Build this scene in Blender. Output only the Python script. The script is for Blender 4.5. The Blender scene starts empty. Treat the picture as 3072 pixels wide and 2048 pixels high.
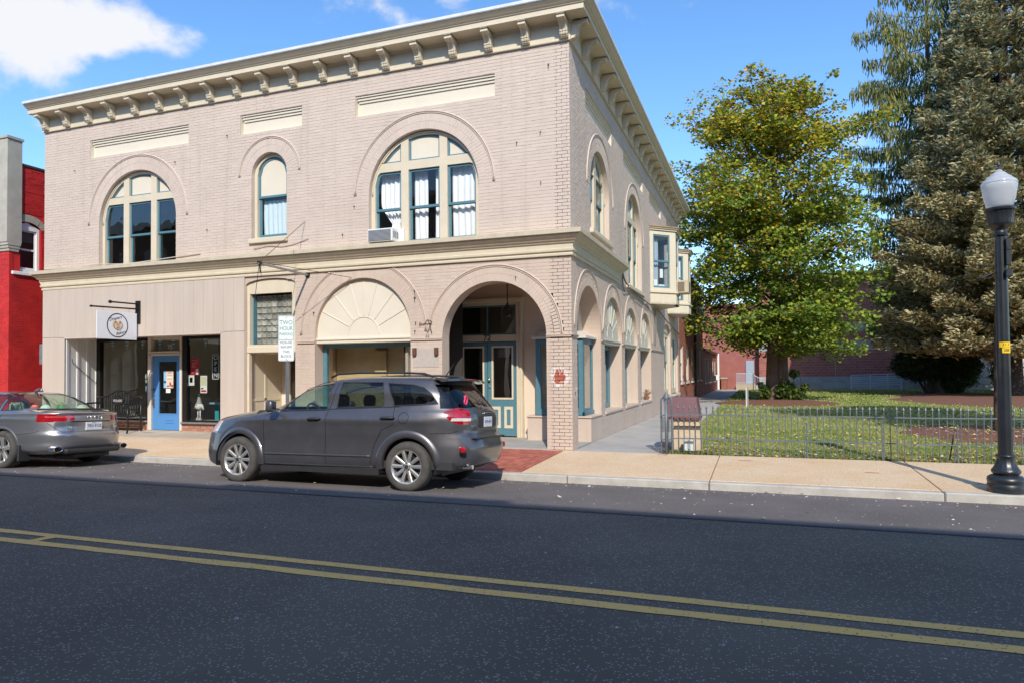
import bpy, math, random
import numpy as np
from math import radians, sin, cos, pi, sqrt
from mathutils import Vector, Matrix
from mathutils.geometry import tessellate_polygon
random.seed(7); RNG = np.random.default_rng(7)
SC = bpy.context.scene
COL = SC.collection

# ---------------------------------------------------------------- camera
cam_d = bpy.data.cameras.new('camera'); cam = bpy.data.objects.new('camera', cam_d); COL.objects.link(cam)
cam_d.sensor_width = 36; cam_d.lens = 24.2151; cam_d.shift_y = 0.01482
cam_d.clip_start = 0.05; cam_d.clip_end = 3000
yaw, pitch, roll = radians(19.9391), radians(1.27404), radians(-0.468015)
fw = Vector((-sin(yaw)*cos(pitch), cos(yaw)*cos(pitch), sin(pitch)))
rt = Vector((cos(yaw), sin(yaw), 0)); up = rt.cross(fw)
r2 = cos(roll)*rt + sin(roll)*up; u2 = -sin(roll)*rt + cos(roll)*up
m = Matrix.Identity(4)
for i in range(3):
    m[i][0] = r2[i]; m[i][1] = u2[i]; m[i][2] = -fw[i]
m[0][3], m[1][3], m[2][3] = 3.474, -13.0, 1.533
cam.matrix_world = m
SC.camera = cam

# ---------------------------------------------------------------- sun, sky, exposure
SUN_EL, SUN_AZ = radians(36.5), radians(21.0)      # sun stands to the front right of the facade (towards -Y, +X)
sd = Vector((sin(SUN_AZ)*cos(SUN_EL), -cos(SUN_AZ)*cos(SUN_EL), sin(SUN_EL)))
sl = bpy.data.lights.new('sun', 'SUN'); sl.energy = 2.65; sl.angle = radians(0.53); sl.color = (1.0, 0.935, 0.825)
so = bpy.data.objects.new('sun', sl); COL.objects.link(so)
so.rotation_euler = sd.to_track_quat('Z', 'Y').to_euler(); so.location = (20, -40, 40)

W = bpy.data.worlds.new('World'); SC.world = W; W.use_nodes = True
nt = W.node_tree; nt.nodes.clear(); L = nt.links.new
def N(t, **k):
    n = nt.nodes.new(t)
    for a, b in k.items(): setattr(n, a, b)
    return n
sky = N('ShaderNodeTexSky', sky_type='NISHITA', sun_disc=False, sun_elevation=SUN_EL, sun_rotation=pi-SUN_AZ,
        air_density=1.0, dust_density=0.6, ozone_density=3.0, altitude=600)
tc = N('ShaderNodeTexCoord')
hsv = N('ShaderNodeHueSaturation'); hsv.inputs['Saturation'].default_value = 1.16; hsv.inputs['Value'].default_value = 1.0
L(sky.outputs[0], hsv.inputs['Color'])
# fair weather clouds: the same thin scatter all round, with one denser bank
mp = N('ShaderNodeMapping'); mp.inputs['Scale'].default_value = (1, 1, 1.7); L(tc.outputs['Generated'], mp.inputs[0])
no = N('ShaderNodeTexNoise'); no.inputs['Scale'].default_value = 6.0; no.inputs['Detail'].default_value = 10; no.inputs['Roughness'].default_value = 0.56
no.inputs['Distortion'].default_value = 0.25
L(mp.outputs[0], no.inputs['Vector'])
def blob(d, r0, r1, amp):
    dp = N('ShaderNodeVectorMath', operation='DISTANCE'); L(tc.outputs['Generated'], dp.inputs[0]); dp.inputs[1].default_value = d
    mr = N('ShaderNodeMapRange', interpolation_type='SMOOTHSTEP'); L(dp.outputs['Value'], mr.inputs[0])
    mr.inputs[1].default_value = r0; mr.inputs[2].default_value = r1; mr.inputs[3].default_value = amp; mr.inputs[4].default_value = 0
    return mr.outputs[0]
def pixdir(px, py):
    d = fw + r2*((px-1536)/2066.36) - u2*((py-1024-45.54)/2066.36)
    return tuple(d.normalized())
acc = no.outputs['Fac']
for (d, a, b, c) in [(pixdir(40, 30), .0, .11, .17), (pixdir(230, 50), .0, .095, .17), (pixdir(400, 70), .0, .085, .16), (pixdir(545, 120), .0, .05, .10), (pixdir(-250, 0), .02, .19, .17), (pixdir(2580, 385), .0, .05, .16), (pixdir(110, 385), .0, .045, .17), (pixdir(2450, 60), .0, .12, .05),
                     ((-.2, -.9, .45), .1, .5, .12), ((.8, .1, .5), .1, .4, .12)]:
    ad = N('ShaderNodeMath', operation='ADD'); L(acc, ad.inputs[0]); L(blob(d, a, b, c), ad.inputs[1]); acc = ad.outputs[0]
cm = N('ShaderNodeMapRange', interpolation_type='SMOOTHSTEP'); L(acc, cm.inputs[0]); cm.inputs[1].default_value = .57; cm.inputs[2].default_value = .75
cm.inputs[3].default_value = 0; cm.inputs[4].default_value = 1
mix = N('ShaderNodeMix', data_type='RGBA'); L(cm.outputs[0], mix.inputs[0]); L(hsv.outputs[0], mix.inputs[6]); mix.inputs[7].default_value = (3.35, 3.42, 3.6, 1)
bg = N('ShaderNodeBackground'); bg.inputs['Strength'].default_value = 0.15
L(mix.outputs[2], bg.inputs['Color'])
wo = N('ShaderNodeOutputWorld'); L(bg.outputs[0], wo.inputs[0])
vs = SC.view_settings; vs.view_transform = 'Standard'; vs.look = 'None'; vs.gamma = 1; vs.exposure = 0.86; vs.use_curve_mapping = False
SC.cycles.max_bounces = 8; SC.cycles.transparent_max_bounces = 24; SC.cycles.sample_clamp_indirect = 6

# ---------------------------------------------------------------- mesh helpers
class MB:
    def __init__(s): s.v = []; s.f = []; s.mi = []
    def add(s, vs_, fs, mi=0):
        o = len(s.v); s.v.extend([tuple(p) for p in vs_]); s.f.extend([[i+o for i in f] for f in fs]); s.mi.extend([mi]*len(fs)); return s
    def box(s, x0, x1, y0, y1, z0, z1, mi=0, M=None):
        p = [(x0,y0,z0),(x1,y0,z0),(x1,y1,z0),(x0,y1,z0),(x0,y0,z1),(x1,y0,z1),(x1,y1,z1),(x0,y1,z1)]
        if M is not None: p = [M(*q) for q in p]
        return s.add(p, [(3,2,1,0),(4,5,6,7),(0,1,5,4),(1,2,6,5),(2,3,7,6),(3,0,4,7)], mi)
    def rbox(s, x0, x1, y0, y1, z0, z1, b=.01, mi=0, M=None):
        # box with bevelled edges
        p = []; xs, ys, zs = (x0, x1), (y0, y1), (z0, z1)
        idx = {}
        for i in (0,1):
            for j in (0,1):
                for k in (0,1):
                    si, sj, sk = (1,-1)[i], (1,-1)[j], (1,-1)[k]
                    X, Y, Z = xs[i], ys[j], zs[k]
                    for ax, q in enumerate([(X, Y+sj*b, Z+sk*b), (X+si*b, Y, Z+sk*b), (X+si*b, Y+sj*b, Z)]):
                        idx[i,j,k,ax] = len(p); p.append(q)
        f = []
        I = lambda i,j,k,a: idx[i,j,k,a]
        for i in (0,1): f.append([I(i,0,0,0), I(i,1,0,0), I(i,1,1,0), I(i,0,1,0)])
        for j in (0,1): f.append([I(0,j,0,1), I(1,j,0,1), I(1,j,1,1), I(0,j,1,1)])
        for k in (0,1): f.append([I(0,0,k,2), I(1,0,k,2), I(1,1,k,2), I(0,1,k,2)])
        for i in (0,1):
            for j in (0,1): f.append([I(i,j,0,0), I(i,j,1,0), I(i,j,1,1), I(i,j,0,1)])
            for k in (0,1): f.append([I(i,0,k,0), I(i,1,k,0), I(i,1,k,2), I(i,0,k,2)])
        for j in (0,1):
            for k in (0,1): f.append([I(0,j,k,1), I(1,j,k,1), I(1,j,k,2), I(0,j,k,2)])
        for i in (0,1):
            for j in (0,1):
                for k in (0,1): f.append([I(i,j,k,0), I(i,j,k,1), I(i,j,k,2)])
        if M is not None: p = [M(*q) for q in p]
        return s.add(p, f, mi)
    def tube(s, pts, r, n=8, mi=0, caps=True):
        pts = [Vector(p) for p in pts]; rr = r if hasattr(r, '__len__') else [r]*len(pts)
        vs_, fs = [], []; prev = None
        for i, p in enumerate(pts):
            t = (pts[min(i+1, len(pts)-1)] - pts[max(i-1, 0)])
            t = t.normalized() if t.length > 1e-9 else Vector((0,0,1))
            if prev is None:
                a = Vector((0,0,1)) if abs(t.z) < .9 else Vector((1,0,0)); u = t.cross(a).normalized()
            else:
                u = prev - t*prev.dot(t); u = u.normalized() if u.length > 1e-6 else t.orthogonal().normalized()
            prev = u; w = t.cross(u)
            for k in range(n):
                a = 2*pi*k/n; vs_.append(p + (u*cos(a) + w*sin(a))*rr[i])
        for i in range(len(pts)-1):
            for k in range(n): fs.append((i*n+k, i*n+(k+1)%n, (i+1)*n+(k+1)%n, (i+1)*n+k))
        if caps: fs.append(list(range(n))[::-1]); fs.append([(len(pts)-1)*n+k for k in range(n)])
        return s.add(vs_, fs, mi)
    def lathe(s, prof, c=(0,0,0), n=24, axis='z', mi=0, flute=None, caps=True):
        vs_, fs = [], []
        for (r, h) in prof:
            for k in range(n):
                a = 2*pi*k/n; q = r
                if flute and flute[0] <= h <= flute[1]: q = r*(1 - flute[3]*(0.5+0.5*cos(flute[2]*a)))
                p = (q*cos(a), q*sin(a), h)
                if axis == 'y': p = (p[0], p[2], p[1])
                if axis == 'x': p = (p[2], p[0], p[1])
                vs_.append((c[0]+p[0], c[1]+p[1], c[2]+p[2]))
        m_ = len(prof)
        for i in range(m_-1):
            for k in range(n): fs.append((i*n+k, i*n+(k+1)%n, (i+1)*n+(k+1)%n, (i+1)*n+k))
        if caps: fs.append(list(range(n))[::-1]); fs.append([(m_-1)*n+k for k in range(n)])
        return s.add(vs_, fs, mi)
    def plate(s, outer, holes, M, d0, d1, mi=0, back=True):
        # flat plate with holes: polygon in (u,v), thickness from depth d0 (front) to d1
        loops = [outer] + list(holes)
        tri = tessellate_polygon([[Vector((a, b, 0)) for a, b in l] for l in loops])
        flat = [q for l in loops for q in l]
        n = len(flat); o = len(s.v)
        s.v.extend([M(a, b, d0) for a, b in flat]); s.v.extend([M(a, b, d1) for a, b in flat])
        for t in tri:
            s.f.append([o+i for i in t]); s.mi.append(mi)
            if back: s.f.append([o+n+i for i in t][::-1]); s.mi.append(mi)
        k = 0
        for l in loops:
            for i in range(len(l)):
                j = (i+1) % len(l); s.f.append([o+k+i, o+k+j, o+n+k+j, o+n+k+i]); s.mi.append(mi)
            k += len(l)
        return s
    def build(s, name, mats, parent=None, smooth=False, kind=None, inv=True, auto=None):
        me = bpy.data.meshes.new(name); me.from_pydata(s.v, [], s.f)
        mats = mats if isinstance(mats, (list, tuple)) else [mats]
        for q in mats: me.materials.append(q)
        if len(mats) > 1: me.polygons.foreach_set('material_index', s.mi)
        if smooth: me.polygons.foreach_set('use_smooth', [True]*len(me.polygons))
        me.update()
        if auto: smooth_by_angle(me, auto)
        return link(name, me, parent, kind, inv)
def smooth_by_angle(me, deg):
    me.polygons.foreach_set('use_smooth', [True]*len(me.polygons))
    try: me.set_sharp_from_angle(angle=radians(deg))
    except Exception: pass
def link(name, data, parent=None, kind=None, inv=True):
    o = bpy.data.objects.new(name, data); COL.objects.link(o)
    if kind: o['kind'] = kind
    if parent is not None:
        o.parent = parent
        if inv: o.matrix_parent_inverse = world_of(parent).inverted()
    return o
def world_of(o):
    mm = o.matrix_basis.copy(); p = o
    if p.parent: mm = world_of(p.parent) @ p.matrix_parent_inverse @ mm
    return mm
def thing(name, label, cat, loc=(0,0,0), rot=(0,0,0), group=None):
    o = bpy.data.objects.new(name, None); COL.objects.link(o); o.empty_display_size = .2
    o.location = loc; o.rotation_euler = rot; o['label'] = label; o['category'] = cat
    if group: o['group'] = group
    return o
def tag(o, label, cat, group=None):
    o['label'] = label; o['category'] = cat
    if group: o['group'] = group
    return o
def np_mesh(name, V, Q, mats, mi=None, smooth=False):
    V = np.asarray(V, dtype=np.float32).reshape(-1, 3); Q = np.asarray(Q, dtype=np.int32)
    k = Q.shape[1]; me = bpy.data.meshes.new(name)
    me.vertices.add(len(V)); me.vertices.foreach_set('co', V.ravel())
    me.loops.add(Q.size); me.loops.foreach_set('vertex_index', Q.ravel())
    me.polygons.add(len(Q)); me.polygons.foreach_set('loop_start', np.arange(0, Q.size, k, dtype=np.int32))
    for q in (mats if isinstance(mats, (list, tuple)) else [mats]): me.materials.append(q)
    if mi is not None: me.polygons.foreach_set('material_index', np.asarray(mi, dtype=np.int32))
    me.polygons.foreach_set('use_smooth', np.full(len(Q), bool(smooth)))
    me.update(calc_edges=True); me.validate()
    return me
def text_part(txt, size, M4, mat_, parent, name='lettering', ext=.002, align='CENTER', sx=1.0, shear=0.0, spacing=1.0):
    c = bpy.data.curves.new(name, 'FONT'); c.body = txt; c.size = size; c.extrude = ext; c.align_x = align; c.align_y = 'CENTER'; c.shear = shear
    c.space_character = spacing
    t = bpy.data.objects.new(name, c); COL.objects.link(t)
    dg = bpy.context.evaluated_depsgraph_get()
    me = bpy.data.meshes.new_from_object(t.evaluated_get(dg)); bpy.data.objects.remove(t); bpy.data.curves.remove(c)
    me.transform(M4 @ Matrix.Diagonal((sx, 1, 1, 1))); me.materials.clear(); me.materials.append(mat_)
    return link(name, me, parent)
def text_front(X, Y, Z):      # text facing -Y
    return Matrix.Translation((X, Y, Z)) @ Matrix.Rotation(pi/2, 4, 'X')
def text_side(X, Y, Z):       # text facing +X
    return Matrix.Translation((X, Y, Z)) @ Matrix.Rotation(pi/2, 4, 'Z') @ Matrix.Rotation(pi/2, 4, 'X')
FR = lambda u, v, d: (u, d, v)          # front facade: u along X, depth into +Y
SD = lambda u, v, d: (-d, u, v)         # side facade: u along Y, depth into -X
def shift(M, du=0, dv=0, dd=0): return lambda u, v, d: M(u+du, v+dv, d+dd)

# ---------------------------------------------------------------- materials
MATS = {}
def S2L(c): return tuple((q/12.92 if q <= .04045 else ((q+.055)/1.055)**2.4) for q in c)
def mat(name, col, rough=.7, metal=0.0, var=0.0, vscale=3.0, bump=0.0, bscale=60.0, spec=.5, col2=None, obj_rand=0.0, coat=0.0, stretch=None, detail=5):
    """procedural surface: base colour with noise variation towards col2 and fine bump in world space"""
    m_ = bpy.data.materials.new(name); m_.use_nodes = True; t = m_.node_tree; n = t.nodes; l = t.links.new
    b = n['Principled BSDF']; b.inputs['Roughness'].default_value = rough; b.inputs['Metallic'].default_value = metal
    b.inputs['Specular IOR Level'].default_value = spec; b.inputs['Coat Weight'].default_value = coat
    b.inputs['Base Color'].default_value = (*col, 1)
    g = n.new('ShaderNodeNewGeometry'); vec = g.outputs['Position']
    if stretch:
        mpn = n.new('ShaderNodeMapping'); mpn.inputs['Scale'].default_value = stretch; l(vec, mpn.inputs[0]); vec = mpn.outputs[0]
    cur = None
    if var > 0 or col2:
        ns = n.new('ShaderNodeTexNoise'); ns.inputs['Scale'].default_value = vscale; ns.inputs['Detail'].default_value = detail; ns.inputs['Roughness'].default_value = .6
        l(vec, ns.inputs['Vector'])
        mr = n.new('ShaderNodeMapRange'); l(ns.outputs['Fac'], mr.inputs[0]); mr.inputs[1].default_value = .3; mr.inputs[2].default_value = .7
        mx = n.new('ShaderNodeMix'); mx.data_type = 'RGBA'; l(mr.outputs[0], mx.inputs[0])
        c2 = col2 if col2 else tuple(q*(1-var) for q in col)
        mx.inputs[6].default_value = (*col, 1); mx.inputs[7].default_value = (*c2, 1); cur = mx.outputs[2]
    if obj_rand > 0:
        oi = n.new('ShaderNodeObjectInfo'); gi = n.new('ShaderNodeMath'); gi.operation = 'ADD'; l(oi.outputs['Random'], gi.inputs[0]); l(g.outputs['Random Per Island'], gi.inputs[1])
        fr = n.new('ShaderNodeMath'); fr.operation = 'FRACT'; l(gi.outputs[0], fr.inputs[0])
        mr2 = n.new('ShaderNodeMapRange'); l(fr.outputs[0], mr2.inputs[0]); mr2.inputs[3].default_value = 1-obj_rand; mr2.inputs[4].default_value = 1+obj_rand
        hs = n.new('ShaderNodeHueSaturation'); l(mr2.outputs[0], hs.inputs['Value'])
        if cur: l(cur, hs.inputs['Color'])
        else: hs.inputs['Color'].default_value = (*col, 1)
        cur = hs.outputs[0]
    if cur: l(cur, b.inputs['Base Color'])
    if bump > 0:
        nb = n.new('ShaderNodeTexNoise'); nb.inputs['Scale'].default_value = bscale; nb.inputs['Detail'].default_value = 3; l(vec, nb.inputs['Vector'])
        bp = n.new('ShaderNodeBump'); bp.inputs['Strength'].default_value = min(1, bump); bp.inputs['Distance'].default_value = .01; l(nb.outputs['Fac'], bp.inputs['Height'])
        l(bp.outputs[0], b.inputs['Normal'])
    MATS[name] = m_; return m_
def glass(name, tint=(.85,.9,.88), refl=1.0, rough=.0, dark=0.0):
    m_ = bpy.data.materials.new(name); m_.use_nodes = True; t = m_.node_tree; n = t.nodes; l = t.links.new
    n.remove(n['Principled BSDF']); out = n['Material Output']
    tr = n.new('ShaderNodeBsdfTransparent'); tr.inputs[0].default_value = (*tint, 1)
    gl = n.new('ShaderNodeBsdfGlossy'); gl.inputs['Roughness'].default_value = rough
    g0_ = n.new('ShaderNodeNewGeometry'); dt = n.new('ShaderNodeVectorMath'); dt.operation = 'DOT_PRODUCT'; l(g0_.outputs['Incoming'], dt.inputs[0]); l(g0_.outputs['Normal'], dt.inputs[1])
    ab = n.new('ShaderNodeMath'); ab.operation = 'ABSOLUTE'; l(dt.outputs['Value'], ab.inputs[0]); om = n.new('ShaderNodeMath'); om.operation = 'SUBTRACT'; om.inputs[0].default_value = 1; l(ab.outputs[0], om.inputs[1]); om.use_clamp = True
    pw_ = n.new('ShaderNodeMath'); pw_.operation = 'POWER'; l(om.outputs[0], pw_.inputs[0]); pw_.inputs[1].default_value = 5; fr = n.new('ShaderNodeMath'); fr.operation = 'MULTIPLY_ADD'; l(pw_.outputs[0], fr.inputs[0]); fr.inputs[1].default_value = .955; fr.inputs[2].default_value = .045
    mu = n.new('ShaderNodeMath'); mu.operation = 'MULTIPLY_ADD'; mu.use_clamp = True; l(fr.outputs[0], mu.inputs[0]); mu.inputs[1].default_value = refl; mu.inputs[2].default_value = dark
    mx = n.new('ShaderNodeMixShader'); l(mu.outputs[0], mx.inputs[0]); l(tr.outputs[0], mx.inputs[1]); l(gl.outputs[0], mx.inputs[2])
    # slightly wavy old panes
    ns = n.new('ShaderNodeTexNoise'); ns.inputs['Scale'].default_value = 2.2; ns.inputs['Detail'].default_value = 1
    g = n.new('ShaderNodeNewGeometry'); l(g.outputs['Position'], ns.inputs['Vector'])
    bp = n.new('ShaderNodeBump'); bp.inputs['Strength'].default_value = .12; bp.inputs['Distance'].default_value = .05; l(ns.outputs['Fac'], bp.inputs['Height']); l(bp.outputs[0], gl.inputs['Normal'])
    l(mx.outputs[0], out.inputs[0]); MATS[name] = m_; return m_

def paint_mat(name, col, col2):
    """painted brick: faint soot drift, rain streaks, and the flaked patch on the corner pier where red brick shows"""
    m_ = mat(name, col, rough=.72, var=.12, vscale=.9, bump=.35, bscale=85, col2=col2, obj_rand=.025)
    t = m_.node_tree; n = t.nodes; l = t.links.new; b = n['Principled BSDF']
    src = b.inputs['Base Color'].links[0].from_socket
    g = n.new('ShaderNodeNewGeometry')
    # vertical streaks of dirt
    mpn = n.new('ShaderNodeMapping'); mpn.inputs['Scale'].default_value = (6, 6, .35); l(g.outputs['Position'], mpn.inputs[0])
    ns = n.new('ShaderNodeTexNoise'); ns.inputs['Scale'].default_value = 1; ns.inputs['Detail'].default_value = 4; l(mpn.outputs[0], ns.inputs['Vector'])
    mr = n.new('ShaderNodeMapRange'); l(ns.outputs['Fac'], mr.inputs[0]); mr.inputs[1].default_value = .52; mr.inputs[2].default_value = .75; mr.inputs[3].default_value = 0; mr.inputs[4].default_value = .22
    m1 = n.new('ShaderNodeMix'); m1.data_type = 'RGBA'; l(mr.outputs[0], m1.inputs[0]); l(src, m1.inputs[6]); m1.inputs[7].default_value = (.30,.26,.22,1)
    # small chips everywhere
    n3 = n.new('ShaderNodeTexNoise'); n3.inputs['Scale'].default_value = 11; n3.inputs['Detail'].default_value = 8; n3.inputs['Roughness'].default_value = .75; l(g.outputs['Position'], n3.inputs['Vector'])
    acc_ = None
    for c, rx, amp in (((-.25, 0, 1.44), .26, .50), ((0, .24, 1.12), .20, .30), ((.0, 1.9, .9), .15, .06)):
        sb = n.new('ShaderNodeVectorMath'); sb.operation = 'DISTANCE'; l(g.outputs['Position'], sb.inputs[0]); sb.inputs[1].default_value = c
        mm_ = n.new('ShaderNodeMapRange'); l(sb.outputs['Value'], mm_.inputs[0]); mm_.inputs[1].default_value = 0; mm_.inputs[2].default_value = rx; mm_.inputs[3].default_value = amp; mm_.inputs[4].default_value = 0
        if acc_ is None: acc_ = mm_.outputs[0]
        else:
            ad_ = n.new('ShaderNodeMath'); l(acc_, ad_.inputs[0]); l(mm_.outputs[0], ad_.inputs[1]); acc_ = ad_.outputs[0]
    ad_ = n.new('ShaderNodeMath'); l(acc_, ad_.inputs[0]); l(n3.outputs['Fac'], ad_.inputs[1])
    w1 = n.new('ShaderNodeMapRange'); l(ad_.outputs[0], w1.inputs[0]); w1.inputs[1].default_value = .655; w1.inputs[2].default_value = .67
    w2 = n.new('ShaderNodeMapRange'); l(ad_.outputs[0], w2.inputs[0]); w2.inputs[1].default_value = .745; w2.inputs[2].default_value = .76
    m2 = n.new('ShaderNodeMix'); m2.data_type = 'RGBA'; l(w1.outputs[0], m2.inputs[0]); l(m1.outputs[2], m2.inputs[6]); m2.inputs[7].default_value = (.72,.66,.62,1)
    m3 = n.new('ShaderNodeMix'); m3.data_type = 'RGBA'; l(w2.outputs[0], m3.inputs[0]); l(m2.outputs[2], m3.inputs[6]); m3.inputs[7].default_value = (.38,.10,.055,1)
    l(m3.outputs[2], b.inputs['Base Color']); return m_
PAINT_UP = paint_mat('painted_brick_upper', (.575,.475,.400), (.525,.43,.36))
PAINT_LO = paint_mat('painted_brick_shade_tint', (.555,.447,.365), (.50,.395,.32))  # same wall paint; its warmer tone is shade and white balance put into the colour
CREAM = mat('cream_trim', (.63,.55,.41), rough=.55, var=.10, vscale=4, bump=.1, bscale=40)
CREAM_OLD = mat('cream_trim_weathered', (.58,.505,.375), rough=.6, var=.18, vscale=6, bump=.2, bscale=30)
PANELC = mat('cream_panel', (.66,.595,.48), rough=.6, var=.06, vscale=2, bump=.25, bscale=50)
SIDING = mat('tan_siding', (.53,.445,.375), rough=.6, var=.10, vscale=1.2, bump=.15, bscale=20, stretch=(4,4,.4), obj_rand=.015)
BLUE = mat('teal_blue_paint', (.085,.20,.25), rough=.45, var=.12, vscale=8)
DOORBLUE = mat('bright_blue_door', (.085,.25,.53), rough=.4, var=.06, vscale=4)
WHITE = mat('white_paint', (.78,.78,.77), rough=.5, var=.05, vscale=5)
OFFWHITE = mat('warm_white_paint', (.66,.60,.52), rough=.55, var=.08, vscale=5)
BLACK = mat('black_metal', (.012,.012,.013), rough=.35, metal=.0, spec=.5)
DARKFRAME = mat('dark_bronze_frame', (.018,.016,.015), rough=.35, metal=.3)
ROOFM = mat('white_roof_edge', (.66,.68,.70), rough=.5, var=.2, vscale=5)
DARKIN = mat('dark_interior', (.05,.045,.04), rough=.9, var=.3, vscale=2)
GREYIN = mat('grey_interior', (.34,.31,.27), rough=.9, var=.1, vscale=2)
BEIGEIN = mat('beige_interior', (.66,.60,.46), rough=.85, var=.06, vscale=2)
TANIN = mat('tan_partition', (.74,.53,.29), rough=.8, var=.1, vscale=2)
GLASS = glass('window_glass', (.92,.94,.93), refl=1.1, dark=.015)
GLASSD = glass('old_window_glass', (.60,.64,.65), refl=1.7, dark=.05)
CURTAIN = mat('white_curtain', (.86,.86,.88), rough=.9)
CURTB = mat('pale_blue_curtain', (.62,.74,.80), rough=.9)
STEEL = mat('galvanised_steel', (.42,.43,.44), rough=.42, metal=.7, var=.25, vscale=12)
REDBRICK = mat('red_brick', (.36,.125,.075), rough=.85, var=.3, vscale=6, bump=.3, bscale=70, obj_rand=.22)
REDBRICK2 = mat('light_red_brick', (.42,.19,.125), rough=.85, var=.2, vscale=8, bump=.3, bscale=70, obj_rand=.16)
MORTAR = mat('mortar', (.42,.38,.33), rough=.95, var=.2, vscale=12, bump=.3)
REDPAINT = mat('red_painted_brick', (.58,.026,.024), rough=.6, var=.34, vscale=2.4, bump=.35, bscale=60, obj_rand=.06)
GREYPAINT = mat('grey_painted_brick', (.42,.40,.34), rough=.8, var=.2, vscale=4, bump=.4, bscale=60, obj_rand=.05)
CONC = mat('concrete', (.42,.40,.37), rough=.9, var=.28, vscale=1.4, bump=.3, bscale=120)
# ================================================================ corner building
BLD = thing('corner_building', 'two storey painted brick corner building with arches and bracketed cornice', 'building', (-7, 4, 0))
BRICKS = []      # (distance to camera, M, rect, material) over both facades
CAMP = np.array([3.474, -13.0, 1.533])
def arc(c, z, r, a0, a1, n): return [(c + r*cos(a0+(a1-a0)*i/n), z + r*sin(a0+(a1-a0)*i/n)) for i in range(n+1)]
def arch_loop(c, r, spring, bottom, n=32): return [(c-r, bottom), (c+r, bottom)] + arc(c, spring, r, 0, pi, n)
def rect_loop(a, b, z0, z1): return [(a, z0), (b, z0), (b, z1), (a, z1)]
def blocked(shapes, v0, v1):
    out = []
    for s in shapes:
        if s[0] == 's':
            lo = max(v0, 3.55)
            if v1 > 3.6 and lo-s[2] < s[3]: out.append((s[1]-sqrt(s[3]**2-(lo-s[2])**2), s[1]+sqrt(s[3]**2-(lo-s[2])**2)))
        elif s[0] == 'r':
            if v1 > s[3]+.004 and v0 < s[4]-.004: out.append((s[1], s[2]))
        else:
            _, c, r, sp, bo, rh = s
            if v1 > bo and v0 < sp - 0.0: out.append((c-r, c+r))
            lo = max(v0, sp)
            if v1 > sp and lo < sp+rh: out.append((c-sqrt(max(0, rh*rh-(lo-sp)**2)), c+sqrt(max(0, rh*rh-(lo-sp)**2))))
    return sorted(out)
BW, BH, JT = .2015, .0612, .0068
def brick_field(u0, u1, v0, v1, shapes, rng):
    res = []; row = 0; v = v0
    while v + .02 < v1:
        vb = min(v+BH, v1); cuts = blocked(shapes, v, vb); segs = []; a = u0
        for (p, q) in cuts:
            if p > a: segs.append((a, min(p, u1)))
            a = max(a, q)
        if a < u1: segs.append((a, u1))
        off = (0, .105)[row % 2] + rng.uniform(-.01, .01)
        for (p, q) in segs:
            k = math.floor((p-u0-off)/(BW+JT)); x = u0+off+k*(BW+JT)
            while x < q:
                a_, b_ = max(x, p), min(x+BW, q)
                if b_-a_ > .03: res.append((a_, b_, v, vb))
                x += BW+JT
        v += BH+JT; row += 1
    return res
def brick_ring(c, z, r0, r1, a0, a1, zmax=None):
    res = []; nl = max(1, round((r1-r0)/.19)); w = (r1-r0)/nl
    for li in range(nl):
        ra, rb = r0+li*w+.003, r0+(li+1)*w-.006; n = int((a1-a0)*(ra+rb)/2/.068)
        for i in range(n):
            p = a0+(a1-a0)*i/n; q = a0+(a1-a0)*(i+.86)/n
            quad = [(c+ra*cos(p), z+ra*sin(p)), (c+rb*cos(p), z+rb*sin(p)), (c+rb*cos(q), z+rb*sin(q)), (c+ra*cos(q), z+ra*sin(q))]
            if zmax and max(t[1] for t in quad) > zmax: continue
            res.append(quad)
    return res
def bricks_mesh(rects, rings, M, mats, split=None, seed=1, mortar_d=.0038, proud=.0018, name='brick_courses', parent=None, kind='stuff'):
    rng = np.random.default_rng(seed); V = []; Q = []; mi = []
    quads = [[(a,c),(b,c),(b,d),(a,d)] for (a,b,c,d) in rects] + [[q[0],q[3],q[2],q[1]] if False else q for q in rings]
    pr = rng.uniform(-proud, proud*.35, len(quads)); tl = rng.uniform(-.0012, .0012, (len(quads), 2))
    for i, q in enumerate(quads):
        o = 8*i
        for k, (u, v) in enumerate(q): V.append(M(u, v, pr[i] + tl[i][0]*(1 if k in (1,2) else -1) + tl[i][1]*(1 if k > 1 else -1)))
        for (u, v) in q: V.append(M(u, v, mortar_d+.0045))
        Q += [(o,o+1,o+2,o+3), (o,o+4,o+5,o+1), (o+1,o+5,o+6,o+2), (o+2,o+6,o+7,o+3), (o+3,o+7,o+4,o)]
        mi += [0 if (split is None or q[0][1] < split) else 1]*5
    me = np_mesh(name, V, Q, mats, mi)
    return link(name, me, parent, kind)
def unit_brick(M0, mat_):
    b = MB(); e = .018
    b.add([M0(0,0,.008), M0(1,0,.008), M0(1,1,.008), M0(0,1,.008), M0(e*.3,e,-.0004), M0(1-e*.3,e,-.0004), M0(1-e*.3,1-e,-.0004), M0(e*.3,1-e,-.0004)],
          [(4,5,6,7), (0,1,5,4), (1,2,6,5), (2,3,7,6), (3,0,4,7)])
    me = bpy.data.meshes.new('brick'); me.from_pydata(b.v, [], b.f); me.materials.append(mat_); me.update(); return me
def single_bricks(items, parent, rng):
    """items: (M, rect, mesh): each brick an object of its own, sharing mesh data"""
    for (M, (a, b, c, d), me, is_front) in items:
        o = link('brick', me, parent)
        o.location = M(a, c, rng.uniform(-.0014, .0008))
        o.scale = (b-a, 1, d-c) if is_front else (1, b-a, d-c)

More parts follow.
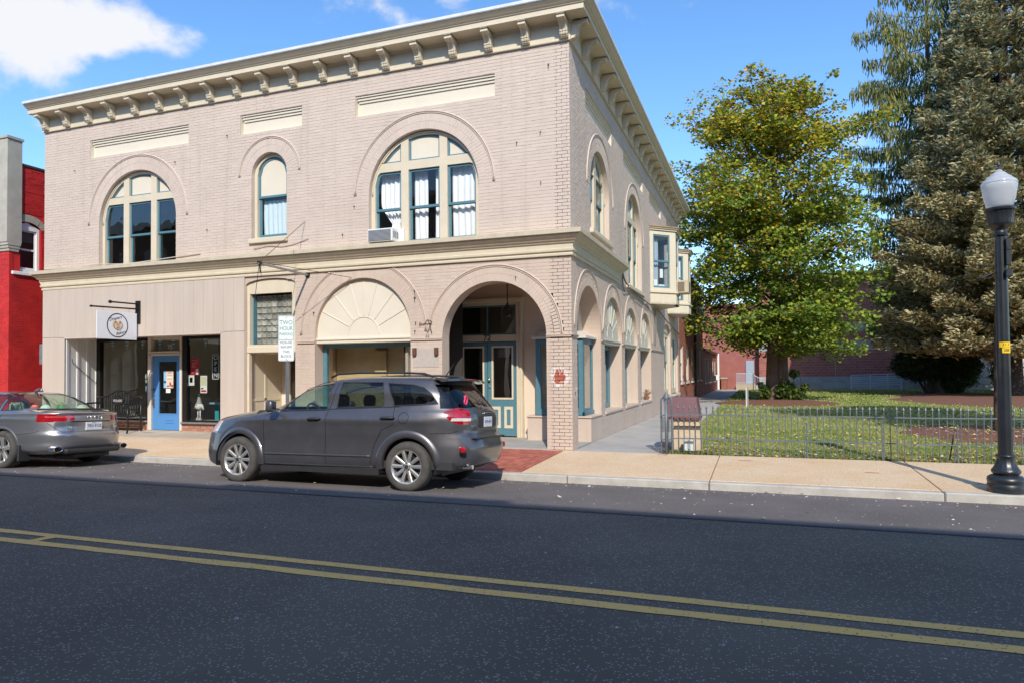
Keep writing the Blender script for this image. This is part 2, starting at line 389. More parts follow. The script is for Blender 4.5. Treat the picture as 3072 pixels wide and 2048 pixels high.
# ---- walls with their openings
FW_SHAPES = [('a', -11.26, 1.28, 5.41, 4.27, 1.65), ('a', -3.24, 1.295, 5.40, 4.27, 1.65), ('a', -7.193, .497, 6.17, 4.67, .86),
             ('r', -12.87, -9.584, 7.17, 7.63), ('r', -8.017, -6.275, 7.17, 7.63), ('r', -4.868, -1.567, 7.17, 7.63)]
FL_SHAPES = [('r', -15, -7.87, -1, 4), ('r', -7.87, -6.467, -1, 3.60), ('s', -7.167, 1.92, 1.83), ('a', -4.735, 1.205, 2.405, -1, 1.585), ('a', -1.653, 1.136, 2.24, -1, 1.47)]
SU_SHAPES = [('a', 2.70, 1.0, 5.6, 4.66, 1.385), ('a', 7.255, 1.295, 5.41, 3.93, 1.585), ('r', 1.32, 4.06, 7.17, 7.63), ('r', 5.61, 8.87, 7.17, 7.63),
             ('r', 10.23, 13.03, 7.17, 7.63), ('r', 14.6, 17.4, 7.17, 7.63), ('r', 10.2, 12.6, 3.7, 6.4), ('r', 14.65, 17.1, 3.7, 6.4)]
SL_SHAPES = [('a', 1.515, 1.085, 2.28, -1, 1.28), ('a', 4.045, 1.075, 2.29, .56, 1.28), ('a', 6.55, 1.02, 2.29, .56, 1.2), ('a', 9.12, 1.08, 2.29, .56, 1.3),
             ('r', 13.45, 15.42, .58, 3.4), ('r', 15.72, 17.95, .58, 3.4)]
mo = .0037
wl = MB()
seg_top = [(-6.467, 3.60)] + [(-7.167 + .70*cos(a), 3.60 + .14*sin(a)) for a in [pi*i/12 for i in range(1, 12)]] + [(-7.866, 3.60)]
wl.plate(rect_loop(-14.53, 0, -.3, 3.8), [rect_loop(-14.2, -8.575, -.25, 2.515), [(-7.866, -.25), (-6.467, -.25)] + seg_top,
         arch_loop(-4.735, 1.205, 2.405, .45), arch_loop(-1.653, 1.136, 2.24, -.25)], FR, mo, .34)
wl.plate(rect_loop(mo, 18.55, -.3, 3.8), [arch_loop(1.515, 1.085, 2.28, -.25), arch_loop(4.045, 1.075, 2.29, .565), arch_loop(6.55, 1.02, 2.29, .565), arch_loop(9.12, 1.08, 2.29, .565),
         [(13.45, .58), (15.42, .58), (15.42, 2.9)] + [(14.435+.985*cos(a), 2.9+.45*sin(a)) for a in [pi*i/10 for i in range(1,10)]] + [(13.45, 2.9)],
         [(15.72, .58), (17.95, .58), (17.95, 2.9)] + [(16.835+1.115*cos(a), 2.9+.45*sin(a)) for a in [pi*i/10 for i in range(1,10)]] + [(15.72, 2.9)]], SD, mo, .43)
wl.build('wall', PAINT_LO, BLD)
wu = MB()
wu.plate(rect_loop(-14.53, 0, 3.8, 8.05), [arch_loop(-11.26, 1.28, 5.41, 4.27, 40), arch_loop(-3.24, 1.295, 5.40, 4.27, 40), arch_loop(-7.193, .497, 6.17, 4.67)]
         + [rect_loop(a, b, 7.17, 7.63) for a, b in ((-12.87,-9.584), (-8.017,-6.275), (-4.868,-1.567))], FR, mo, .32)
wu.plate(rect_loop(mo, 18.55, 3.8, 8.05), [arch_loop(2.70, 1.0, 5.6, 4.66, 36), arch_loop(7.255, 1.295, 5.41, 3.93, 36)]
         + [rect_loop(a, b, 7.17, 7.63) for a, b in ((1.32,4.06), (5.61,8.87), (10.23,13.03), (14.6,17.4))], SD, mo, .32)
wu.build('wall', PAINT_UP, BLD)
# back and party walls, roof, floors: close the shell so that the rooms are dark
sh = MB(); sh.box(-14.53, -14.3, .35, 18.5, -.2, 8.5); sh.box(-14.3, -.45, 18.3, 18.55, -.2, 8.5); sh.build('party_wall', GREYPAINT, BLD)
rf = MB(); rf.box(-14.5, .0, .0, 18.5, 8.46, 8.66); rf.build('roof', ROOFM, BLD)
fl = MB(); fl.box(-14.3, -.46, 2.9, 18.3, 3.55, 3.85); fl.box(-14.3, -.35, .35, 2.9, 3.62, 3.85); fl.build('floor_slab', GREYIN, BLD)
iw = MB(); iw.box(-14.3, -.4, 4.4, 4.5, 3.86, 8.4); iw.box(-9.2, -9.1, .36, 4.4, 3.86, 8.4); iw.box(-5.6, -5.5, .36, 4.4, 3.86, 8.4); iw.build('partition', GREYIN, BLD)

# ---- bricks: the ones that show largest each their own, the rest of the courses joined
items = []
lots = [(FR, brick_field(-14.53, 0, 3.83, 8.03, FW_SHAPES, random), 1), (FR, brick_field(-7.87, 0, -.12, 3.82, FL_SHAPES, random), 0),
        (SD, brick_field(0, 18.55, 3.83, 8.03, SU_SHAPES, random), 3), (SD, brick_field(0, 18.55, -.12, 3.82, SL_SHAPES, random), 2)]
allb = []
for (M, rs, code) in lots:
    for r in rs:
        p = np.array(M((r[0]+r[1])/2, (r[2]+r[3])/2, 0)); vis = p - CAMP; dd = np.linalg.norm(vis)
        nrm = np.array((0,-1,0)) if code < 2 else np.array((1,0,0)); area = (r[1]-r[0])*abs(vis@nrm)/dd**3
        hidden = (code < 2 and -6.6 < p[0] < -2.3 and p[2] < 1.6)
        allb.append((0 if hidden else area, M, r, code))
allb.sort(key=lambda t: -t[0])
UBK = {}
for code in range(4):
    UBK[code] = unit_brick((lambda u, v, d: (u, d, v)) if code < 2 else (lambda u, v, d: (-d, u, v)), PAINT_UP if code in (1, 3) else PAINT_LO)
single_bricks([(t[1], t[2], UBK[t[3]], t[3] < 2) for t in allb[:230]], BLD, random)
rest = {0: [], 1: [], 2: [], 3: []}
for t in allb[230:]: rest[t[3]].append(t[2])
hp = pi*.999
ringF_up = brick_ring(-11.26, 5.41, 1.28, 1.62, 0, hp) + brick_ring(-3.24, 5.40, 1.295, 1.62, 0, hp) + brick_ring(-7.193, 6.17, .497, .83, 0, hp)
ringF_lo = brick_ring(-4.735, 2.405, 1.205, 1.56, 0, hp, 3.81) + brick_ring(-1.653, 2.24, 1.136, 1.45, 0, hp, 3.81)
ringS_up = brick_ring(2.70, 5.6, 1.0, 1.36, 0, hp) + brick_ring(7.255, 5.41, 1.295, 1.56, 0, hp)
ringS_lo = brick_ring(1.515, 2.28, 1.085, 1.26, 0, hp) + brick_ring(4.045, 2.29, 1.075, 1.26, 0, hp) + brick_ring(6.55, 2.29, 1.02, 1.19, 0, hp) + brick_ring(9.12, 2.29, 1.08, 1.28, 0, hp)
V_all = bricks_mesh(rest[0], ringF_lo, FR, [PAINT_LO], seed=3, parent=BLD)
bricks_mesh(rest[1], ringF_up, FR, [PAINT_UP], seed=4, parent=BLD)
bricks_mesh(rest[2], ringS_lo, SD, [PAINT_LO], seed=5, parent=BLD, proud=.0024)
bricks_mesh(rest[3], ringS_up, SD, [PAINT_UP], seed=6, parent=BLD, proud=.0024)
# hood mouldings: two beads round each arch
def hood(M, c, z, r, zmax=None, mat_=PAINT_UP, a0=0, a1=pi):
    for (rr, t) in ((r, .02), (r-.035, .012)):
        pts = [(c+rr*cos(a), z+rr*sin(a)) for a in [a0+(a1-a0)*i/48 for i in range(49)]]
        runs = [[]]
        for p in pts:
            if zmax and p[1] > zmax: runs.append([])
            else: runs[-1].append(p)
        for rn in runs:
            if len(rn) > 1: b = MB(); b.tube([M(u, v, -.004) for u, v in rn], t, 6); b.build('hood_mould', mat_, BLD, smooth=True)
hood(FR, -11.26, 5.42, 1.65); hood(FR, -3.24, 5.42, 1.65); hood(FR, -7.193, 6.17, .86)
hood(FR, -4.735, 2.405, 1.585, 3.80, PAINT_LO); hood(FR, -1.653, 2.24, 1.47, None, PAINT_LO)
hood(SD, 2.74, 5.6, 1.385); hood(SD, 7.28, 5.42, 1.585)
hood(SD, 1.46, 2.43, 1.28, None, PAINT_LO); hood(SD, 4.03, 2.5, 1.19, None, PAINT_LO); hood(SD, 6.54, 2.55, 1.12, None, PAINT_LO); hood(SD, 9.3, 2.45, 1.25, None, PAINT_LO)
# pier caps
for (M, a, b_) in ((FR,-6.40,-5.94), (FR,-3.53,-2.79), (FR,-.517,.03), (SD,-.03,.43), (SD,2.6,2.97), (SD,5.12,5.53), (SD,7.57,8.035), (SD,10.2,13.2)):
    pc = MB(); pc.box(a, b_, 2.215, 2.245, -.03, .0, M=lambda u, v, d, M=M: M(u, v, d))
    pc.box(a, b_, 2.245, 2.262, -.042, .0, M=lambda u, v, d, M=M: M(u, v, d)); pc.build('pier_cap', PAINT_LO, BLD)

# ---- swept mouldings along front and side
def sweep(path, prof, name, mat_, capz=True):
    """path: list of functions d -> (x, y); prof: (d, z)"""
    b = MB(); n = len(prof); vs_ = []
    for p in path:
        for (d, z) in prof: x, y = p(d); vs_.append((x, y, z))
    fs = []
    for i in range(len(path)-1):
        for k in range(n-1): fs.append((i*n+k, (i+1)*n+k, (i+1)*n+k+1, i*n+k+1))
    fs.append(list(range(n))); fs.append([(len(path)-1)*n+k for k in range(n)][::-1])
    b.add(vs_, fs); return b.build(name, mat_, BLD)
corner = lambda d: (d, -d)
Lp = lambda d: (-14.53-min(d, .3)*.75, -d)
sweep([Lp, corner, lambda d: (d, 4.72+d*.9)], [(0,3.80),(.045,3.80),(.05,3.835),(.035,3.85),(.035,3.87),(.07,3.885),(.075,3.925),(.05,3.94),(.055,4.03),(.09,4.045)], 'string_course', CREAM)
sweep([Lp, corner, lambda d: (d, 4.72+d*.9)], [(0,4.04),(.09,4.045),(.10,4.07),(.13,4.085),(.165,4.13),(.215,4.16),(.225,4.195),(.265,4.20),(.27,4.285),(.03,4.325),(0,4.33)], 'string_course', CREAM_OLD)
CN = lambda d: (-14.53-min(d, .1), -d)
sweep([CN, corner, lambda d: (d, 18.5)], [(0,8.03),(.05,8.03),(.055,8.05),(.045,8.06),(.045,8.37),(.07,8.40),(.09,8.425),(0,8.43)], 'frieze', CREAM)
sweep([CN, corner, lambda d: (d, 18.5)], [(0,8.42),(.40,8.42),(.40,8.525),(.425,8.53),(.43,8.55),(.46,8.562),(.49,8.59),(.51,8.605),(.525,8.63),(0,8.64)], 'cornice', CREAM)
sweep([CN, corner, lambda d: (d, 18.5)], [(0,8.632),(.545,8.632),(.555,8.645),(.555,8.70),(0,8.74)], 'roof_edge', ROOFM)
# scroll brackets
bp_ = [(.05,8.418),(.385,8.418),(.385,8.395),(.37,8.39),(.37,8.345),(.355,8.335),(.33,8.333),(.28,8.325),(.235,8.305),(.20,8.272),(.178,8.235),(.165,8.20),(.175,8.188),(.172,8.165),(.155,8.152),(.16,8.135),(.15,8.11),(.125,8.10),(.12,8.08),(.10,8.066),(.05,8.062)]
bb = MB(); w = .078
tri = tessellate_polygon([[Vector((a, b, 0)) for a, b in bp_]])
n = len(bp_); vv = [(-w, -d, z) for d, z in bp_] + [(w, -d, z) for d, z in bp_]
bb.add(vv, [list(t) for t in tri] + [[n+i for i in t][::-1] for t in tri] + [(i, (i+1) % n, n+(i+1) % n, n+i) for i in range(n)])
for sx in (-.05, 0, .05):      # carved ribs on the scroll face
    bb.tube([(sx, -d-.004, z) for d, z in bp_[6:12]], .011, 5); bb.tube([(sx, -d-.002, z) for d, z in bp_[12:19]], .013, 5)
for k in range(2): bb.box(-w-.008, w+.008, -.395, -.05, 8.40, 8.417)
bm0 = bb.build('bracket', CREAM, BLD)
first = True
for k in range(19):
    o = bm0 if first else bm0.copy()
    if not first: COL.objects.link(o)
    first = False; o.location.x = -14.385 + k*.7955
    o.matrix_parent_inverse = world_of(BLD).inverted()
for k in range(21):
    o = bm0.copy(); COL.objects.link(o); o.location = (0, .06+k*.886, 0); o.rotation_euler.z = pi/2
# recessed panels with corbelled steps
def recess(M, a, b_):
    r = MB(); z0, z1 = 7.17, 7.63
    r.box(a, b_, z0, z1, .11, .14, M=M)                       # back
    for k, (za, zb, d) in enumerate(((7.59, z1, .028), (7.535, 7.585, .055), (7.48, 7.53, .082))):
        r.box(a+.02*k, b_, za, zb, d, .115, M=M)
    r.box(a-.002, a+.004, z0, z1, .009, .12, M=M); r.box(b_-.004, b_+.002, z0, z1, .009, .12, M=M)
    r.add([M(a, z0, .007), M(b_, z0, .007), M(b_, z0+.05, .11), M(a, z0+.05, .11)], [(0,1,2,3)])
    r.build('recessed_panel', PANELC, BLD)
for a, b_ in ((-12.87,-9.584), (-8.017,-6.275), (-4.868,-1.567)): recess(FR, a, b_)
for a, b_ in ((1.32,4.06), (5.61,8.87), (10.23,13.03), (14.6,17.4)): recess(SD, a, b_)

# ---- windows
def light(x0, x1, z0, z1, c=None, sp=None, R=None, n=10):
    """outline of one light, its top cut by the arch"""
    pts = [(x0, z0), (x1, z0)]
    if R is None: return pts + [(x1, z1), (x0, z1)]
    for i in range(n+1):
        x = x1 + (x0-x1)*i/n; h = R*R-(x-c)**2
        z = sp + sqrt(h) if h > 0 else sp
        pts.append((x, min(z1, max(z, z0+.02))))
    return pts
def curtain(M, u0, u1, v0, v1, d, mat_, parent, folds=6, amp=.03, tie=None, seed=0):
    rr = random.Random(seed); nu, nv = folds*8, 14; vs_, fs = [], []
    ph = rr.uniform(0, 6)
    for j in range(nv+1):
        t = j/nv; v = v1+(v0-v1)*t
        for i in range(nu+1):
            s = i/nu; u = u0+(u1-u0)*s
            if tie:
                k = abs(t-tie[1]); pull = max(0, 1-k/.32)**1.2 if t < tie[1] else max(.35, 1-k/.5)
                u = u + (tie[0]-u)*.72*pull
            a = amp*(.5+.5*t)*(1.6 if tie else 1)
            vs_.append(M(u, v + .012*sin(9*s+ph)*(t > .97), d + a*sin(2*pi*folds*s+ph+1.2*sin(3*s+ph)+.5*sin(4*t)) + a*.4*sin(2*pi*folds*.37*s+ph*2)))
    for j in range(nv):
        for i in range(nu): o = j*(nu+1)+i; fs.append((o, o+1, o+nu+2, o+nu+1))
    b = MB(); b.add(vs_, fs); return b.build('curtain', mat_, parent, smooth=True)
def sash(M, par, x0, x1, z0, z1, d, glassm, arcp=None, w=.045, bottom=.06, fillm=None, rails=()):
    c, sp, R = arcp if arcp else (None, None, None)
    b = MB(); b.plate(light(x0, x1, z0, z1, c, sp, R), [light(x0+w, x1-w, z0+bottom, z1-w, c, sp, (R-w) if R else None)], M, d, d+.035)
    for zr in rails: b.box(x0+w, x1-w, zr, zr+.022, d+.006, d+.03, M=M)
    s = b.build('sash', BLUE, par)
    g = MB(); g.plate(light(x0+w*.6, x1-w*.6, z0+bottom*.6, z1-w*.6, c, sp, (R-w*.6) if R else None), [], M, d+.016, d+.02, back=False)
    g.build('board' if fillm else 'pane', fillm or glassm, par)
def arch_window(M, c, r, sp, sill, lights, bar, rail, glassm=GLASSD, dd=.11, off_rail=None):
    """cream frame with mullions; upper boards and lower double-hung sashes"""
    R = r-.075; fb = MB(); loops = []
    for (a, b_) in lights:
        loops.append(light(a, b_, sill+.05, bar[0], c, sp, R)); loops.append(light(a, b_, bar[1], 99, c, sp, R, 14))
    fb.plate(arch_loop(c, r, sp, sill, 36), loops, M, dd, dd+.09)
    w = fb.build('window', CREAM, BLD)
    # moulded inner bead of the arch
    bd = MB(); bd.tube([M(c+(r-.03)*cos(a), sp+(r-.03)*sin(a), dd-.005) for a in [pi*i/36 for i in range(37)]], .018, 6); bd.build('bead', CREAM, w, smooth=True)
    for i, (a, b_) in enumerate(lights):
        sash(M, w, a+.002, b_-.002, bar[1]+.002, 99, dd+.045, glassm, (c, sp, R-.002), w=.04, bottom=.035, fillm=PANELC)
        rl = off_rail[i] if off_rail and off_rail[i] else rail
        sash(M, w, a+.002, b_-.002, rl-.02, bar[0]-.002, dd+.04, glassm, (c, sp, R-.002), bottom=.05)
        sash(M, w, a+.002, b_-.002, sill+.052, rl+.02, dd+.078, glassm, (c, sp, R-.002), bottom=.075)
    return w
LR = [(-1.2, -.56), (-.38, .36), (.54, 1.19)]
wR = arch_window(FR, -3.24, 1.295, 5.40, 4.27, [(a-3.24, b_-3.24) for a, b_ in LR], (5.90, 6.09), 5.08, glassm=GLASS)
wL = arch_window(FR, -11.26, 1.28, 5.41, 4.27, [(a-11.26, b_-11.26) for a, b_ in LR], (5.91, 6.08), 5.08)
curtain(FR, -3.6, -3.27, 4.36, 5.9, .34, CURTAIN, wR, 3, .025, seed=1); curtain(FR, -3.07, -2.87, 4.36, 5.9, .34, CURTAIN, wR, 2, .025, seed=2)
curtain(FR, -2.68, -2.04, 4.36, 5.9, .33, CURTAIN, wR, 5, .022, seed=3); curtain(FR, -4.42, -3.78, 4.5, 5.9, .33, CURTAIN, wR, 6, .02, tie=(-4.0, .8), seed=4)
# narrow arched window
def single_arch(M, c, r, sp, sill, rail, d=.11):
    R = r-.075; fb = MB(); fb.plate(arch_loop(c, r, sp, sill, 28), [light(c-R, c+R, sill+.05, 99, c, sp, R, 24)], M, d, d+.09); w = fb.build('window', CREAM, BLD)
    sash(M, w, c-R+.003, c+R-.003, rail-.02, 99, d+.045, GLASS, (c, sp, R-.003), w=.055, bottom=.05, fillm=PANELC)
    sash(M, w, c-R+.003, c+R-.003, sill+.052, rail+.02, d+.08, GLASS, w=.055, bottom=.07)
    s = MB(); s.rbox(c-r-.05, c+r+.04, sill-.11, sill, -.07, .1, .012, M=M); s.build('sill', CREAM, w); return w
wM = single_arch(FR, -7.193, .497, 6.17, 4.67, 5.67)
curtain(FR, -7.58, -6.8, 4.75, 5.62, .30, CURTB, wM, 6, .018, seed=5)
# upper windows on the side wall
w1 = arch_window(SD, 2.70, 1.0, 5.6, 4.66, [(1.82, 2.60), (2.80, 3.58)], (6.05, 6.06), 5.5, glassm=GLASS, dd=.13)
s = MB(); s.rbox(1.62, 3.84, 4.55, 4.66, -.08, .14, .012, M=SD); s.build('sill', CREAM, w1)
w2 = arch_window(SD, 7.255, 1.295, 5.41, 3.93, [(a+7.255, b_+7.255) for a, b_ in LR], (5.90, 6.09), 4.9, glassm=GLASS, dd=.13)
s = MB(); s.rbox(5.86, 8.65, 3.82, 3.93, -.09, .14, .012, M=SD); s.build('sill', CREAM, w2)
for k, (a, b_) in enumerate(((6.1, 6.65), (6.9, 7.6), (7.8, 8.4))): curtain(SD, a, b_, 4.0, 5.9, .42, CURTAIN, w2, 4, .02, seed=20+k)
for k, (a, b_) in enumerate(((1.85, 2.55), (2.85, 3.5))): curtain(SD, a, b_, 4.7, 6.1, .42, CURTAIN, w1, 4, .02, seed=30+k)

# ---- sunburst tympana
def sunburst(M, c, r, sp, z0, d, mat_, rays, hub):
    t = MB(); t.plate(arch_loop(c, r+.004, sp, z0, 32), [], M, d, d+.05); tp = t.build('tympanum', mat_, BLD)
    for a in rays:
        b = MB(); b.tube([M(c+hub*cos(a), z0+.08+hub*sin(a), d-.004), M(_ray(c, r, sp, z0+.08, a)[0], _ray(c, r, sp, z0+.08, a)[1], d-.004)], .012, 6); b.build('ray', mat_, tp)
    b = MB(); b.tube([M(c+hub*.92*cos(a), z0+.08+hub*.92*sin(a), d-.004) for a in [pi*i/20 for i in range(21)]], .012, 6); b.build('hub_ring', mat_, tp)
    l_ = MB(); l_.rbox(c-r, c+r, z0-.10, z0, d-.05, d+.2, .01, M=M); l_.rbox(c-r, c+r, z0-.03, z0+.012, d-.075, d, .006, M=M); l_.build('lintel', mat_, tp)
def _ray(c, r, sp, z, a):
    t = 0
    while t < 3:
        x, y = t*cos(a), z+t*sin(a)
        if (abs(x) > r-.02) or (y > sp and x*x+(y-sp)**2 > (r-.02)**2): break
        t += .01
    return (c+t*cos(a), z+t*sin(a)) if False else (t*cos(a)+c, z+t*sin(a))
RAYS = [radians(q) for q in (27, 50, 73, 90, 107, 130, 153)]
def sunb(M, c, r, sp, z0, d, mat_, hub): sunburst(M, c, r, sp, z0, d, mat_, RAYS, hub)
sunb(FR, -4.735, 1.205, 2.405, 2.30, .10, PANELC, .42)
STC = mat('grey_cream_stucco', (.56,.53,.43), rough=.7, var=.15, vscale=3, bump=.2)  # greyer, darker cream than the front tympanum
sunb(SD, 4.045, 1.075, 2.29, 2.29, .10, STC, .36); sunb(SD, 6.55, 1.02, 2.29, 2.29, .10, STC, .34); sunb(SD, 9.12, 1.08, 2.29, 2.29, .10, STC, .36)
# shop windows under the tympana: blue frame, glass, deep sill
def shopwin(M, a, b_, z0, z1, d, name='window', mull=(), fw=.09):
    f = MB(); xs = [a] + list(mull) + [b_]
    f.plate(rect_loop(a, b_, z0, z1), [rect_loop(xs[i]+fw*(.5 if i else 1), xs[i+1]-fw*(.5 if i < len(xs)-2 else 1), z0+fw, z1-fw) for i in range(len(xs)-1)], M, d, d+.09)
    w = f.build(name, BLUE, BLD); g = MB(); g.box(a+.02, b_-.02, z0+.02, z1-.02, d+.04, d+.046, M=M); g.build('pane', GLASS, w); return w
shopwin(FR, -5.93, -3.54, .45, 2.2, .30)
for (a, b_) in ((2.97, 5.12), (5.53, 7.57), (8.04, 10.2)):
    w_ = shopwin(SD, a+.02, b_-.02, .60, 2.19, .33, fw=.11); s = MB(); s.rbox(a, b_, .53, .592, -.03, .42, .01, M=SD); s.build('sill', PAINT_LO, w_)
    c_ = MB(); c_.box(a, b_, .5, 2.25, .75, .78, M=SD); c_.build('blind', BEIGEIN, w_)
# rooms behind the ground floor glass
rm = MB(); rm.box(-5.98, -4.0, .9, .93, .1, 2.6); rm.box(-4.9, -4.6, .82, .9, .1, 2.05); rm.box(-6.05, -6.0, .36, 1.4, .1, 2.6); rm.build('tan_partition', TANIN, BLD)
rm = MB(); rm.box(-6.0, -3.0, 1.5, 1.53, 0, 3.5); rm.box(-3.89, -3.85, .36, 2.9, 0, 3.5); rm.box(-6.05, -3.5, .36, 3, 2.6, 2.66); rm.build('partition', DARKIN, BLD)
rm = MB(); rm.box(-1.5, -.5, 2.6, 18.3, 0.02, .06); rm.box(-3.4, -3.35, 2.4, 18, 0, 3.5); rm.build('partition', GREYIN, BLD)

# ---- glass block bay and side entrance
gb = MB(); gb.plate([(-7.862, 2.05), (-6.47, 2.05)] + [(x, z-.01) for x, z in seg_top], [rect_loop(-7.79, -6.60, 2.22, 3.40)], FR, .06, .16)
gb.rbox(-7.862, -6.47, 2.03, 2.17, .03, .2, .01, M=FR); gb.box(-7.862, -7.80, -.1, 2.05, .05, .14, M=FR); gbw = gb.build('glass_block_window', CREAM, BLD)
e = MB(); e.box(-7.79, -7.76, 2.22, 3.40, .16, .30, M=FR); e.build('side_jamb', BLUE, gbw)
GB = mat('glass_block', (.42,.42,.36), rough=.18, var=.55, vscale=2.5, spec=.7, obj_rand=.25)
gm = MB(); s_ = .066
gm.add([(-s_,0,-s_),(s_,0,-s_),(s_,0,s_),(-s_,0,s_),(-s_*.86,-.012,-s_*.86),(s_*.86,-.012,-s_*.86),(s_*.86,-.012,s_*.86),(-s_*.86,-.012,s_*.86),
        (-s_*.55,.012,-s_*.55),(s_*.55,.012,-s_*.55),(s_*.55,.012,s_*.55),(-s_*.55,.012,s_*.55),(-s_,.06,-s_),(s_,.06,-s_),(s_,.06,s_),(-s_,.06,s_)],
       [(0,1,5,4),(1,2,6,5),(2,3,7,6),(3,0,4,7),(4,5,9,8),(5,6,10,9),(6,7,11,10),(7,4,8,11),(8,9,10,11),(0,12,13,1),(1,13,14,2),(2,14,15,3),(3,15,12,0)])
g0 = gm.build('glass_block', GB, gbw)
ok = False
for i in range(8):
    for j in range(8):
        o = g0.copy() if ok else g0
        if ok: COL.objects.link(o)
        ok = True; o.location = (-7.69+i*.144, .27, 2.30+j*.144)
GROUT = mat('pale_grout', (.40,.38,.30), rough=.8)
gr = MB(); gr.box(-7.78, -6.47, 2.15, 3.5, .28, .34); gr.build('grout', GROUT, gbw)
# recess under the blocks
rc = MB(); rc.box(-7.93, -7.87, .04, 1.35, -.05, 2.2); rc.box(-6.46, -6.40, .345, 1.35, -.05, 2.2); rc.box(-7.9, -6.45, .345, 1.4, 2.02, 2.06)
rc.box(-7.87, -7.855, .15, .2, 0, 2.02); rc.box(-7.87, -7.855, .66, .72, 0, 2.02); rc.box(-7.87, -7.855, .2, 1.2, .9, .96); rc.build('entry_lining', CREAM, BLD)
bk = MB(); bk.plate(rect_loop(-7.87, -6.46, 0, 2.02), [rect_loop(-7.62, -7.42, .3, 1.95), rect_loop(-7.0, -6.55, .5, 1.9)], FR, 1.30, 1.36); bk.build('entry_door', OFFWHITE, BLD)
bg_ = MB(); bg_.box(-7.64, -6.5, .25, 1.97, 1.335, 1.34, M=lambda a, b_, c: (a, c, b_)); bg_.build('pane', GLASSD, BLD)
SIGNY = mat('yellow_notice', (.80,.60,.02), rough=.5)
yb = MB(); yb.box(-6.78, -6.47, 1.20, 1.215, 1.20, 1.46); tag(yb.build('yellow_notice', SIGNY), 'plain yellow notice inside the doorway under the glass block window', 'notice')
# ---- corner porch
PORCHP = mat('porch_plaster', (.68,.57,.46), rough=.75, var=.08, vscale=2, bump=.1)
CEILW = mat('porch_ceiling', (.62,.42,.28), rough=.7, var=.15, vscale=3)
pw = MB()
pw.plate([(-3.80, -.1), (-.43, -.1), (-.43, 3.6), (-3.80, 3.6)], [rect_loop(-3.36, -1.69, -.05, 3.22)], FR, 2.05, 2.15)
pw.box(-3.84, -3.78, .34, 2.15, -.1, 3.6); pw.box(-.47, -.43, 2.05, 2.62, -.1, 3.6)
pw.build('porch_wall', PORCHP, BLD)
pw = MB(); pw.box(-3.80, -.43, .34, 2.1, 3.55, 3.62); pw.build('porch_ceiling', CEILW, BLD)
pf = MB(); pf.box(-3.80, -.42, .0, 2.1, -.1, .03); pf.box(-.5, .0, .43, 1.55, -.1, .028); pf.build('porch_floor', CONC, BLD)
# double entrance door with transom
df = MB()
df.plate(rect_loop(-3.36, -1.69, .03, 3.22), [rect_loop(-3.31, -1.845, .031, 2.25), rect_loop(-3.30, -1.86, 2.40, 3.09)], FR, 1.97, 2.12)
df.rbox(-3.38, -1.68, 3.16, 3.25, 1.92, 2.1, .012, M=FR); df.rbox(-1.845, -1.80, .03, 3.1, 1.945, 2.0, .008, M=FR); df.rbox(-1.76, -1.70, .03, 3.2, 1.935, 2.0, .008, M=FR)
DRF = df.build('door_frame', CREAM, BLD)
tf = MB(); tf.plate(rect_loop(-3.30, -1.86, 2.40, 3.09), [rect_loop(-3.26, -2.60, 2.44, 3.05), rect_loop(-2.57, -1.90, 2.44, 3.05)], FR, 2.02, 2.06); tw = tf.build('transom', BLUE, BLD)
g = MB(); g.box(-3.28, -1.88, 2.42, 3.07, 2.04, 2.045, M=FR); g.build('pane', GLASSD, tw)
g = MB(); g.box(-2.30, -1.9, 2.4, 3.09, 2.16, 2.17, M=FR); g.build('blind', BEIGEIN, tw)
BRASS = mat('brass', (.75,.55,.22), rough=.25, metal=1)
def leaf(a, b_, side):
    d = MB(); ga, gb_ = (a+.10, b_-.10)
    if side: ga, gb_ = a+.12, b_-.11
    d.plate(rect_loop(a, b_, .06, 2.235), [rect_loop(ga, gb_, .93, 2.12)], FR, 2.0, 2.05)
    lf = d.build('door', BLUE, BLD)
    t = MB(); t.plate(rect_loop(ga-.025, gb_+.025, .905, 2.145), [rect_loop(ga+.015, gb_-.015, .945, 2.105)], FR, 1.988, 2.02)
    mx_ = (a+b_)/2
    for (p, q) in ((mx_-.26, mx_-.045), (mx_+.045, mx_+.26)):
        t.plate(rect_loop(p, q, .24, .74), [rect_loop(p+.06, q-.06, .31, .67)], FR, 1.987, 2.01)
    t.build('moulding', CREAM, lf)
    g = MB(); g.box(ga, gb_, .93, 2.12, 2.02, 2.026, M=FR); g.build('pane', GLASSD, lf)
    return lf
leaf(-3.305, -2.585, False); lf = leaf(-2.57, -1.85, True)
k = MB(); k.lathe([(.001,-.07),(.03,-.065),(.035,-.045),(.025,-.03),(.012,-.025),(.012,0)], (-2.525, 2.0, 1.36), 16, 'y'); k.build('knob', BRASS, lf, smooth=True)
k = MB(); k.lathe([(.001,-.03),(.028,-.025),(.03,0)], (-2.525, 2.0, 1.2), 16, 'y'); k.box(-2.545, -2.505, 1.98, 2.0, .78, .95); k.build('lock', STEEL, lf)
NUM = mat('dark_numerals', (.03,.025,.02), rough=.4)
text_part('72', .20, text_front(-2.57, 1.96, 2.325), NUM, DRF, 'numerals', .006)
PAPER = mat('white_paper', (.80,.80,.78), rough=.8)
pp = MB(); pp.box(-2.32, -2.10, 1.88, 2.07, 2.035, 2.037, M=FR); tag(pp.build('paper_notice', PAPER), 'blank white paper notice taped inside the right leaf of the double blue doors', 'notice')
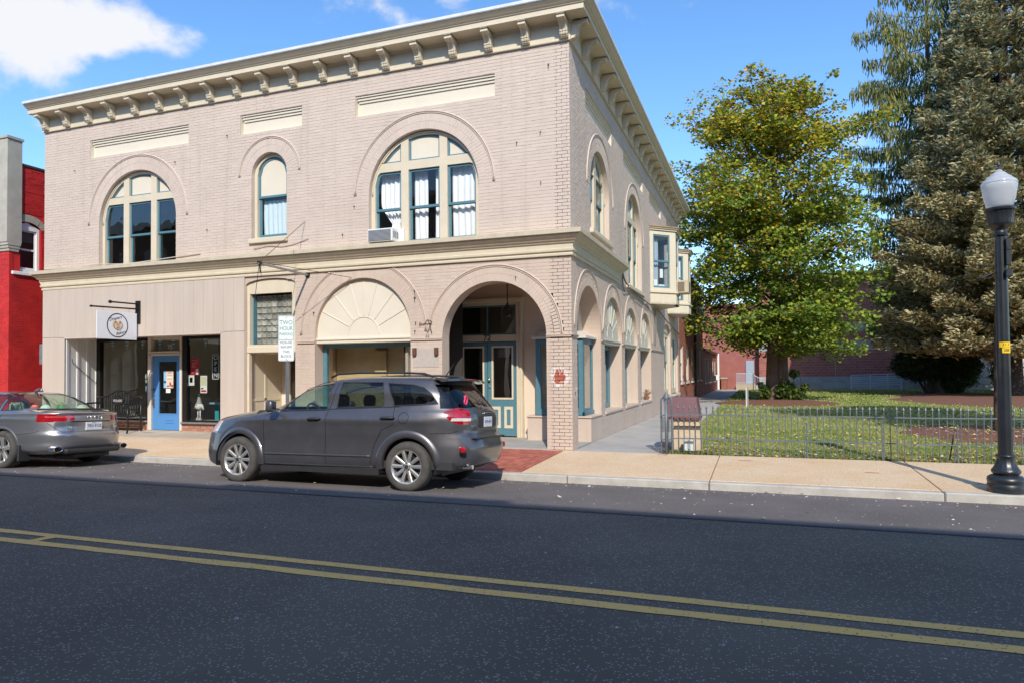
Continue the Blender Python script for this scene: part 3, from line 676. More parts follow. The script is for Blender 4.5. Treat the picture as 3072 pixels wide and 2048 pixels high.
# corner display box beside the porch
cb = MB(); cb.box(-1.45, .0, 1.55, 2.6, -.1, .53); cb.build('window_base', PAINT_LO, BLD)
cb = MB(); cb.rbox(-1.47, .02, 1.52, 2.6, .53, .57, .01); cb.build('sill', PAINT_LO, BLD)
f = MB()
f.plate(rect_loop(-1.28, -.2, .57, 2.26), [rect_loop(-1.17, -.30, .72, 2.14)], FR, 1.65, 1.72)
f.plate(rect_loop(1.72, 2.6, .57, 2.26), [rect_loop(1.80, 2.55, .72, 2.14)], lambda u, v, d: (-.2-d, u, v), 0, .06)
f.rbox(-1.30, -.17, .575, .66, 1.62, 1.7, .01, M=FR); f.rbox(1.62, 2.6, .575, .66, .17, .22, .01, M=SD)
cw = f.build('window', BLUE, BLD)
g = MB(); g.box(-1.2, -.25, .7, 2.16, 1.68, 1.686, M=FR); g.box(1.75, 2.58, .7, 2.16, .225, .23, M=SD); g.build('pane', GLASS, cw)
g = MB(); g.box(-1.25, -.45, 2.3, 2.32, .6, 2.26); g.box(-1.3, -1.28, 1.7, 2.3, .57, 2.26); g.build('backing', BEIGEIN, cw)
pr_ = MB(); pr_.add([(-1.36,1.58,2.26),(-.10,1.58,2.26),(-.10,2.6,2.26),(-1.36,2.05,2.26),(-1.36,2.05,2.26),(-1.36,1.58,2.31),(-.10,1.58,2.31),(-.10,2.6,2.31),(-1.30,2.04,2.46),(-.43,2.04,2.46),(-.43,2.6,2.46)],
    [(0,1,2,3),(0,5,6,1),(1,6,7,2),(5,8,9,6),(6,9,10,7),(0,3,8,5)]); pr_.build('pent_roof', OFFWHITE, BLD)
# hanging porch lantern
LN = thing('porch_lantern', 'black hanging lantern on a long rod in the corner entrance arch', 'lantern', (-1.70, 1.0, 3.55))
b = MB(); b.tube([(-1.70,1.0,3.55),(-1.70,1.0,3.02)], .012, 6); b.lathe([(.05,3.53),(.045,3.55)], (-1.7,1.0,0), 12); b.build('rod', BLACK, LN)
b = MB(); b.lathe([(.012,3.03),(.03,3.01),(.03,2.99),(.055,2.975),(.115,2.90),(.12,2.885),(.11,2.88)], (-1.7,1.0,0), 6)
for k in range(6):
    a = pi/3*k; b.tube([(-1.7+.105*cos(a),1+.105*sin(a),2.885),(-1.7+.07*cos(a),1+.07*sin(a),2.745)], .008, 5)
b.lathe([(.078,2.735),(.078,2.75),(.02,2.752)], (-1.7,1.0,0), 6); b.build('frame', BLACK, LN)
b = MB(); b.lathe([(.098,2.88),(.068,2.75)], (-1.7,1.0,0), 6); b.build('pane', glass('frosted_lantern', (.75,.72,.66), .6), LN)

# ---- shop front under tan siding
sb = MB(); boards = []
x = -14.53
while x < -7.88:
    x1_ = min(x+.302, -7.87); zb = 2.535 if (x1_ < -13.70 or x > -8.59) else 2.52
    b = MB()
    if x1_ <= -13.65 or x >= -8.60: lo = 2.54
    else: lo = 2.515
    b.rbox(x+.002, x1_-.002, -.034, .0, lo, 3.80, .004); b.build('siding_board', SIDING, BLD); x = x1_
for (a, b_) in ((-14.53, -13.72), (-8.575, -7.87)):
    b = MB(); b.rbox(a+.002, b_-.002, -.034, .004, -.05, 2.533, .004); b.build('siding_board', SIDING, BLD)
b = MB(); b.box(-14.53, -8.0, .0, .02, -.1, 3.8); 
b = MB(); b.rbox(-13.72, -8.575, -.04, .34, 2.49, 2.52, .004); b.box(-14.2, -8.57, .34, 1.3, 2.54, 2.6); b.build('soffit', SIDING, BLD)
# splayed left return with white boards, straight right return
def quadwall(b, p, q, z0, z1, t=.02):
    b.add([(p[0],p[1],z0),(q[0],q[1],z0),(q[0],q[1],z1),(p[0],p[1],z1)], [(0,1,2,3)])
pA, pB = Vector((-13.70, .03, 0)), Vector((-13.905, 1.07, 0))
b = MB(); quadwall(b, pA, pB, 0, 2.54); b.build('return_wall', WHITE, BLD)
for t in (.0, .34, .66, .97):
    q = pA.lerp(pB, t); dv = (pB-pA).normalized()*.035; nn = Vector((dv.y, -dv.x, 0)).normalized()*.018
    b = MB(); b.add([tuple(q+nn*s+dv*k+Vector((0,0,z))) for z in (.0, 2.54) for (s, k) in ((0,-1),(1,-1),(1,1),(0,1))], [(0,1,5,4),(1,2,6,5),(2,3,7,6)]); b.build('batten', WHITE, BLD)
b = MB(); b.box(-8.58, -8.52, .34, 1.3, 0, 2.54); b.build('return_wall', SIDING, BLD)
b = MB(); b.tube([(-13.70,.17,1.98),(-13.70,.20,1.86),(-13.85,1.0,1.32),(-13.86,1.02,1.42)], .008, 5); b.build('wall_rail', BLACK, BLD)
YS = 1.05; fz = .075
# framing of the window bays and door
fr_ = MB()
for (a, b_) in ((-13.905, -13.746), (-12.054, -11.985)): fr_.box(a, b_, fz+.25, 2.54, YS-.02, YS+.1, M=FR)
fr_.box(-13.746, -12.034, 2.45, 2.54, YS-.02, YS+.1, M=FR); fr_.box(-13.746, -12.034, .32, .37, YS-.04, YS+.1, M=FR); fr_.build('shop_window_frame', DARKFRAME, BLD); fr_ = MB(); fr_.box(-10.817, -10.669, fz+.25, 2.54, YS-.02, YS+.1, M=FR); fr_.box(-10.699, -8.57, 2.46, 2.54, YS-.02, YS+.1, M=FR); fr_.box(-8.63, -8.57, .3, 2.5, YS-.02, YS+.1, M=FR)
fr_.box(-10.699, -8.57, .30, .35, YS-.04, YS+.1, M=FR); fr_.build('shop_window_frame', DARKFRAME, BLD)
b = MB(); b.box(-13.746, -12.034, .35, 2.47, YS+.03, YS+.036, M=FR); b.build('pane', GLASS, BLD)
b = MB(); b.box(-10.679, -8.6, .33, 2.47, YS+.03, YS+.036, M=FR); b.build('pane', GLASS, BLD)
b = MB(); b.rbox(-13.905, -11.995, .285, .33, YS-.09, YS+.1, .008, M=FR); b.build('sill', STEEL, BLD); b = MB(); b.rbox(-10.817, -8.57, .265, .31, YS-.09, YS+.1, .008, M=FR); b.build('sill', STEEL, BLD)
b = MB(); b.box(-13.905, -11.995, -.1, .285, YS, YS+.1, M=FR); b.box(-10.817, -8.57, -.1, .27, YS, YS+.1, M=FR); b.build('mortar_bed', MORTAR, BLD)
rb = unit_brick(lambda u, v, d: (u, d, v), REDBRICK2)
its = []
for (a, b_) in ((-13.905, -12.005), (-10.817, -8.58)):
    for row in range(3):
        x = a + (0 if row % 2 else -.10)
        while x < b_:
            p, q = max(x, a), min(x+.195, b_)
            if q-p > .03: its.append((shift(FR, 0, 0, YS-.012), (p, q, fz-.02+row*.083, fz-.02+row*.083+.068), rb, True))
            x += .207
single_bricks(its, BLD, random)
d = MB(); d.rbox(-11.985, -11.866, fz, 2.54, YS-.05, YS+.1, .008, M=FR); d.rbox(-10.887, -10.817, fz, 2.54, YS-.05, YS+.1, .008, M=FR); d.rbox(-11.936, -10.847, 2.05, 2.11, YS-.05, YS+.1, .008, M=FR); d.rbox(-11.936, -10.847, 2.12, 2.16, YS-.09, YS+.1, .008, M=FR)
d.box(-11.936, -10.847, 2.46, 2.54, YS, YS+.1, M=FR); dfm = d.build('door_frame', OFFWHITE, BLD)
b = MB(); b.box(-11.886, -10.867, 2.15, 2.48, YS+.04, YS+.046, M=FR); b.build('pane', GLASS, dfm)
text_part('70', .17, text_front(-11.302, YS+.035, 2.27), WHITE, dfm, 'numerals', .002)
d = MB(); d.plate(rect_loop(-11.856, -10.892, fz+.01, 2.045), [rect_loop(-11.639, -11.005, .51, 1.90)], FR, YS, YS+.05); dr = d.build('door', DOORBLUE, BLD)
b = MB(); b.plate(rect_loop(-11.658, -10.986, .49, 1.92), [rect_loop(-11.629, -11.015, .52, 1.89)], FR, YS-.01, YS+.02); b.rbox(-11.401, -11.124, .265, .275, YS-.012, YS+.01, .002, M=FR); b.rbox(-11.401, -11.124, .335, .345, YS-.012, YS+.01, .002, M=FR); b.build('moulding', DOORBLUE, dr)
b = MB(); b.box(-11.639, -11.005, .51, 1.9, YS+.02, YS+.026, M=FR); b.build('pane', GLASSD, dr)
b = MB(); b.lathe([(.001,-.05),(.03,-.045),(.035,0)], (-11.807, YS, 1.14), 14, 'y'); b.lathe([(.001,-.03),(.025,-.025),(.03,0)], (-11.797, YS, .99), 14, 'y'); b.rbox(-11.827, -11.777, .66, .93, YS-.02, YS, .008, M=FR); b.tube([(-11.802,YS-.02,.9),(-11.802,YS-.06,.86),(-11.802,YS-.06,.76),(-11.802,YS-.02,.72)], .011, 6); b.build('handle', mat('old_brass',(.28,.22,.13),rough=.35,metal=.8), dr, smooth=False)
# shop interior
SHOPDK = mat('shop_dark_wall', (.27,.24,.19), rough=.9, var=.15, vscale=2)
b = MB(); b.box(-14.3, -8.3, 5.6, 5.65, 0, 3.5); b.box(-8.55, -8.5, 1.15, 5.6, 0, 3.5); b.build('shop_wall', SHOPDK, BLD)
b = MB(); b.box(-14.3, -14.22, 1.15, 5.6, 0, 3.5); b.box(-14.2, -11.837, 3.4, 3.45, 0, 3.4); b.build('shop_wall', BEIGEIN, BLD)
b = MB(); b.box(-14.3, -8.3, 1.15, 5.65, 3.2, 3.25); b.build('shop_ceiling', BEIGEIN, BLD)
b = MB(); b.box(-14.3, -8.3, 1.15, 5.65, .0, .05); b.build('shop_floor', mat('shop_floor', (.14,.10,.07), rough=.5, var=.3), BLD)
b = MB(); b.box(-14.2, -12.034, 1.14, 2.0, .30, .335); b.box(-10.748, -8.6, 1.14, 1.9, .28, .31); b.build('display_ledge', mat('ledge_boards', (.48,.46,.42), rough=.5, var=.2), BLD)
b = MB(); b.box(-13.024, -12.727, 3.36, 3.39, 1.2, 1.9); b.build('wall_panel', mat('blue_grey_board', (.16,.19,.23), rough=.7), BLD)

# ---- posters, notices, neon in the shop windows (print is flat)
def poster(name, label, a, b_, z0, z1, base, marks=(), txt=(), cat='poster', d=YS+.055):
    p = MB(); p.box(a, b_, z0, z1, d, d+.003, M=FR); o = p.build(name, base); tag(o, label, cat)
    for (u0, u1, v0, v1, m_) in marks:
        q = MB(); W_, H_ = b_-a, z1-z0; q.box(a+u0*W_, a+u1*W_, z0+v0*H_, z0+v1*H_, d-.0015, d-.0005, M=FR); q.build('print', m_, o)
    for (s, size, u, v, m_) in txt: text_part(s, size, text_front(a+u*(b_-a), d-.001, z0+v*(z1-z0)), m_, o, 'lettering', .0003)
    return o
INK = mat('black_ink', (.03,.03,.03), rough=.7); RED = mat('red_print', (.62,.02,.03), rough=.5); SKYB = mat('light_blue_print', (.22,.50,.72), rough=.6); PINK = mat('pink_print', (.72,.52,.42), rough=.6)
GREYINK = mat('grey_ink', (.38,.38,.37), rough=.7); BUFF = mat('buff_print', (.66,.60,.42), rough=.7); BROWN = mat('brown_print', (.25,.10,.06), rough=.6); TEALP = mat('teal_print', (.10,.40,.38), rough=.6)
poster('red_poster', 'bright red poster with white lettering high in the right shop window', -10.610, -10.323, 1.53, 1.96, RED, [(.62,.90,.03,.36,PAPER)], [('Now Hiring', .035, .45, .88, PAPER), ('Join our', .045, .42, .72, PAPER), ('team', .045, .3, .61, PAPER), ('today', .045, .32, .50, PAPER), ('apply', .05, .30, .17, PAPER)])
poster('framed_notice', 'black framed white notice low beside the blue door in the right shop window', -10.709, -10.471, 1.24, 1.54, INK, [(.06,.94,.05,.95,PAPER), (.3,.7,.3,.75,GREYINK)], [('Welcome', .03, .5, .86, INK), ('please wait', .025, .5, .14, INK)])
poster('tall_notice', 'tall paper notice with a red stamp at its foot in the right shop window', -10.283, -10.065, 1.06, 1.51, PAPER, [(.1,.9,.42,.94,BUFF), (.12,.88,.06,.17,RED), (.1,.45,.22,.30,INK)], [('MENU', .045, .5, .86, INK), ('bread', .03, .5, .72, GREYINK), ('rolls', .03, .5, .6, GREYINK), ('cakes', .03, .5, .5, GREYINK)])
poster('door_poster', 'pastel pink and blue poster on the glass of the bright blue shop door', -11.480, -11.154, 1.19, 1.64, PINK, [(.0,.26,.0,1.0,SKYB), (.03,.22,.30,.42,BROWN), (.36,.9,.72,.76,TEALP), (.38,.82,.62,.66,PAPER), (.38,.85,.52,.56,TEALP), (.6,.78,.1,.34,BROWN), (.36,.55,.06,.16,BROWN), (.8,.98,.05,.2,BROWN)], [('OPEN', .06, .64, .88, BROWN)], d=YS+.012)
poster('small_notice', 'small square white notice under the pastel poster on the blue door', -11.401, -11.253, 1.065, 1.17, PAPER, [(.15,.85,.55,.62,GREYINK), (.15,.85,.35,.42,GREYINK)], d=YS+.012, cat='notice')
poster('window_sticker', 'round white sticker at the right edge of the left shop window', -12.163, -12.074, 1.33, 1.42, PAPER, [(.3,.7,.3,.7,GREYINK)], cat='sticker')
poster('pale_sticker', 'square pale sticker above the round one on the left shop window', -12.173, -12.074, 1.45, 1.56, PAPER, [(.2,.8,.2,.5,SKYB), (.2,.5,.6,.85,GREYINK)], cat='sticker')
poster('blue_sticker', 'blue and white sticker lowest on the right edge of the left shop window', -12.163, -12.074, 1.10, 1.25, SKYB, [(.2,.7,.4,.9,PAPER)], cat='sticker')
# OPEN sign
ON = thing('open_sign', 'vertical tube sign reading OPEN in the right shop window', 'sign', (-9.808, YS+.1, 1.40))
def rr_loop(a, b_, z0, z1, r, n=6):
    p = []
    for (cx, cz, s) in ((b_-r, z1-r, 0), (a+r, z1-r, pi/2), (a+r, z0+r, pi), (b_-r, z0+r, 3*pi/2)): p += [(cx+r*cos(s+pi/2*i/n), cz+r*sin(s+pi/2*i/n)) for i in range(n+1)]
    return p
NEON = mat('neon_tube_unlit', (.74,.76,.78), rough=.25)
b = MB(); lp = rr_loop(-9.912, -9.704, 1.42, 2.05, .04); b.tube([(u, YS+.085, v) for u, v in lp+lp[:1]], .010, 6, caps=False); b.build('tube_border', NEON, ON, smooth=True)
for i, ch in enumerate('OPEN'): text_part(ch, .155, text_front(-9.808, YS+.085, 1.965-.150*i), NEON, ON, 'letter', .006, sx=1.15)
b = MB(); b.box(-9.917, -9.699, 1.41, 2.06, YS+.10, YS+.104, M=FR); b.build('backing', mat('sign_backing', (.03,.03,.03), rough=.3), ON)
b = MB(); b.box(-10.253, -9.937, 1.90, 2.36, 1.75, 1.78, M=FR); o = b.build('picture_frame', BLACK); tag(o, 'dark framed picture hanging inside the right shop window', 'picture')
b = MB(); b.box(-10.194, -9.996, 1.98, 2.30, 1.745, 1.749, M=FR); b.build('print', GREYINK, o)
# bunting: each pennant a part
BT = thing('bunting', 'string of blue and white striped pennants across the shop window tops', 'bunting', (-12, YS+.08, 2.47))
b = MB(); b.tube([(-13.717+5.2*i/60, YS+.075, 2.47-.02*abs(sin(pi*i/12))) for i in range(61)], .004, 4); b.build('string', PAPER, BT)
PB = mat('pennant_blue', (.10,.33,.48), rough=.8); PWH = mat('pennant_white', (.72,.75,.78), rough=.8)
for i, xc in enumerate((-13.400, -12.846, -12.292, -11.678, -11.213, -10.679, -10.125, -9.561, -9.066)):
    b = MB()
    for k in range(5):
        z0, z1 = 2.465-.045*k, 2.465-.045*(k+1); w0, w1_ = .078*(1-k/5.2), .078*(1-(k+1)/5.2)
        b.add([(xc-w0,YS+.07,z0),(xc+w0,YS+.07,z0),(xc+w1_,YS+.072,z1),(xc-w1_,YS+.072,z1)], [(0,1,2,3)], k % 2)
    b.build('pennant', [PWH, PB], BT)
# gnome doll, bench table, things on the ledge
GN = thing('gnome_doll', 'white bearded cloth gnome with striped hat standing in the right shop window', 'doll', (-10.709, 1.5, .31))
gx, gy = -10.709, 1.5; FELT = mat('grey_felt', (.40,.40,.40), rough=.95, bump=.4); WOOL = mat('white_wool', (.78,.77,.76), rough=.95, bump=.5, bscale=90); SKIN = mat('doll_skin', (.66,.46,.38), rough=.8)
b = MB(); b.lathe([(.02,.60),(.075,.61),(.105,.66),(.11,.70),(.085,.755),(.03,.80)], (gx,gy,0), 20); b.build('body', WOOL, GN, smooth=True)
b = MB(); b.lathe([(.082,.755),(.075,.77),(.062,.81),(.046,.87),(.032,.94),(.02,.985),(.0,1.0)], (gx,gy,0), 18)
for z, r in ((.78,.078),(.83,.062),(.88,.048),(.93,.038)): b.lathe([(r*.9,z-.008),(r,z),(r*.9,z+.008)], (gx,gy,0), 16)
b.build('hat', FELT, GN, smooth=True)
b = MB(); b.lathe([(.0,.985),(.022,.995),(.027,1.012),(.02,1.03),(.0,1.037)], (gx,gy,0), 12); b.build('bobble', WOOL, GN, smooth=True)
b = MB(); b.lathe([(0,-.03),(.02,-.02),(.024,0),(.02,.02),(0,.03)], (gx,gy-.095,.745), 10); b.build('nose', SKIN, GN, smooth=True)
for s in (-1, 1):
    b = MB(); b.tube([(gx+s*.035,gy,.61),(gx+s*.038,gy,.47),(gx+s*.04,gy,.36)], .017, 8); b.build('leg', WOOL, GN, smooth=True)
    b = MB(); b.lathe([(.0,.312),(.05,.312),(.052,.34),(.035,.38),(.02,.40)], (gx+s*.042,gy-.012,0), 12); b.build('boot', FELT, GN, smooth=True)
    b = MB(); b.tube([(gx+s*.08,gy,.735),(gx+s*.13,gy-.01,.68),(gx+s*.155,gy-.02,.64)], [.03,.026,.02], 8); b.build('arm', WOOL, GN, smooth=True)
    b = MB(); b.lathe([(0,-.028),(.02,-.018),(.026,0),(.02,.018),(0,.028)], (gx+s*.16,gy-.022,.625), 10); b.build('hand', SKIN, GN, smooth=True)
TQ = mat('turquoise_paint', (.05,.42,.48), rough=.5, var=.1); TQL = mat('pale_turquoise_top', (.26,.46,.60), rough=.5)
TB = thing('turquoise_table', 'turquoise trestle table behind the gnome in the right shop window', 'table', (-10.253, 2.2, .05))
b = MB(); b.rbox(-10.996, -8.868, 1.95, 2.6, .72, .77, .012); b.build('tabletop', TQL, TB)
for xx in (-10.768, -9.264):
    b = MB(); b.rbox(xx-.08, xx+.08, 2.2, 2.35, .05, .72, .01); b.build('leg', TQ, TB)
    b = MB(); b.tube([(xx+.05,2.27,.45),(xx+.3,2.27,.71)], .04, 4); b.build('brace', TQ, TB)
WK = mat('wicker', (.45,.23,.08), rough=.8, bump=.8, bscale=60)
b = MB(); b.lathe([(.10,.335),(.125,.37),(.14,.44),(.13,.445),(.11,.37),(.0,.36)], (-12.480,1.62,0), 20); tag(b.build('wicker_basket', WK, None, smooth=True), 'round wicker basket on the ledge of the left shop window', 'basket')
WT = thing('watering_can', 'blue metal watering can at the right end of the left shop window', 'watering can', (-12.163, 1.6, .335)); 
b = MB(); b.lathe([(.07,.335),(.075,.5),(.06,.52),(.0,.52)], (-12.163,1.6,0), 16); b.tube([(-12.222,1.6,.38),(-12.302,1.58,.5),(-12.331,1.57,.58)], .016, 6); b.build('body', mat('blue_enamel',(.03,.20,.34),rough=.3), WT, smooth=True)
b = MB(); b.tube([(-12.104,1.6,.4),(-12.034,1.6,.5),(-12.074,1.6,.62),(-12.163,1.6,.66),(-12.193,1.6,.54)], .009, 6); b.build('handle', mat('blue_enamel2',(.03,.20,.34),rough=.3), WT, smooth=True)
ST = thing('side_table', 'small dark table inside the left shop window by the door', 'table', (-12.331, 2.3, .05))
b = MB(); b.rbox(-12.579, -12.034, 2.1, 2.6, .72, .75, .008); b.build('tabletop', DARKIN, ST)
for sx in (-12.529, -12.084):
    for sy in (2.15, 2.55): b = MB(); b.box(sx-.02, sx+.02, sy-.02, sy+.02, .05, .72); b.build('leg', DARKIN, ST)
# fruit-coloured soft toys behind the bench
for i, (xx, zz, r, cc, nm) in enumerate(((-12.579,.80,.07,(.55,.03,.04),'red'),(-12.549,.62,.075,(.70,.42,.03),'yellow'),(-12.727,.66,.06,(.10,.30,.06),'green'))):
    b = MB(); b.lathe([(0,-r),(r*.6,-r*.8),(r,0),(r*.6,r*.8),(0,r)], (xx,1.75,zz), 12); 
    b.lathe([(r*.5,-r*1.0-(zz-r-.335)),(r*.5,-r*.9)], (xx,1.75,zz), 8)
    tag(b.build('display_cushion', mat('toy_'+nm, cc, rough=.8), None, smooth=True), nm+' round display cushion on a stand behind the black bench', 'cushion')
# oval mat on the pavement
MT = mat('maroon_mat', (.20,.045,.06), rough=.95, bump=.5); b = MB(); b.plate([(-11.62+.42*cos(a), .93+.27*sin(a)) for a in [2*pi*i/30 for i in range(30)]], [], lambda u, v, d: (u, v, d), .032+.016, .035); tag(b.build('door_mat', MT), 'maroon oval door mat in front of the bright blue door', 'mat')
# ---- projecting shop sign
HS = thing('hanging_sign', 'white projecting shop sign with black ring and pretzel on a black iron bracket', 'sign', (-11.14, 0, 3.1))
b = MB(); b.rbox(-11.22, -11.07, -.065, -.034, 2.81, 3.375, .004); b.build('wall_plate', DARKFRAME, HS)
b = MB(); b.tube([(-11.14,-.06,3.17),(-11.14,-1.32,3.14)], .020, 10); b.lathe([(.026,-.02),(.026,.02)], (-11.14,-1.33,3.14), 10, 'y'); b.build('lower_arm', DARKFRAME, HS)
b = MB(); b.tube([(-11.14,-.06,3.295),(-11.14,-.80,3.285)], .020, 10); b.lathe([(0,-.045),(.03,-.034),(.043,0),(.03,.034),(0,.045)], (-11.14,-.83,3.285), 14, 'y'); b.build('upper_arm', DARKFRAME, HS)
SGW = mat('white_signboard', (.74,.76,.80), rough=.35, var=.03)
b = MB(); b.rbox(-11.152, -11.128, -1.19, -.095, 2.40, 3.055, .003); bd_ = b.build('board', SGW, HS)
for yy in (-1.02, -.31):
    b = MB(); b.tube([(-11.14+.012*sin(t*3),yy+.012*cos(t*3),3.145-t*.03) for t in range(5)], .004, 5); b.build('hook', STEEL, HS)
b = MB(); n_ = 56
ring = lambda r, x: [(x, -.64+r*cos(2*pi*i/n_), 2.73+r*sin(2*pi*i/n_)) for i in range(n_)]
b.add(ring(.292, -11.125)+ring(.267, -11.125), [(i, (i+1) % n_, n_+(i+1) % n_, n_+i) for i in range(n_)]); b.build('ring', INK, bd_)
PRZ = mat('pretzel_print', (.62,.42,.22), rough=.6); PRL = mat('pretzel_outline', (.30,.15,.06), rough=.6)
def pretzel(t):
    a = t*2*pi; return None
pts = []
for i in range(49):
    t = i/48; a = -pi*.5+ (t-.5)*2*pi*1.0
    pts.append((t, a))
P_ = []
key = [(-.045,-.085),(-.005,-.04),(.045,.0),(.10,.045),(.115,.10),(.075,.135),(.025,.11),(.0,.07),(-.025,.11),(-.075,.135),(-.115,.10),(-.10,.045)]
key = [(.055,-.06),(.02,-.02),(-.03,.02),(-.075,.075),(-.055,.115)]   # strand ends crossing
loopL = [(.045,-.075),(.01,-.035),(-.02,.0),(-.02,.045),(-.04,.085),(-.075,.09),(-.105,.06),(-.11,.01),(-.09,-.04),(-.05,-.08),(0,-.095),(.05,-.08),(.09,-.04),(.11,.01),(.105,.06),(.075,.09),(.04,.085),(.02,.045),(.02,.0),(-.01,-.035),(-.045,-.075)]
def spl(p, n=5):
    out = []
    for i in range(len(p)-1):
        p0, p1, p2, p3 = p[max(0,i-1)], p[i], p[i+1], p[min(len(p)-1,i+2)]
        for k in range(n):
            t = k/n; out.append(tuple(.5*((2*p1[j]) + (-p0[j]+p2[j])*t + (2*p0[j]-5*p1[j]+4*p2[j]-p3[j])*t*t + (-p0[j]+3*p1[j]-3*p2[j]+p3[j])*t**3) for j in range(len(p1))))
    return out+[p[-1]]
b = MB(); b.tube([(-11.1265, -.645+u, 2.735+v) for u, v in spl(loopL)], .017, 8); b.build('pretzel', PRL, bd_, smooth=True)
b = MB(); b.tube([(-11.1205, -.645+u, 2.735+v) for u, v in spl(loopL)], .0125, 8); b.build('pretzel', PRZ, bd_, smooth=True)
Rz = Matrix.Rotation(radians(14), 4, 'Z')
text_part('Drapers', .105, text_side(-11.1255, -.70, 2.895) @ Rz, INK, bd_, 'lettering', .0005, shear=.35)
text_part('Bakery', .10, text_side(-11.1255, -.55, 2.555) @ Rz, INK, bd_, 'lettering', .0005, shear=.35)
# bare sign pole with guy wires
SP = thing('sign_pole', 'bare grey steel sign pole with guy wires sticking out above the glass blocks', 'pole', (-6.12, 0, 3.75))
b = MB(); b.tube([(-6.12,.02,3.745),(-6.12,-1.63,3.79)], .028, 10); b.build('pole', STEEL, SP)
b = MB(); b.lathe([(.04,-.03),(.045,.03)], (-6.12,-1.6,3.79), 10, 'y'); b.tube([(-6.12,-1.6,3.82),(-6.12,-1.58,3.60)], .012, 5); b.tube([(-6.12,-1.56,3.78),(-6.12,-1.55,3.5)], .006, 5); b.lathe([(.06,-.03),(.06,0)], (-6.12,0,3.745), 10, 'y'); b.build('fitting', BLACK, SP)
RUST = mat('rusty_iron', (.12,.055,.03), rough=.8, var=.3)
for e in ((-6.2,-.01,4.96), (-4.98,-.01,3.63), (-7.6,-.01,3.2)):
    b = MB(); b.tube([(-6.12,-1.6,3.81), e], .0065, 5); b.build('wire', RUST, SP)
# ---- small rusty anchors, plaque boards, cables
for (x, z, s) in ((-.42,7.62,.05), (-5.2,4.6,.03), (-3.42,3.27,.06), (-3.42,3.12,.06), (-4.9,5.2,.025), (-1.15,3.44,.035), (-.6,6.3,.03), (-.6,5.3,.025), (-1.1,6.15,.035), (-8.4,7.2,.03), (-9.0,5.0,.025), (-2.0,3.3,.03), (-10.0,6.75,.03), (-13.4,6.9,.02), (-3.4,2.6,.03), (-3.42,2.42,.03), (-5.96,2.9,.04)):
    b = MB(); b.tube([(x,.0,z),(x+.01,-.05,z-.01),(x+.02,-.06,z-s)], .008, 5); b.box(x-s*.3, x+s*.3, -.02, .0, z-s*.3, z+s*.3); b.build('wall_anchor', RUST, BLD)
b = MB(); b.tube([(-3.02,-.02,2.60),(-3.0,-.25,2.62),(-3.05,-.34,2.50)], .01, 5); b.tube([(-3.02,-.02,2.35),(-3.01,-.12,2.52),(-3.0,-.25,2.62)], .008, 5); b.tube([(-3.3,-.03,2.55),(-3.02,-.03,2.56)], .008, 5); b.tube([(-3.29,-.03,2.50),(-3.31,-.03,2.58),(-3.26,-.03,2.59)], .006, 5); b.build('iron_sign_hook', RUST, BLD)
for (a, b_) in ((-3.46, -3.38), (-2.95, -2.87)):
    b = MB(); b.rbox(a, b_, -.07, .0, 1.90, 2.06, .01); b.build('rusty_block', RUST, BLD)
b = MB(); b.box(-3.46, -2.87, -.0065, -.0045, 1.66, 2.03); b.build('old_paint_patch', mat('old_grey_paint', (.46,.41,.36), rough=.8, var=.15, vscale=9, bump=.4, bscale=40), BLD)
CAB = mat('old_cable', (.20,.17,.15), rough=.8)
def cable(pts, r, label, m_=CAB):
    b = MB(); b.tube(spl(pts, 6), r, 5); tag(b.build('cable', m_, None, smooth=True), label, 'cable')
cable([(-14.5,-.02,4.36),(-13.2,-.03,4.34),(-12.6,-.05,4.38),(-11.5,-.05,4.33),(-10,-.03,4.40),(-9.2,-.03,4.44)], .012, 'thin cable sagging under the left arched window on the stone string course', PAINT_LO)
cable([(-7.6,-.03,4.44),(-7.2,-.04,4.50),(-6.8,-.03,4.45),(-6.4,-.03,4.50),(-6.1,-.03,4.58)], .010, 'thin cable looping under the narrow arched window to a rusty insulator', PAINT_LO)
cable([(.05,4.9,4.3),(.06,5.3,3.95),(.07,6.2,3.85),(.06,8.0,3.75),(.08,10.2,3.66),(.12,11.5,3.60),(.1,13.2,3.45),(.08,15.5,3.3),(.06,18.4,3.1)], .022, 'grey service cable running along the side wall below the bay windows')
cable([(.05,5.0,4.3),(.05,5.2,3.7),(.05,5.9,3.75),(.06,7.0,3.68),(.05,9.6,3.56)], .014, 'thinner grey cable looping beside the end of the string course')
cable([(.05,10.9,3.6),(.07,10.95,3.0),(.05,10.9,2.4)], .02, 'short vertical cable hanging on the side wall below the near bay window')
# white tall windows at the back of the side wall
def tallwin(a, b_, sp, rise):
    c = (a+b_)/2; hw = (b_-a)/2
    top = [(c+hw*cos(t), sp+rise*sin(t)) for t in [pi*i/14 for i in range(15)]]
    f = MB(); f.plate([(a,.58),(b_,.58)]+top, [rect_loop(a+.22, c-.10, .82, sp-.05), rect_loop(c+.10, b_-.22, .82, sp-.05)], SD, .10, .20)
    f.rbox(a-.06, b_+.06, .50, .58, -.1, .2, .012, M=SD)
    w_ = f.build('window', CREAM, BLD)
    for (p, q) in ((a+.22, c-.10), (c+.10, b_-.22)):
        sash(SD, w_, p, q, 1.85, sp-.05, .13, GLASS, w=.05); sash(SD, w_, p, q, .82, 1.9, .16, GLASS, w=.05)
    g = MB(); g.box(a, b_, .6, 3.3, .5, .52, M=SD); g.build('blind', CURTAIN, w_)
tallwin(13.45, 15.42, 2.9, .44); tallwin(15.72, 17.95, 2.9, .44)
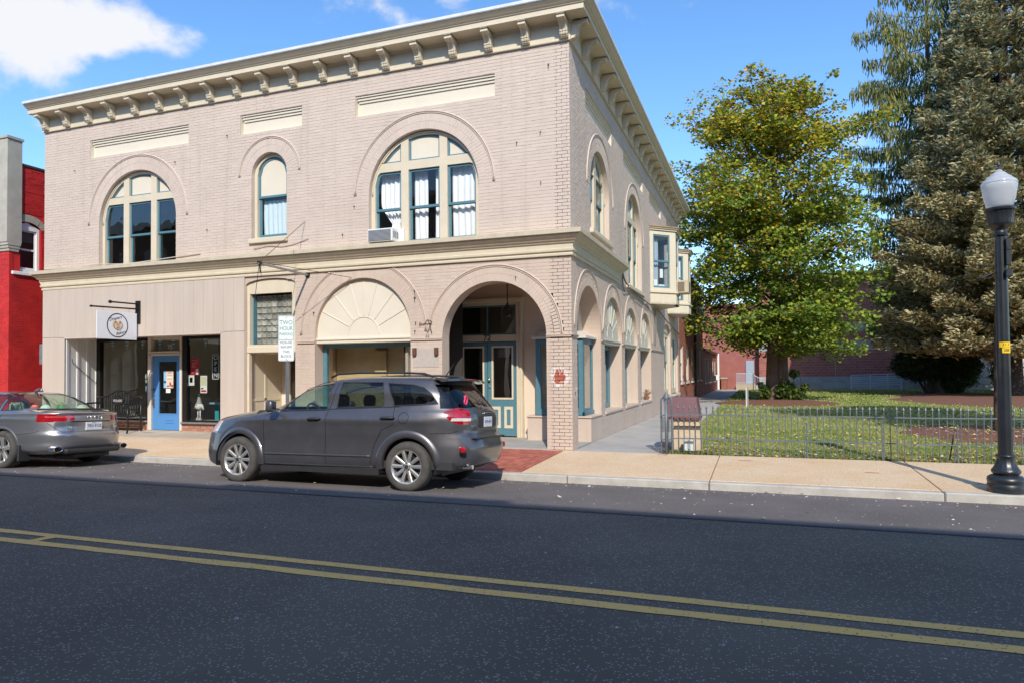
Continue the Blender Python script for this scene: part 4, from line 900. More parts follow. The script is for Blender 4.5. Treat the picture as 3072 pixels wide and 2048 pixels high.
# ---- canted bay windows
def bay(Y0, Wd, F_, z0, z1, zs, zt):
    """near cant from (0,Y0) to (Wd,Y0+Wd), front F_ long, far cant back to the wall"""
    P = [(0, Y0), (Wd, Y0+Wd), (Wd, Y0+Wd+F_), (0, Y0+2*Wd+F_)]
    f = MB(); faces = []
    for i in range(3):
        p, q = Vector((*P[i], 0)), Vector((*P[i+1], 0)); d = q-p; Ln = d.length; d.normalize(); nn = Vector((d.y, -d.x, 0))
        Mp = lambda u, v, dd, p=p, d=d, nn=nn: tuple(p + d*u - nn*dd + Vector((0,0,v)))
        faces.append((Mp, Ln))
    w_ = None
    for Mp, Ln in faces:
        f.plate(rect_loop(0, Ln, zs, zt), [rect_loop(.14, Ln-.25*(Ln > .9)-.14*(Ln <= .9), zs+.10, zt-.14)], Mp, 0, .08)
        f.plate(rect_loop(0, Ln, z0, zs), [], Mp, 0, .08)
        f.box(-.02, Ln+.02, zs-.07, zs, -.05, .04, M=Mp); f.box(-.02, Ln+.02, z0+.36-.0, z0+.385, -.012, .03, M=Mp)
        for c in (Ln*.25, Ln*.75): f.box(c-Ln*.2, c+Ln*.2, z0+.06, z0+.31, -.008, .03, M=Mp)
    f.plate([P[0], P[1], P[2], P[3]], [], lambda u, v, d: (u, v, d), z0, z0+.03); f.plate([P[0], P[1], P[2], P[3]], [], lambda u, v, d: (u, v, d), zt-.03, zt)
    w_ = f.build('bay_window', CREAM, BLD)
    for k, (ov, za, zb) in enumerate(((.05, zt, zt+.06), (.10, zt+.06, zt+.10), (.14, zt+.10, zt+.135))):
        c = MB(); c.plate([(0, Y0-ov*1.2), (Wd+ov, Y0+Wd-ov*.4), (Wd+ov, Y0+Wd+F_+ov*.4), (0, Y0+2*Wd+F_+ov*1.2)], [], lambda u, v, d: (u, v, d), za, zb); c.build('cornice', CREAM if k < 2 else mat('rusty_roof_tin', (.42,.26,.15), rough=.7, var=.4, vscale=5), w_)
    for Mp, Ln in faces:
        a, b_ = .14, Ln-.25*(Ln > .9)-.14*(Ln <= .9); zm = (zs+zt)/2-.02
        sash(Mp, w_, a, b_, zm-.02, zt-.14, .02, GLASS, w=.05); sash(Mp, w_, a, b_, zs+.10, zm+.02, .045, GLASS, w=.05, bottom=.07)
    g = MB(); g.box(.0, .02, Y0+.06, Y0+2*Wd+F_-.05, zs, zt); g.build('backing', DARKIN, w_)
    return w_, faces
bw1, f1 = bay(10.2, .76, .85, 3.76, 6.26, 4.22, 6.26)
bw2, f2 = bay(14.68, .74, .95, 3.78, 6.24, 4.22, 6.24)
curtain(f1[0][0], .2, .5, 4.4, 6.05, .22, mat('grey_curtain', (.35,.40,.46), rough=.9), bw1, 3, .02, seed=50)
b = MB(); b.box(.22, .45, 4.38, 4.62, .2, .23, M=f1[0][0]); b.box(.5, .75, 4.36, 4.46, .2, .3, M=f1[0][0]); b.box(.6, .72, 4.7, 5.0, .25, .28, M=f1[0][0]); b.build('papers', PAPER, bw1)
curtain(f2[0][0], .3, .85, 4.35, 6.0, .18, CURTB, bw2, 3, .02, seed=51)
# ---- window air conditioners
ACW = mat('ac_white', (.72,.72,.70), rough=.4); ACG = mat('ac_grille', (.14,.15,.17), rough=.5); ACT = mat('ac_tan', (.50,.42,.30), rough=.5, var=.15)
AC = thing('window_air_conditioner', 'white window air conditioner with grey louvres in the large arched window', 'air conditioner', (-4.05, -.1, 4.32))
b = MB(); b.rbox(-4.43, -3.83, -.24, .3, 4.325, 4.60, .012); b.build('case', ACW, AC)
b = MB(); b.box(-4.40, -3.86, -.246, -.238, 4.345, 4.575); b.build('grille', ACG, AC)
for k in range(9): b = MB(); b.box(-4.40, -3.86, -.256, -.24, 4.355+.025*k, 4.363+.025*k); b.build('louvre', mat('ac_louvre', (.42,.43,.45), rough=.5) if k == 0 else MATS['ac_louvre'], AC)
for k in range(3): b = MB(); b.box(-3.832, -3.824, -.18+.08*k, -.14+.08*k, 4.40, 4.54); b.build('side_vent', ACG, AC)
b = MB(); b.box(-3.83, -3.70, .05, .14, 4.32, 4.62); b.build('filler_panel', ACW, AC)
AC2 = thing('window_air_conditioner', 'tan window air conditioner jutting from the side of the near bay window', 'air conditioner', (.95, 11.4, 4.1))
b = MB(); b.rbox(.70, 1.16, 11.12, 11.72, 4.18, 4.62, .015); b.build('case', ACT, AC2)
b = MB(); b.box(.80, 1.02, 11.105, 11.125, 4.24, 4.56); b.build('side_vent', mat('ac_brown', (.16,.12,.08), rough=.6), AC2)
b = MB(); b.box(1.155, 1.17, 11.2, 11.64, 4.24, 4.56); b.build('grille', MATS['ac_brown'], AC2)
# potted dried plant on far side sill
PL = thing('dried_plant', 'small dry potted plant on the sill of the farthest sunburst window', 'plant', (-.1, 9.9, .592))
b = MB(); b.lathe([(.05,.593),(.075,.70),(.07,.71),(0,.70)], (-.1,9.85,0), 12); b.build('pot', MATS['brown_print'], PL)
b = MB(); rr = random.Random(5)
for k in range(60):
    a = rr.uniform(0, 2*pi); l_ = rr.uniform(.1, .26); e = rr.uniform(.4, 1.4); p = Vector((-.1, 9.85, .70)); q = p + Vector((cos(a)*cos(e)*l_, sin(a)*cos(e)*l_, sin(e)*l_)); s_ = Vector((-sin(a), cos(a), 0))*.012
    b.add([p, q-s_, q+s_*.3+Vector((0,0,.03)), q+s_], [(0,1,2,3)])
b.build('stems', mat('dry_leaves', (.34,.22,.13), rough=.9, obj_rand=.3), PL, kind='stuff')
# ================================================================ street
def struct(o): o['kind'] = 'structure'; return o
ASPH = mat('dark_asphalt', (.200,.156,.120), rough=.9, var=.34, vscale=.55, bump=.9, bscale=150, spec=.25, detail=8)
ASPH2 = mat('parking_lane_asphalt', (.178,.156,.148), rough=.92, var=.28, vscale=.8, bump=.8, bscale=170, spec=.25, detail=8)
def speckle(m_, scale, dens, col, amt=.8):
    """pale aggregate showing in the surface"""
    t = m_.node_tree; n = t.nodes; l = t.links.new; b = n['Principled BSDF']; src = b.inputs['Base Color'].links[0].from_socket
    v = n.new('ShaderNodeTexVoronoi'); v.inputs['Scale'].default_value = scale; g = n.new('ShaderNodeNewGeometry'); l(g.outputs['Position'], v.inputs['Vector'])
    sx = n.new('ShaderNodeSeparateColor'); l(v.outputs['Color'], sx.inputs[0])
    c1 = n.new('ShaderNodeMath'); c1.operation = 'LESS_THAN'; l(sx.outputs[0], c1.inputs[0]); c1.inputs[1].default_value = dens
    c2 = n.new('ShaderNodeMath'); c2.operation = 'LESS_THAN'; l(v.outputs['Distance'], c2.inputs[0]); c2.inputs[1].default_value = .42
    mu = n.new('ShaderNodeMath'); mu.operation = 'MULTIPLY'; l(c1.outputs[0], mu.inputs[0]); l(c2.outputs[0], mu.inputs[1])
    m3 = n.new('ShaderNodeMath'); m3.operation = 'MULTIPLY'; l(mu.outputs[0], m3.inputs[0]); m3.inputs[1].default_value = amt
    mx = n.new('ShaderNodeMix'); mx.data_type = 'RGBA'; l(m3.outputs[0], mx.inputs[0]); l(src, mx.inputs[6]); mx.inputs[7].default_value = (*col, 1); l(mx.outputs[2], b.inputs['Base Color'])
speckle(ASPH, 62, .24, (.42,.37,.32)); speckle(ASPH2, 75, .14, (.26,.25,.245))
def sheet(xs, ys, zf, m_, name, sub=1):
    V = [(x, y, zf(x, y)) for y in ys for x in xs]; n = len(xs)
    Q = [(j*n+i, j*n+i+1, (j+1)*n+i+1, (j+1)*n+i) for j in range(len(ys)-1) for i in range(n-1)]
    return struct(link(name, np_mesh(name, V, Q, m_, smooth=True)))
def road_z(y):
    pts = [(-40,0),(-8,0),(-5.5,-.045),(-4.6,-.083),(-2.70,-.182)]
    for i in range(4):
        if y <= pts[i+1][0]: t = (y-pts[i][0])/(pts[i+1][0]-pts[i][0]); return pts[i][1]*(1-t)+pts[i+1][1]*t
    return -.182
XS = list(np.linspace(-120, 120, 41))
rng = np.random.default_rng(3)
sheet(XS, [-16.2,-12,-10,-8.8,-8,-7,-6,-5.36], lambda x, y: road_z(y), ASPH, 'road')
sheet(XS, [-5.36,-5.0,-4.6,-4.0,-3.3,-2.68], lambda x, y: road_z(y), ASPH2, 'parking_lane')
b = MB(); b.box(-120, 120, -5.40, -5.345, -.07, road_z(-5.36)+.006); struct(b.build('road_seam', mat('tar_seam', (.03,.03,.032), rough=.7)))
YEL = mat('yellow_road_paint', (.96,.54,.13), rough=.8, var=.30, vscale=7, col2=(.84,.48,.17), bump=.5, bscale=120); speckle(YEL, 60, .10, (.12,.10,.08))
def stripe(y0, y1, name='yellow_line'):
    b = MB(); xs = np.linspace(-60, 60, 481); r = np.random.default_rng(int(abs(y0)*100)); a = r.normal(0, .004, 481); c = r.normal(0, .004, 481)
    V = [(x, y0+a[i], road_z(y0)+.004) for i, x in enumerate(xs)] + [(x, y1+c[i], road_z(y1)+.004) for i, x in enumerate(xs)]
    struct(link(name, np_mesh(name, V, [(i, i+1, 481+i+1, 481+i) for i in range(480)], YEL)))
stripe(-8.31, -8.205); stripe(-8.57, -8.455)
b = MB(); b.add([(-2.99,-8.46,.0045),(-2.88,-8.46,.0045),(-2.84,-8.30,.0045),(-2.97,-8.30,.0045)], [(0,1,2,3)]); struct(b.build('yellow_tick', YEL))
# kerb stones
KERB = mat('kerb_concrete', (.50,.47,.42), rough=.9, var=.45, vscale=3.5, bump=.5, bscale=60, col2=(.34,.32,.29))
kb = bpy.data.objects.new('kerb', None); COL.objects.link(kb); kb['kind'] = 'structure'
xk = -36.0
xs_k = [-36, -33.1, -30.1, -27.1, -24.1, -21.1, -18.2, -15.2, -12.2, -9.2, -6.2, -3.2, -1.1, .62, 2.73, 5.67, 8.62, 11.6, 14.5, 17.5, 20.5, 23.5]
for a, c in zip(xs_k[:-1], xs_k[1:]):
    dz = random.uniform(-.004, .004)
    b = MB(); b.rbox(a+.006, c-.006, -2.70+random.uniform(-.006,.006), -2.53, -.4, -.068+dz, .014); b.build('kerb_stone', KERB, kb)
# pavement slabs of exposed aggregate
AGG = mat('exposed_aggregate', (.66,.455,.265), rough=.95, var=.25, vscale=1.1, bump=1.0, bscale=110, col2=(.72,.56,.39), spec=.2, detail=9)
speckle(AGG, 48, .30, (.42,.26,.13), .7); speckle(AGG, 60, .12, (.80,.70,.55), .7); 
PAVN = bpy.data.objects.new('pavement', None); COL.objects.link(PAVN); PAVN['kind'] = 'structure'
def slabz(y): return -.066 + (y+2.53)/2.55*.066
def slab(a, c, y0, y1, m_=AGG, par=PAVN, name='slab', zf=slabz):
    b = MB(); V = [(a+.008,y0,zf(y0)),(c-.008,y0,zf(y0)),(c-.008,y1,zf(y1)),(a+.008,y1,zf(y1))]; e = .006
    V2 = [(x+(e if i in (0,3) else -e), y+(e if i < 2 else -e), z) for i, (x, y, z) in enumerate(V)]; V1 = [(x, y, z-e) for x, y, z in V]; V0 = [(x, y, z-.12) for x, y, z in V]
    b.add(V2+V1+V0, [(0,1,2,3)] + [(i+4, (i+1)%4+4, (i+1)%4, i) for i in range(4)] + [(i+8, (i+1)%4+8, (i+1)%4+4, i+4) for i in range(4)]); return b.build(name, m_, par)
for a, c in zip(xs_k[:-1], xs_k[1:]):
    if c <= -3.1 or a >= 2.7: slab(a, c, -2.53, .02)
slab(-6.2, -3.15, -2.53, .02) if False else None
slab(-.19, 2.73, -2.53, .02)
b = MB(); b.box(-120, 120, -2.6, .3, -.35, -.135); struct(b.build('pavement_bed', CONC))
# strip of old concrete and shop forecourt
FC = mat('forecourt_concrete', (.52,.44,.34), rough=.9, var=.3, vscale=1.5, bump=.4)
b = MB(); b.add([(-14.5,.02,.0),(-8.5,.02,.0),(-8.5,1.1,.075),(-14.5,1.1,.075),(-14.5,.02,-.1),(-8.5,.02,-.1)], [(0,1,2,3),(4,5,1,0)]); b.build('forecourt', FC, PAVN)
b = MB(); b.box(-7.87, -6.46, .02, 1.35, -.1, .02); b.build('entry_step', FC, PAVN)
# red brick paving before the corner entrance
PAVB = mat('red_paver', (.44,.13,.085), rough=.85, var=.3, vscale=5, bump=.4, bscale=90, obj_rand=.17)
ub = MB(); e = .05
ub.add([(0,0,-.04),(1,0,-.04),(1,1,-.04),(0,1,-.04),(0,0,-.004),(1,0,-.004),(1,1,-.004),(0,1,-.004),(e,e*.5,0),(1-e,e*.5,0),(1-e,1-e*.5,0),(e,1-e*.5,0)], [(8,9,10,11)]+[(i+4,(i+1)%4+4,(i+1)%4+8,i+8) for i in range(4)]+[(i,(i+1)%4,(i+1)%4+4,i+4) for i in range(4)])
ubm = bpy.data.meshes.new('brick'); ubm.from_pydata(ub.v, [], ub.f); ubm.materials.append(PAVB); ubm.update()
pv = []; col = 0; x = -.20
while x > -3.15:
    y = -2.53 + (0 if col % 2 else -.1)
    while y < .0:
        y0, y1 = max(y, -2.53), min(y+.195, .015)
        if y1-y0 > .03: pv.append((x-.094, x, y0, y1))
        y += .203
    x -= .103; col += 1
VB, QB = [], []
for i, (a, c, y0, y1) in enumerate(pv):
    z = slabz((y0+y1)/2)+random.uniform(-.003,.003)
    if i < 290:
        o = link('brick', ubm, PAVN); o.location = (a, y0, z); o.scale = (c-a, y1-y0, 1)
        o.rotation_euler = (math.atan(.066/2.55), random.uniform(-.01,.01), 0)
    else:
        k = len(VB); VB += [(a,y0,z-.04),(c,y0,z-.04),(c,y1,z-.04),(a,y1,z-.04),(a,y0,z),(c,y0,z),(c,y1,z),(a,y1,z)]; QB += [(k+4,k+5,k+6,k+7)]+[(k+q,k+(q+1)%4,k+(q+1)%4+4,k+q+4) for q in range(4)]
if VB: link('paver_field', np_mesh('paver_field', VB, QB, PAVB), PAVN, 'stuff')
b = MB(); b.add([(-3.2,-2.53,-.085),(-.19,-2.53,-.085),(-.19,.02,-.018),(-3.2,.02,-.018)], [(0,1,2,3)]); b.build('sand_bed', mat('pink_sand_joint', (.56,.36,.27), rough=1), PAVN)
# path beside the building
PATHM = mat('path_concrete', (.44,.42,.395), rough=.9, var=.38, vscale=.9, bump=.5, bscale=90, col2=(.30,.29,.275), detail=9)
PATH = bpy.data.objects.new('path', None); COL.objects.link(PATH); PATH['kind'] = 'structure'
yy = .03
while yy < 44:
    y1 = yy+2.6; slab(-.0, 1.72, yy, y1-.0, PATHM, PATH, 'slab', lambda y: .0); yy = y1
b = MB(); b.box(-.6, 1.76, .02, 47, -.3, -.02); struct(b.build('path_bed', CONC))
b = MB(); b.box(1.0, 4.6, 41.5, 46, -.2, .012); struct(b.build('paved_court', PATHM))
# lawn, beds, far ground
LAWN = mat('lawn_soil_and_grass', (.155,.205,.032), rough=1, var=.5, vscale=2.2, bump=1, bscale=40, col2=(.29,.25,.095), detail=10)
def lawn_z(x, y): return .012*sin(x*.9+1)*cos(y*.7) + min(.04, max(0, (y-.1)*.02))
sheet(list(np.linspace(1.76, 60, 80)), list(np.linspace(.04, 60, 80)), lambda x, y: -.005+lawn_z(x, y)*(1 if y > .1 else .2), LAWN, 'lawn')
b = MB(); b.box(-700, 700, -700, 900, -1.2, -.42); struct(b.build('ground', mat('far_ground', (.09,.10,.05), rough=1, var=.3, vscale=.05)))
b = MB(); b.box(-120, 120, -19.2, -16.2, -.4, .12); struct(b.build('opposite_pavement', AGG))
MULCH = mat('red_mulch', (.24,.095,.05), rough=1, var=.5, vscale=14, bump=1, bscale=45, col2=(.11,.05,.03), detail=10)
def bed(cx_, cy_, rx, ry, rot, name='mulch_bed', h=.07):
    V, Q = [], []; R, K = 8, 40
    for i in range(R+1):
        for k in range(K):
            a = 2*pi*k/K; q = i/R*(1+.06*sin(3*a+cx_)+.04*sin(7*a)); u, v = rx*q*cos(a), ry*q*sin(a)
            x, y = cx_+u*cos(rot)-v*sin(rot), cy_+u*sin(rot)+v*cos(rot)
            if y < .12: y = .12
            V.append((x, y, lawn_z(x, y)+.012+h*(1-(i/R)**2)+(0 if i < R else -.03)))
    Q = [(i*K+k, i*K+(k+1)%K, (i+1)*K+(k+1)%K, (i+1)*K+k) for i in range(R) for k in range(K)]
    struct(link(name, np_mesh(name, V, Q, MULCH, smooth=True)))
bed(4.2, 20.9, 2.7, 3.2, 0); bed(15.5, 25.0, 6.4, 7.8, .2); bed(9.0, 5.6, 2.7, 2.5, .3); bed(14.2, 33, 5, 3, 0)
# grass blades, fallen leaves, grit
GRS = [mat('grass_green', (.14,.22,.03), rough=.9), mat('grass_yellowed', (.34,.32,.10), rough=.9), mat('grass_dark', (.085,.14,.025), rough=.9)]
def grass(n, x0, x1, y0, y1, h, seed, name='grass'):
    r = np.random.default_rng(seed); x = r.uniform(x0, x1, n); y = y0+(y1-y0)*r.uniform(0, 1, n)**1.6
    nz = np.sin(x*2.1+np.sin(y*1.7)*2)*np.cos(y*1.3+x*.5)+.5*np.sin(x*6+y*5)
    keep = r.uniform(-1.6, 1.6, n) < nz+1.0
    for (cx_, cy_, rx, ry) in ((4.2,20.9,2.7,3.2),(15.5,25,6.6,7.8),(9,5.6,2.6,2.4)): keep &= ((x-cx_)/rx)**2+((y-cy_)/ry)**2 > .95
    x, y, nz = x[keep], y[keep], nz[keep]; n = len(x); a = r.uniform(0, 2*pi, n); hh = h*r.uniform(.5, 1.25, n); w_ = .005+.0022*np.maximum(0, y)*.35; ln = r.normal(0, .45, (n, 2))*hh[:,None]
    z = np.array([lawn_z(p, q)-.01 for p, q in zip(x, y)])
    V = np.zeros((n, 3, 3)); V[:,0] = np.stack([x-w_*np.cos(a), y-w_*np.sin(a), z], 1); V[:,1] = np.stack([x+w_*np.cos(a), y+w_*np.sin(a), z], 1); V[:,2] = np.stack([x+ln[:,0], y+ln[:,1], z+hh], 1)
    mi = np.where(nz+r.normal(0, .8, n) < -.35, 1, np.where(r.uniform(0,1,n) < .25, 2, 0))
    return link(name, np_mesh(name, V.reshape(-1,3), np.arange(3*n).reshape(-1,3), GRS, mi), None, 'stuff')
grass(52000, 1.8, 12, .06, 5.5, .05, 1); grass(70000, 1.8, 26, 4, 42, .075, 2)
LEAFS = [mat('fallen_leaf_tan', (.42,.27,.13), rough=.8), mat('fallen_leaf_yellow', (.58,.42,.10), rough=.8), mat('fallen_leaf_brown', (.22,.10,.05), rough=.8), mat('fallen_leaf_pale', (.60,.48,.32), rough=.8)]
def scatter_leaves(n, fx, fy, zf, s0, s1, seed, name='fallen_leaves', mats=None, flat=.35):
    r = np.random.default_rng(seed); x, y = fx(r, n), fy(r, n); V = np.zeros((n,4,3)); a = r.uniform(0, 2*pi, n); s = r.uniform(s0, s1, n); z = np.array([zf(p, q) for p, q in zip(x, y)])
    t = r.normal(0, flat, (n, 4))
    for k, (u, v) in enumerate(((-1,0),(0,-.6),(1,0),(0,.6))):
        V[:,k,0] = x+s*(u*np.cos(a)-v*np.sin(a)); V[:,k,1] = y+s*(u*np.sin(a)+v*np.cos(a)); V[:,k,2] = z+.012+s*np.abs(t[:,k])
    return link(name, np_mesh(name, V.reshape(-1,3), np.arange(4*n).reshape(-1,4), mats or LEAFS, r.integers(0, len(mats or LEAFS), n)), None, 'stuff')
scatter_leaves(1900, lambda r, n: r.uniform(1.9, 11, n), lambda r, n: .08+5*r.uniform(0,1,n)**2, lawn_z, .02, .05, 11)
scatter_leaves(1500, lambda r, n: r.uniform(1.9, 22, n), lambda r, n: r.uniform(4, 40, n), lawn_z, .03, .07, 12)
scatter_leaves(900, lambda r, n: r.normal(9, 1.3, n), lambda r, n: np.abs(r.normal(5.4, 1.2, n)), lambda x, y: lawn_z(x,y)+.07, .02, .05, 13)
scatter_leaves(26, lambda r, n: r.uniform(-9, 8, n), lambda r, n: -2.78+np.abs(r.normal(0,.03,n)), lambda x, y: road_z(y), .02, .05, 14)
scatter_leaves(14, lambda r, n: r.uniform(-9, 9, n), lambda r, n: r.uniform(-5.2,-3,n), lambda x, y: road_z(y), .02, .04, 15)
GRIT = [mat('pale_grit', (.62,.60,.57), rough=.9), mat('grey_grit', (.40,.38,.36), rough=.9)]
def grit(n, y0, y1, seed, sc=1.0, x0=-15, x1=10):
    r = np.random.default_rng(seed); x = r.uniform(x0, x1, n); y = r.uniform(y0, y1, n); s = r.gamma(1.6, .0030, n)*sc+.002; V = np.zeros((n,5,3)); a = r.uniform(0, 2*pi, n); z = np.array([road_z(q) for q in y])
    for k in range(4): V[:,k,0] = x+s*np.cos(a+k*pi/2)*r.uniform(.6,1.2,n); V[:,k,1] = y+s*np.sin(a+k*pi/2)*r.uniform(.6,1.2,n); V[:,k,2] = z+.001
    V[:,4,0] = x; V[:,4,1] = y; V[:,4,2] = z+s*.6
    T_ = np.concatenate([np.stack([np.arange(n)*5+k, np.arange(n)*5+(k+1)%4, np.arange(n)*5+4], 1) for k in range(4)])
    link('road_grit', np_mesh('road_grit', V.reshape(-1,3), T_, GRIT, r.integers(0,2,len(T_))), None, 'stuff')
grit(900, -5.3, -2.75, 21); grit(700, -3.1, -2.72, 24); grit(140, -8.2, -5.4, 22, .9); grit(130, -10.8, -8.6, 23, .8, -5, 6)
PINKM = mat('pink_survey_paint', (.75,.16,.18), rough=.8, var=.5, vscale=20)
for (x, y, l_) in ((1.62,.0-.14,.2), (3.05,-.5,.24), (4.9,-1.3,.22), (6.2,-1.9,.25), (6.9,-2.3,.3)):
    b = MB(); z = slabz(y)+.003; b.add([(x,y,z),(x+l_,y-.02,z),(x+l_*.95,y+.035,z),(x+.03,y+.045,z)], [(0,1,2,3)]); struct(b.build('paint_mark', PINKM))

# ================================================================ street furniture
IRON = mat('blue_grey_painted_iron', (.15,.175,.20), rough=.5, var=.3, vscale=8, metal=.2)
FN = thing('iron_fence', 'low grey painted iron fence with spearhead pickets along the lawn', 'fence', (5, .05, 0))
pk = MB(); pk.tube([(0,0,-.05),(0,0,.79)], .0085, 6); pk.lathe([(.0085,.775),(.016,.785),(.016,.795),(.009,.80),(.012,.815),(.0085,.825),(.010,.83),(.021,.85),(.016,.87),(.006,.893),(0,.902)], n=6)
pm = pk.build('picket', IRON, FN, smooth=False); pm.location = (2.0, .05, 0); pm.matrix_parent_inverse = world_of(FN).inverted(); rp = random.Random(4)
for k in range(1, 76):
    o = pm.copy(); COL.objects.link(o); o.location = (2.0+.1025*k, .05, rp.uniform(-.006,.004)); o.rotation_euler = (rp.uniform(-.012,.012), rp.uniform(-.012,.012), 0)
for z in (.722, .287):
    b = MB(); xs = np.linspace(1.86, 9.8, 28)
    for i in range(27): b.box(xs[i], xs[i+1], .038, .062, z-.009+.004*sin(i*.8), z+.011+.004*sin(i*.8))
    b.build('rail', IRON, FN)
for x in (4.16, 5.33, 6.42, 8.6):
    b = MB(); b.tube([(x+.03,.05,-.05),(x+.03,.05,.60)], .013, 6); b.lathe([(.015,.585),(.022,.60),(.015,.615)], (x+.03,.05,0), 8); b.build('stay', IRON, FN)
b = MB(); b.tube([(6.35,.16,-.02),(6.42,.07,.56)], .011, 6); b.build('stay', BLACK, FN)
# ornamental end post of bent tubes under a spearhead
PO = thing('gate_post', 'ornate iron end post of bent tubes under a spearhead beside the path', 'post', (1.79, .05, 0))
for (dx, dy) in ((-.095,-.02), (.10,-.02), (0,.12)):
    b = MB(); b.tube(spl([(1.79+dx,.05+dy,-.05),(1.79+dx,.05+dy,.5),(1.79+dx,.05+dy,.93),(1.79+dx*.95,.05+dy*.95,1.0),(1.79+dx*.62,.05+dy*.62,1.045),(1.79+dx*.25,.05+dy*.25,1.01)], 5), .017, 8); b.build('tube', IRON, PO, smooth=True)
b = MB(); b.tube([(1.79,-.02,-.05),(1.79,-.02,.98)], .026, 10); b.build('shaft', IRON, PO, smooth=True)
b = MB(); b.lathe([(.03,.955),(.045,.965),(.042,.99),(.058,1.03),(.052,1.06),(.025,1.115),(0,1.165)], (1.79,.0,0), 8); b.build('spearhead', IRON, PO)
for z in (.70, .25): b = MB(); b.box(1.68, 1.90, -.03, .0, z, z+.03); b.build('collar', IRON, PO)
for (xx, za, zb) in ((1.74,.40,.68), (1.845,.40,.68), (1.74,.02,.23), (1.845,.02,.23)):
    b = MB()
    for k in range(5):
        zc = za+(zb-za)*(k+.5)/5; b.tube([(xx+.022*cos(a)*(1-.1*a), -.015, zc+.026*sin(a)*(1-.08*a)) for a in [i*.7 for i in range(9)]], .006, 5)
    b.build('scrollwork', BLACK, PO)
# litter bin with sloping lid
BIN = thing('litter_bin', 'pebbled concrete litter bin with a sloping brown lid behind the iron fence', 'bin', (2.09, .65, 0))
AGGB = mat('bin_aggregate', (.50,.37,.24), rough=.95, var=.4, vscale=40, bump=1, bscale=90, col2=(.62,.52,.38)); LID = mat('brown_lid', (.16,.075,.085), rough=.5, var=.15, vscale=6)
def taper(b, x0, x1, y0, y1, z0, z1, i, mi=0):
    b.add([(x0,y0,z0),(x1,y0,z0),(x1,y1,z0),(x0,y1,z0),(x0+i,y0+i,z1),(x1-i,y0+i,z1),(x1-i,y1-i,z1),(x0+i,y1-i,z1)], [(3,2,1,0),(4,5,6,7),(0,1,5,4),(1,2,6,5),(2,3,7,6),(3,0,4,7)], mi)
b = MB(); taper(b, 1.85, 2.37, .40, .92, .02, .455, .012); taper(b, 1.865, 2.355, .415, .905, .495, .62, .004); b.build('body', AGGB, BIN)
b = MB(); b.box(1.875, 2.345, .425, .895, .45, .50); b.build('band', mat('bin_band', (.06,.045,.035), rough=.8), BIN)
b = MB(); taper(b, 1.73, 2.36, .36, .96, .615, .66, -.004); taper(b, 1.735, 2.355, .365, .955, .66, 1.0, .055); taper(b, 1.79, 2.30, .42, .90, 1.0, 1.03, .02); b.build('lid', LID, BIN)
UB = thing('utility_box', 'small pale grey electrical box on a stub post in front of the litter bin', 'box', (2.17, .2, 0))
b = MB(); b.rbox(2.08, 2.26, .16, .26, .05, .24, .008); b.rbox(2.065, 2.275, .145, .275, .235, .255, .006); b.build('case', mat('pale_grey_box', (.55,.60,.62), rough=.45), UB)
b = MB(); b.tube([(2.15,.21,-.05),(2.15,.21,.06)], .018, 8); b.tube([(2.20,.21,-.05),(2.20,.21,.06)], .014, 8); b.build('stub', STEEL, UB)
# weeds at the fence foot
b = MB(); rr = random.Random(9)
for k in range(420):
    x = rr.choice([rr.uniform(1.9,2.7), rr.uniform(1.9, 8)]); y = rr.uniform(.03,.22); a = rr.uniform(0,2*pi); l_ = rr.uniform(.02,.055); h = rr.uniform(.01,.07); p = Vector((x,y,h)); d_ = Vector((cos(a),sin(a),rr.uniform(-.2,.5)))*l_; s_ = Vector((-sin(a),cos(a),0))*l_*.45
    b.add([p, p+d_*.5-s_, p+d_, p+d_*.5+s_], [(0,1,2,3)], rr.choice((0,0,1,2)))
b.build('weeds', GRS, None, kind='stuff')
# post with a plate seen edge-on
S2 = thing('edge_on_sign', 'thin steel signpost on the lawn with its plate turned edge on', 'sign', (3.19, 1.8, 0))
b = MB(); b.box(3.178, 3.205, 1.79, 1.815, -.05, 1.20); b.build('post', STEEL, S2)
b = MB(); b.box(3.160, 3.172, 1.66, 1.94, .80, 1.19); b.build('plate', WHITE, S2)
# lamp post
LP = thing('street_lamp', 'black fluted street lamp with frosted acorn globe on the pavement', 'street lamp', (6.42, -2.47, -.06))
LB = mat('lamp_black_paint', (.022,.026,.032), rough=.38, var=.4, vscale=5, coat=.3); lx, ly = 6.42, -2.42
b = MB(); b.lathe([(.20,-.075),(.212,-.06),(.212,.035),(.205,.045),(.20,.05),(.208,.06),(.213,.09),(.205,.125),(.17,.15),(.14,.16),(.135,.168)], (lx,ly,0), 40); b.build('base', LB, LP, smooth=True)
b = MB(); b.lathe([(.135,.165),(.155,.178),(.165,.20),(.16,.222),(.145,.245),(.125,.28),(.11,.32),(.103,.36),(.10,.385),(.112,.39),(.115,.402),(.112,.415),(.098,.42)], (lx,ly,0), 48, flute=(.24,.37,16,.07)); b.build('bell', LB, LP, smooth=True)
b = MB(); b.lathe([(.084,.415),(.066,3.25)], (lx,ly,0), 48, flute=(0,9,16,.055)); b.build('shaft', LB, LP, auto=50)
b = MB(); b.lathe([(.078,3.245),(.088,3.25),(.09,3.275),(.075,3.285),(.07,3.32),(.085,3.345),(.125,3.37),(.145,3.385),(.15,3.40)], (lx,ly,0), 32); b.lathe([(.135,3.395),(.150,3.45),(.160,3.56),(.160,3.575)], (lx,ly,0), 48, flute=(3.40,3.56,18,.09)); b.lathe([(.172,3.572),(.176,3.58),(.176,3.605),(.165,3.612),(.12,3.615)], (lx,ly,0), 32); b.build('cup', LB, LP, auto=50)
FROST = bpy.data.materials.new('frosted_globe'); FROST.use_nodes = True
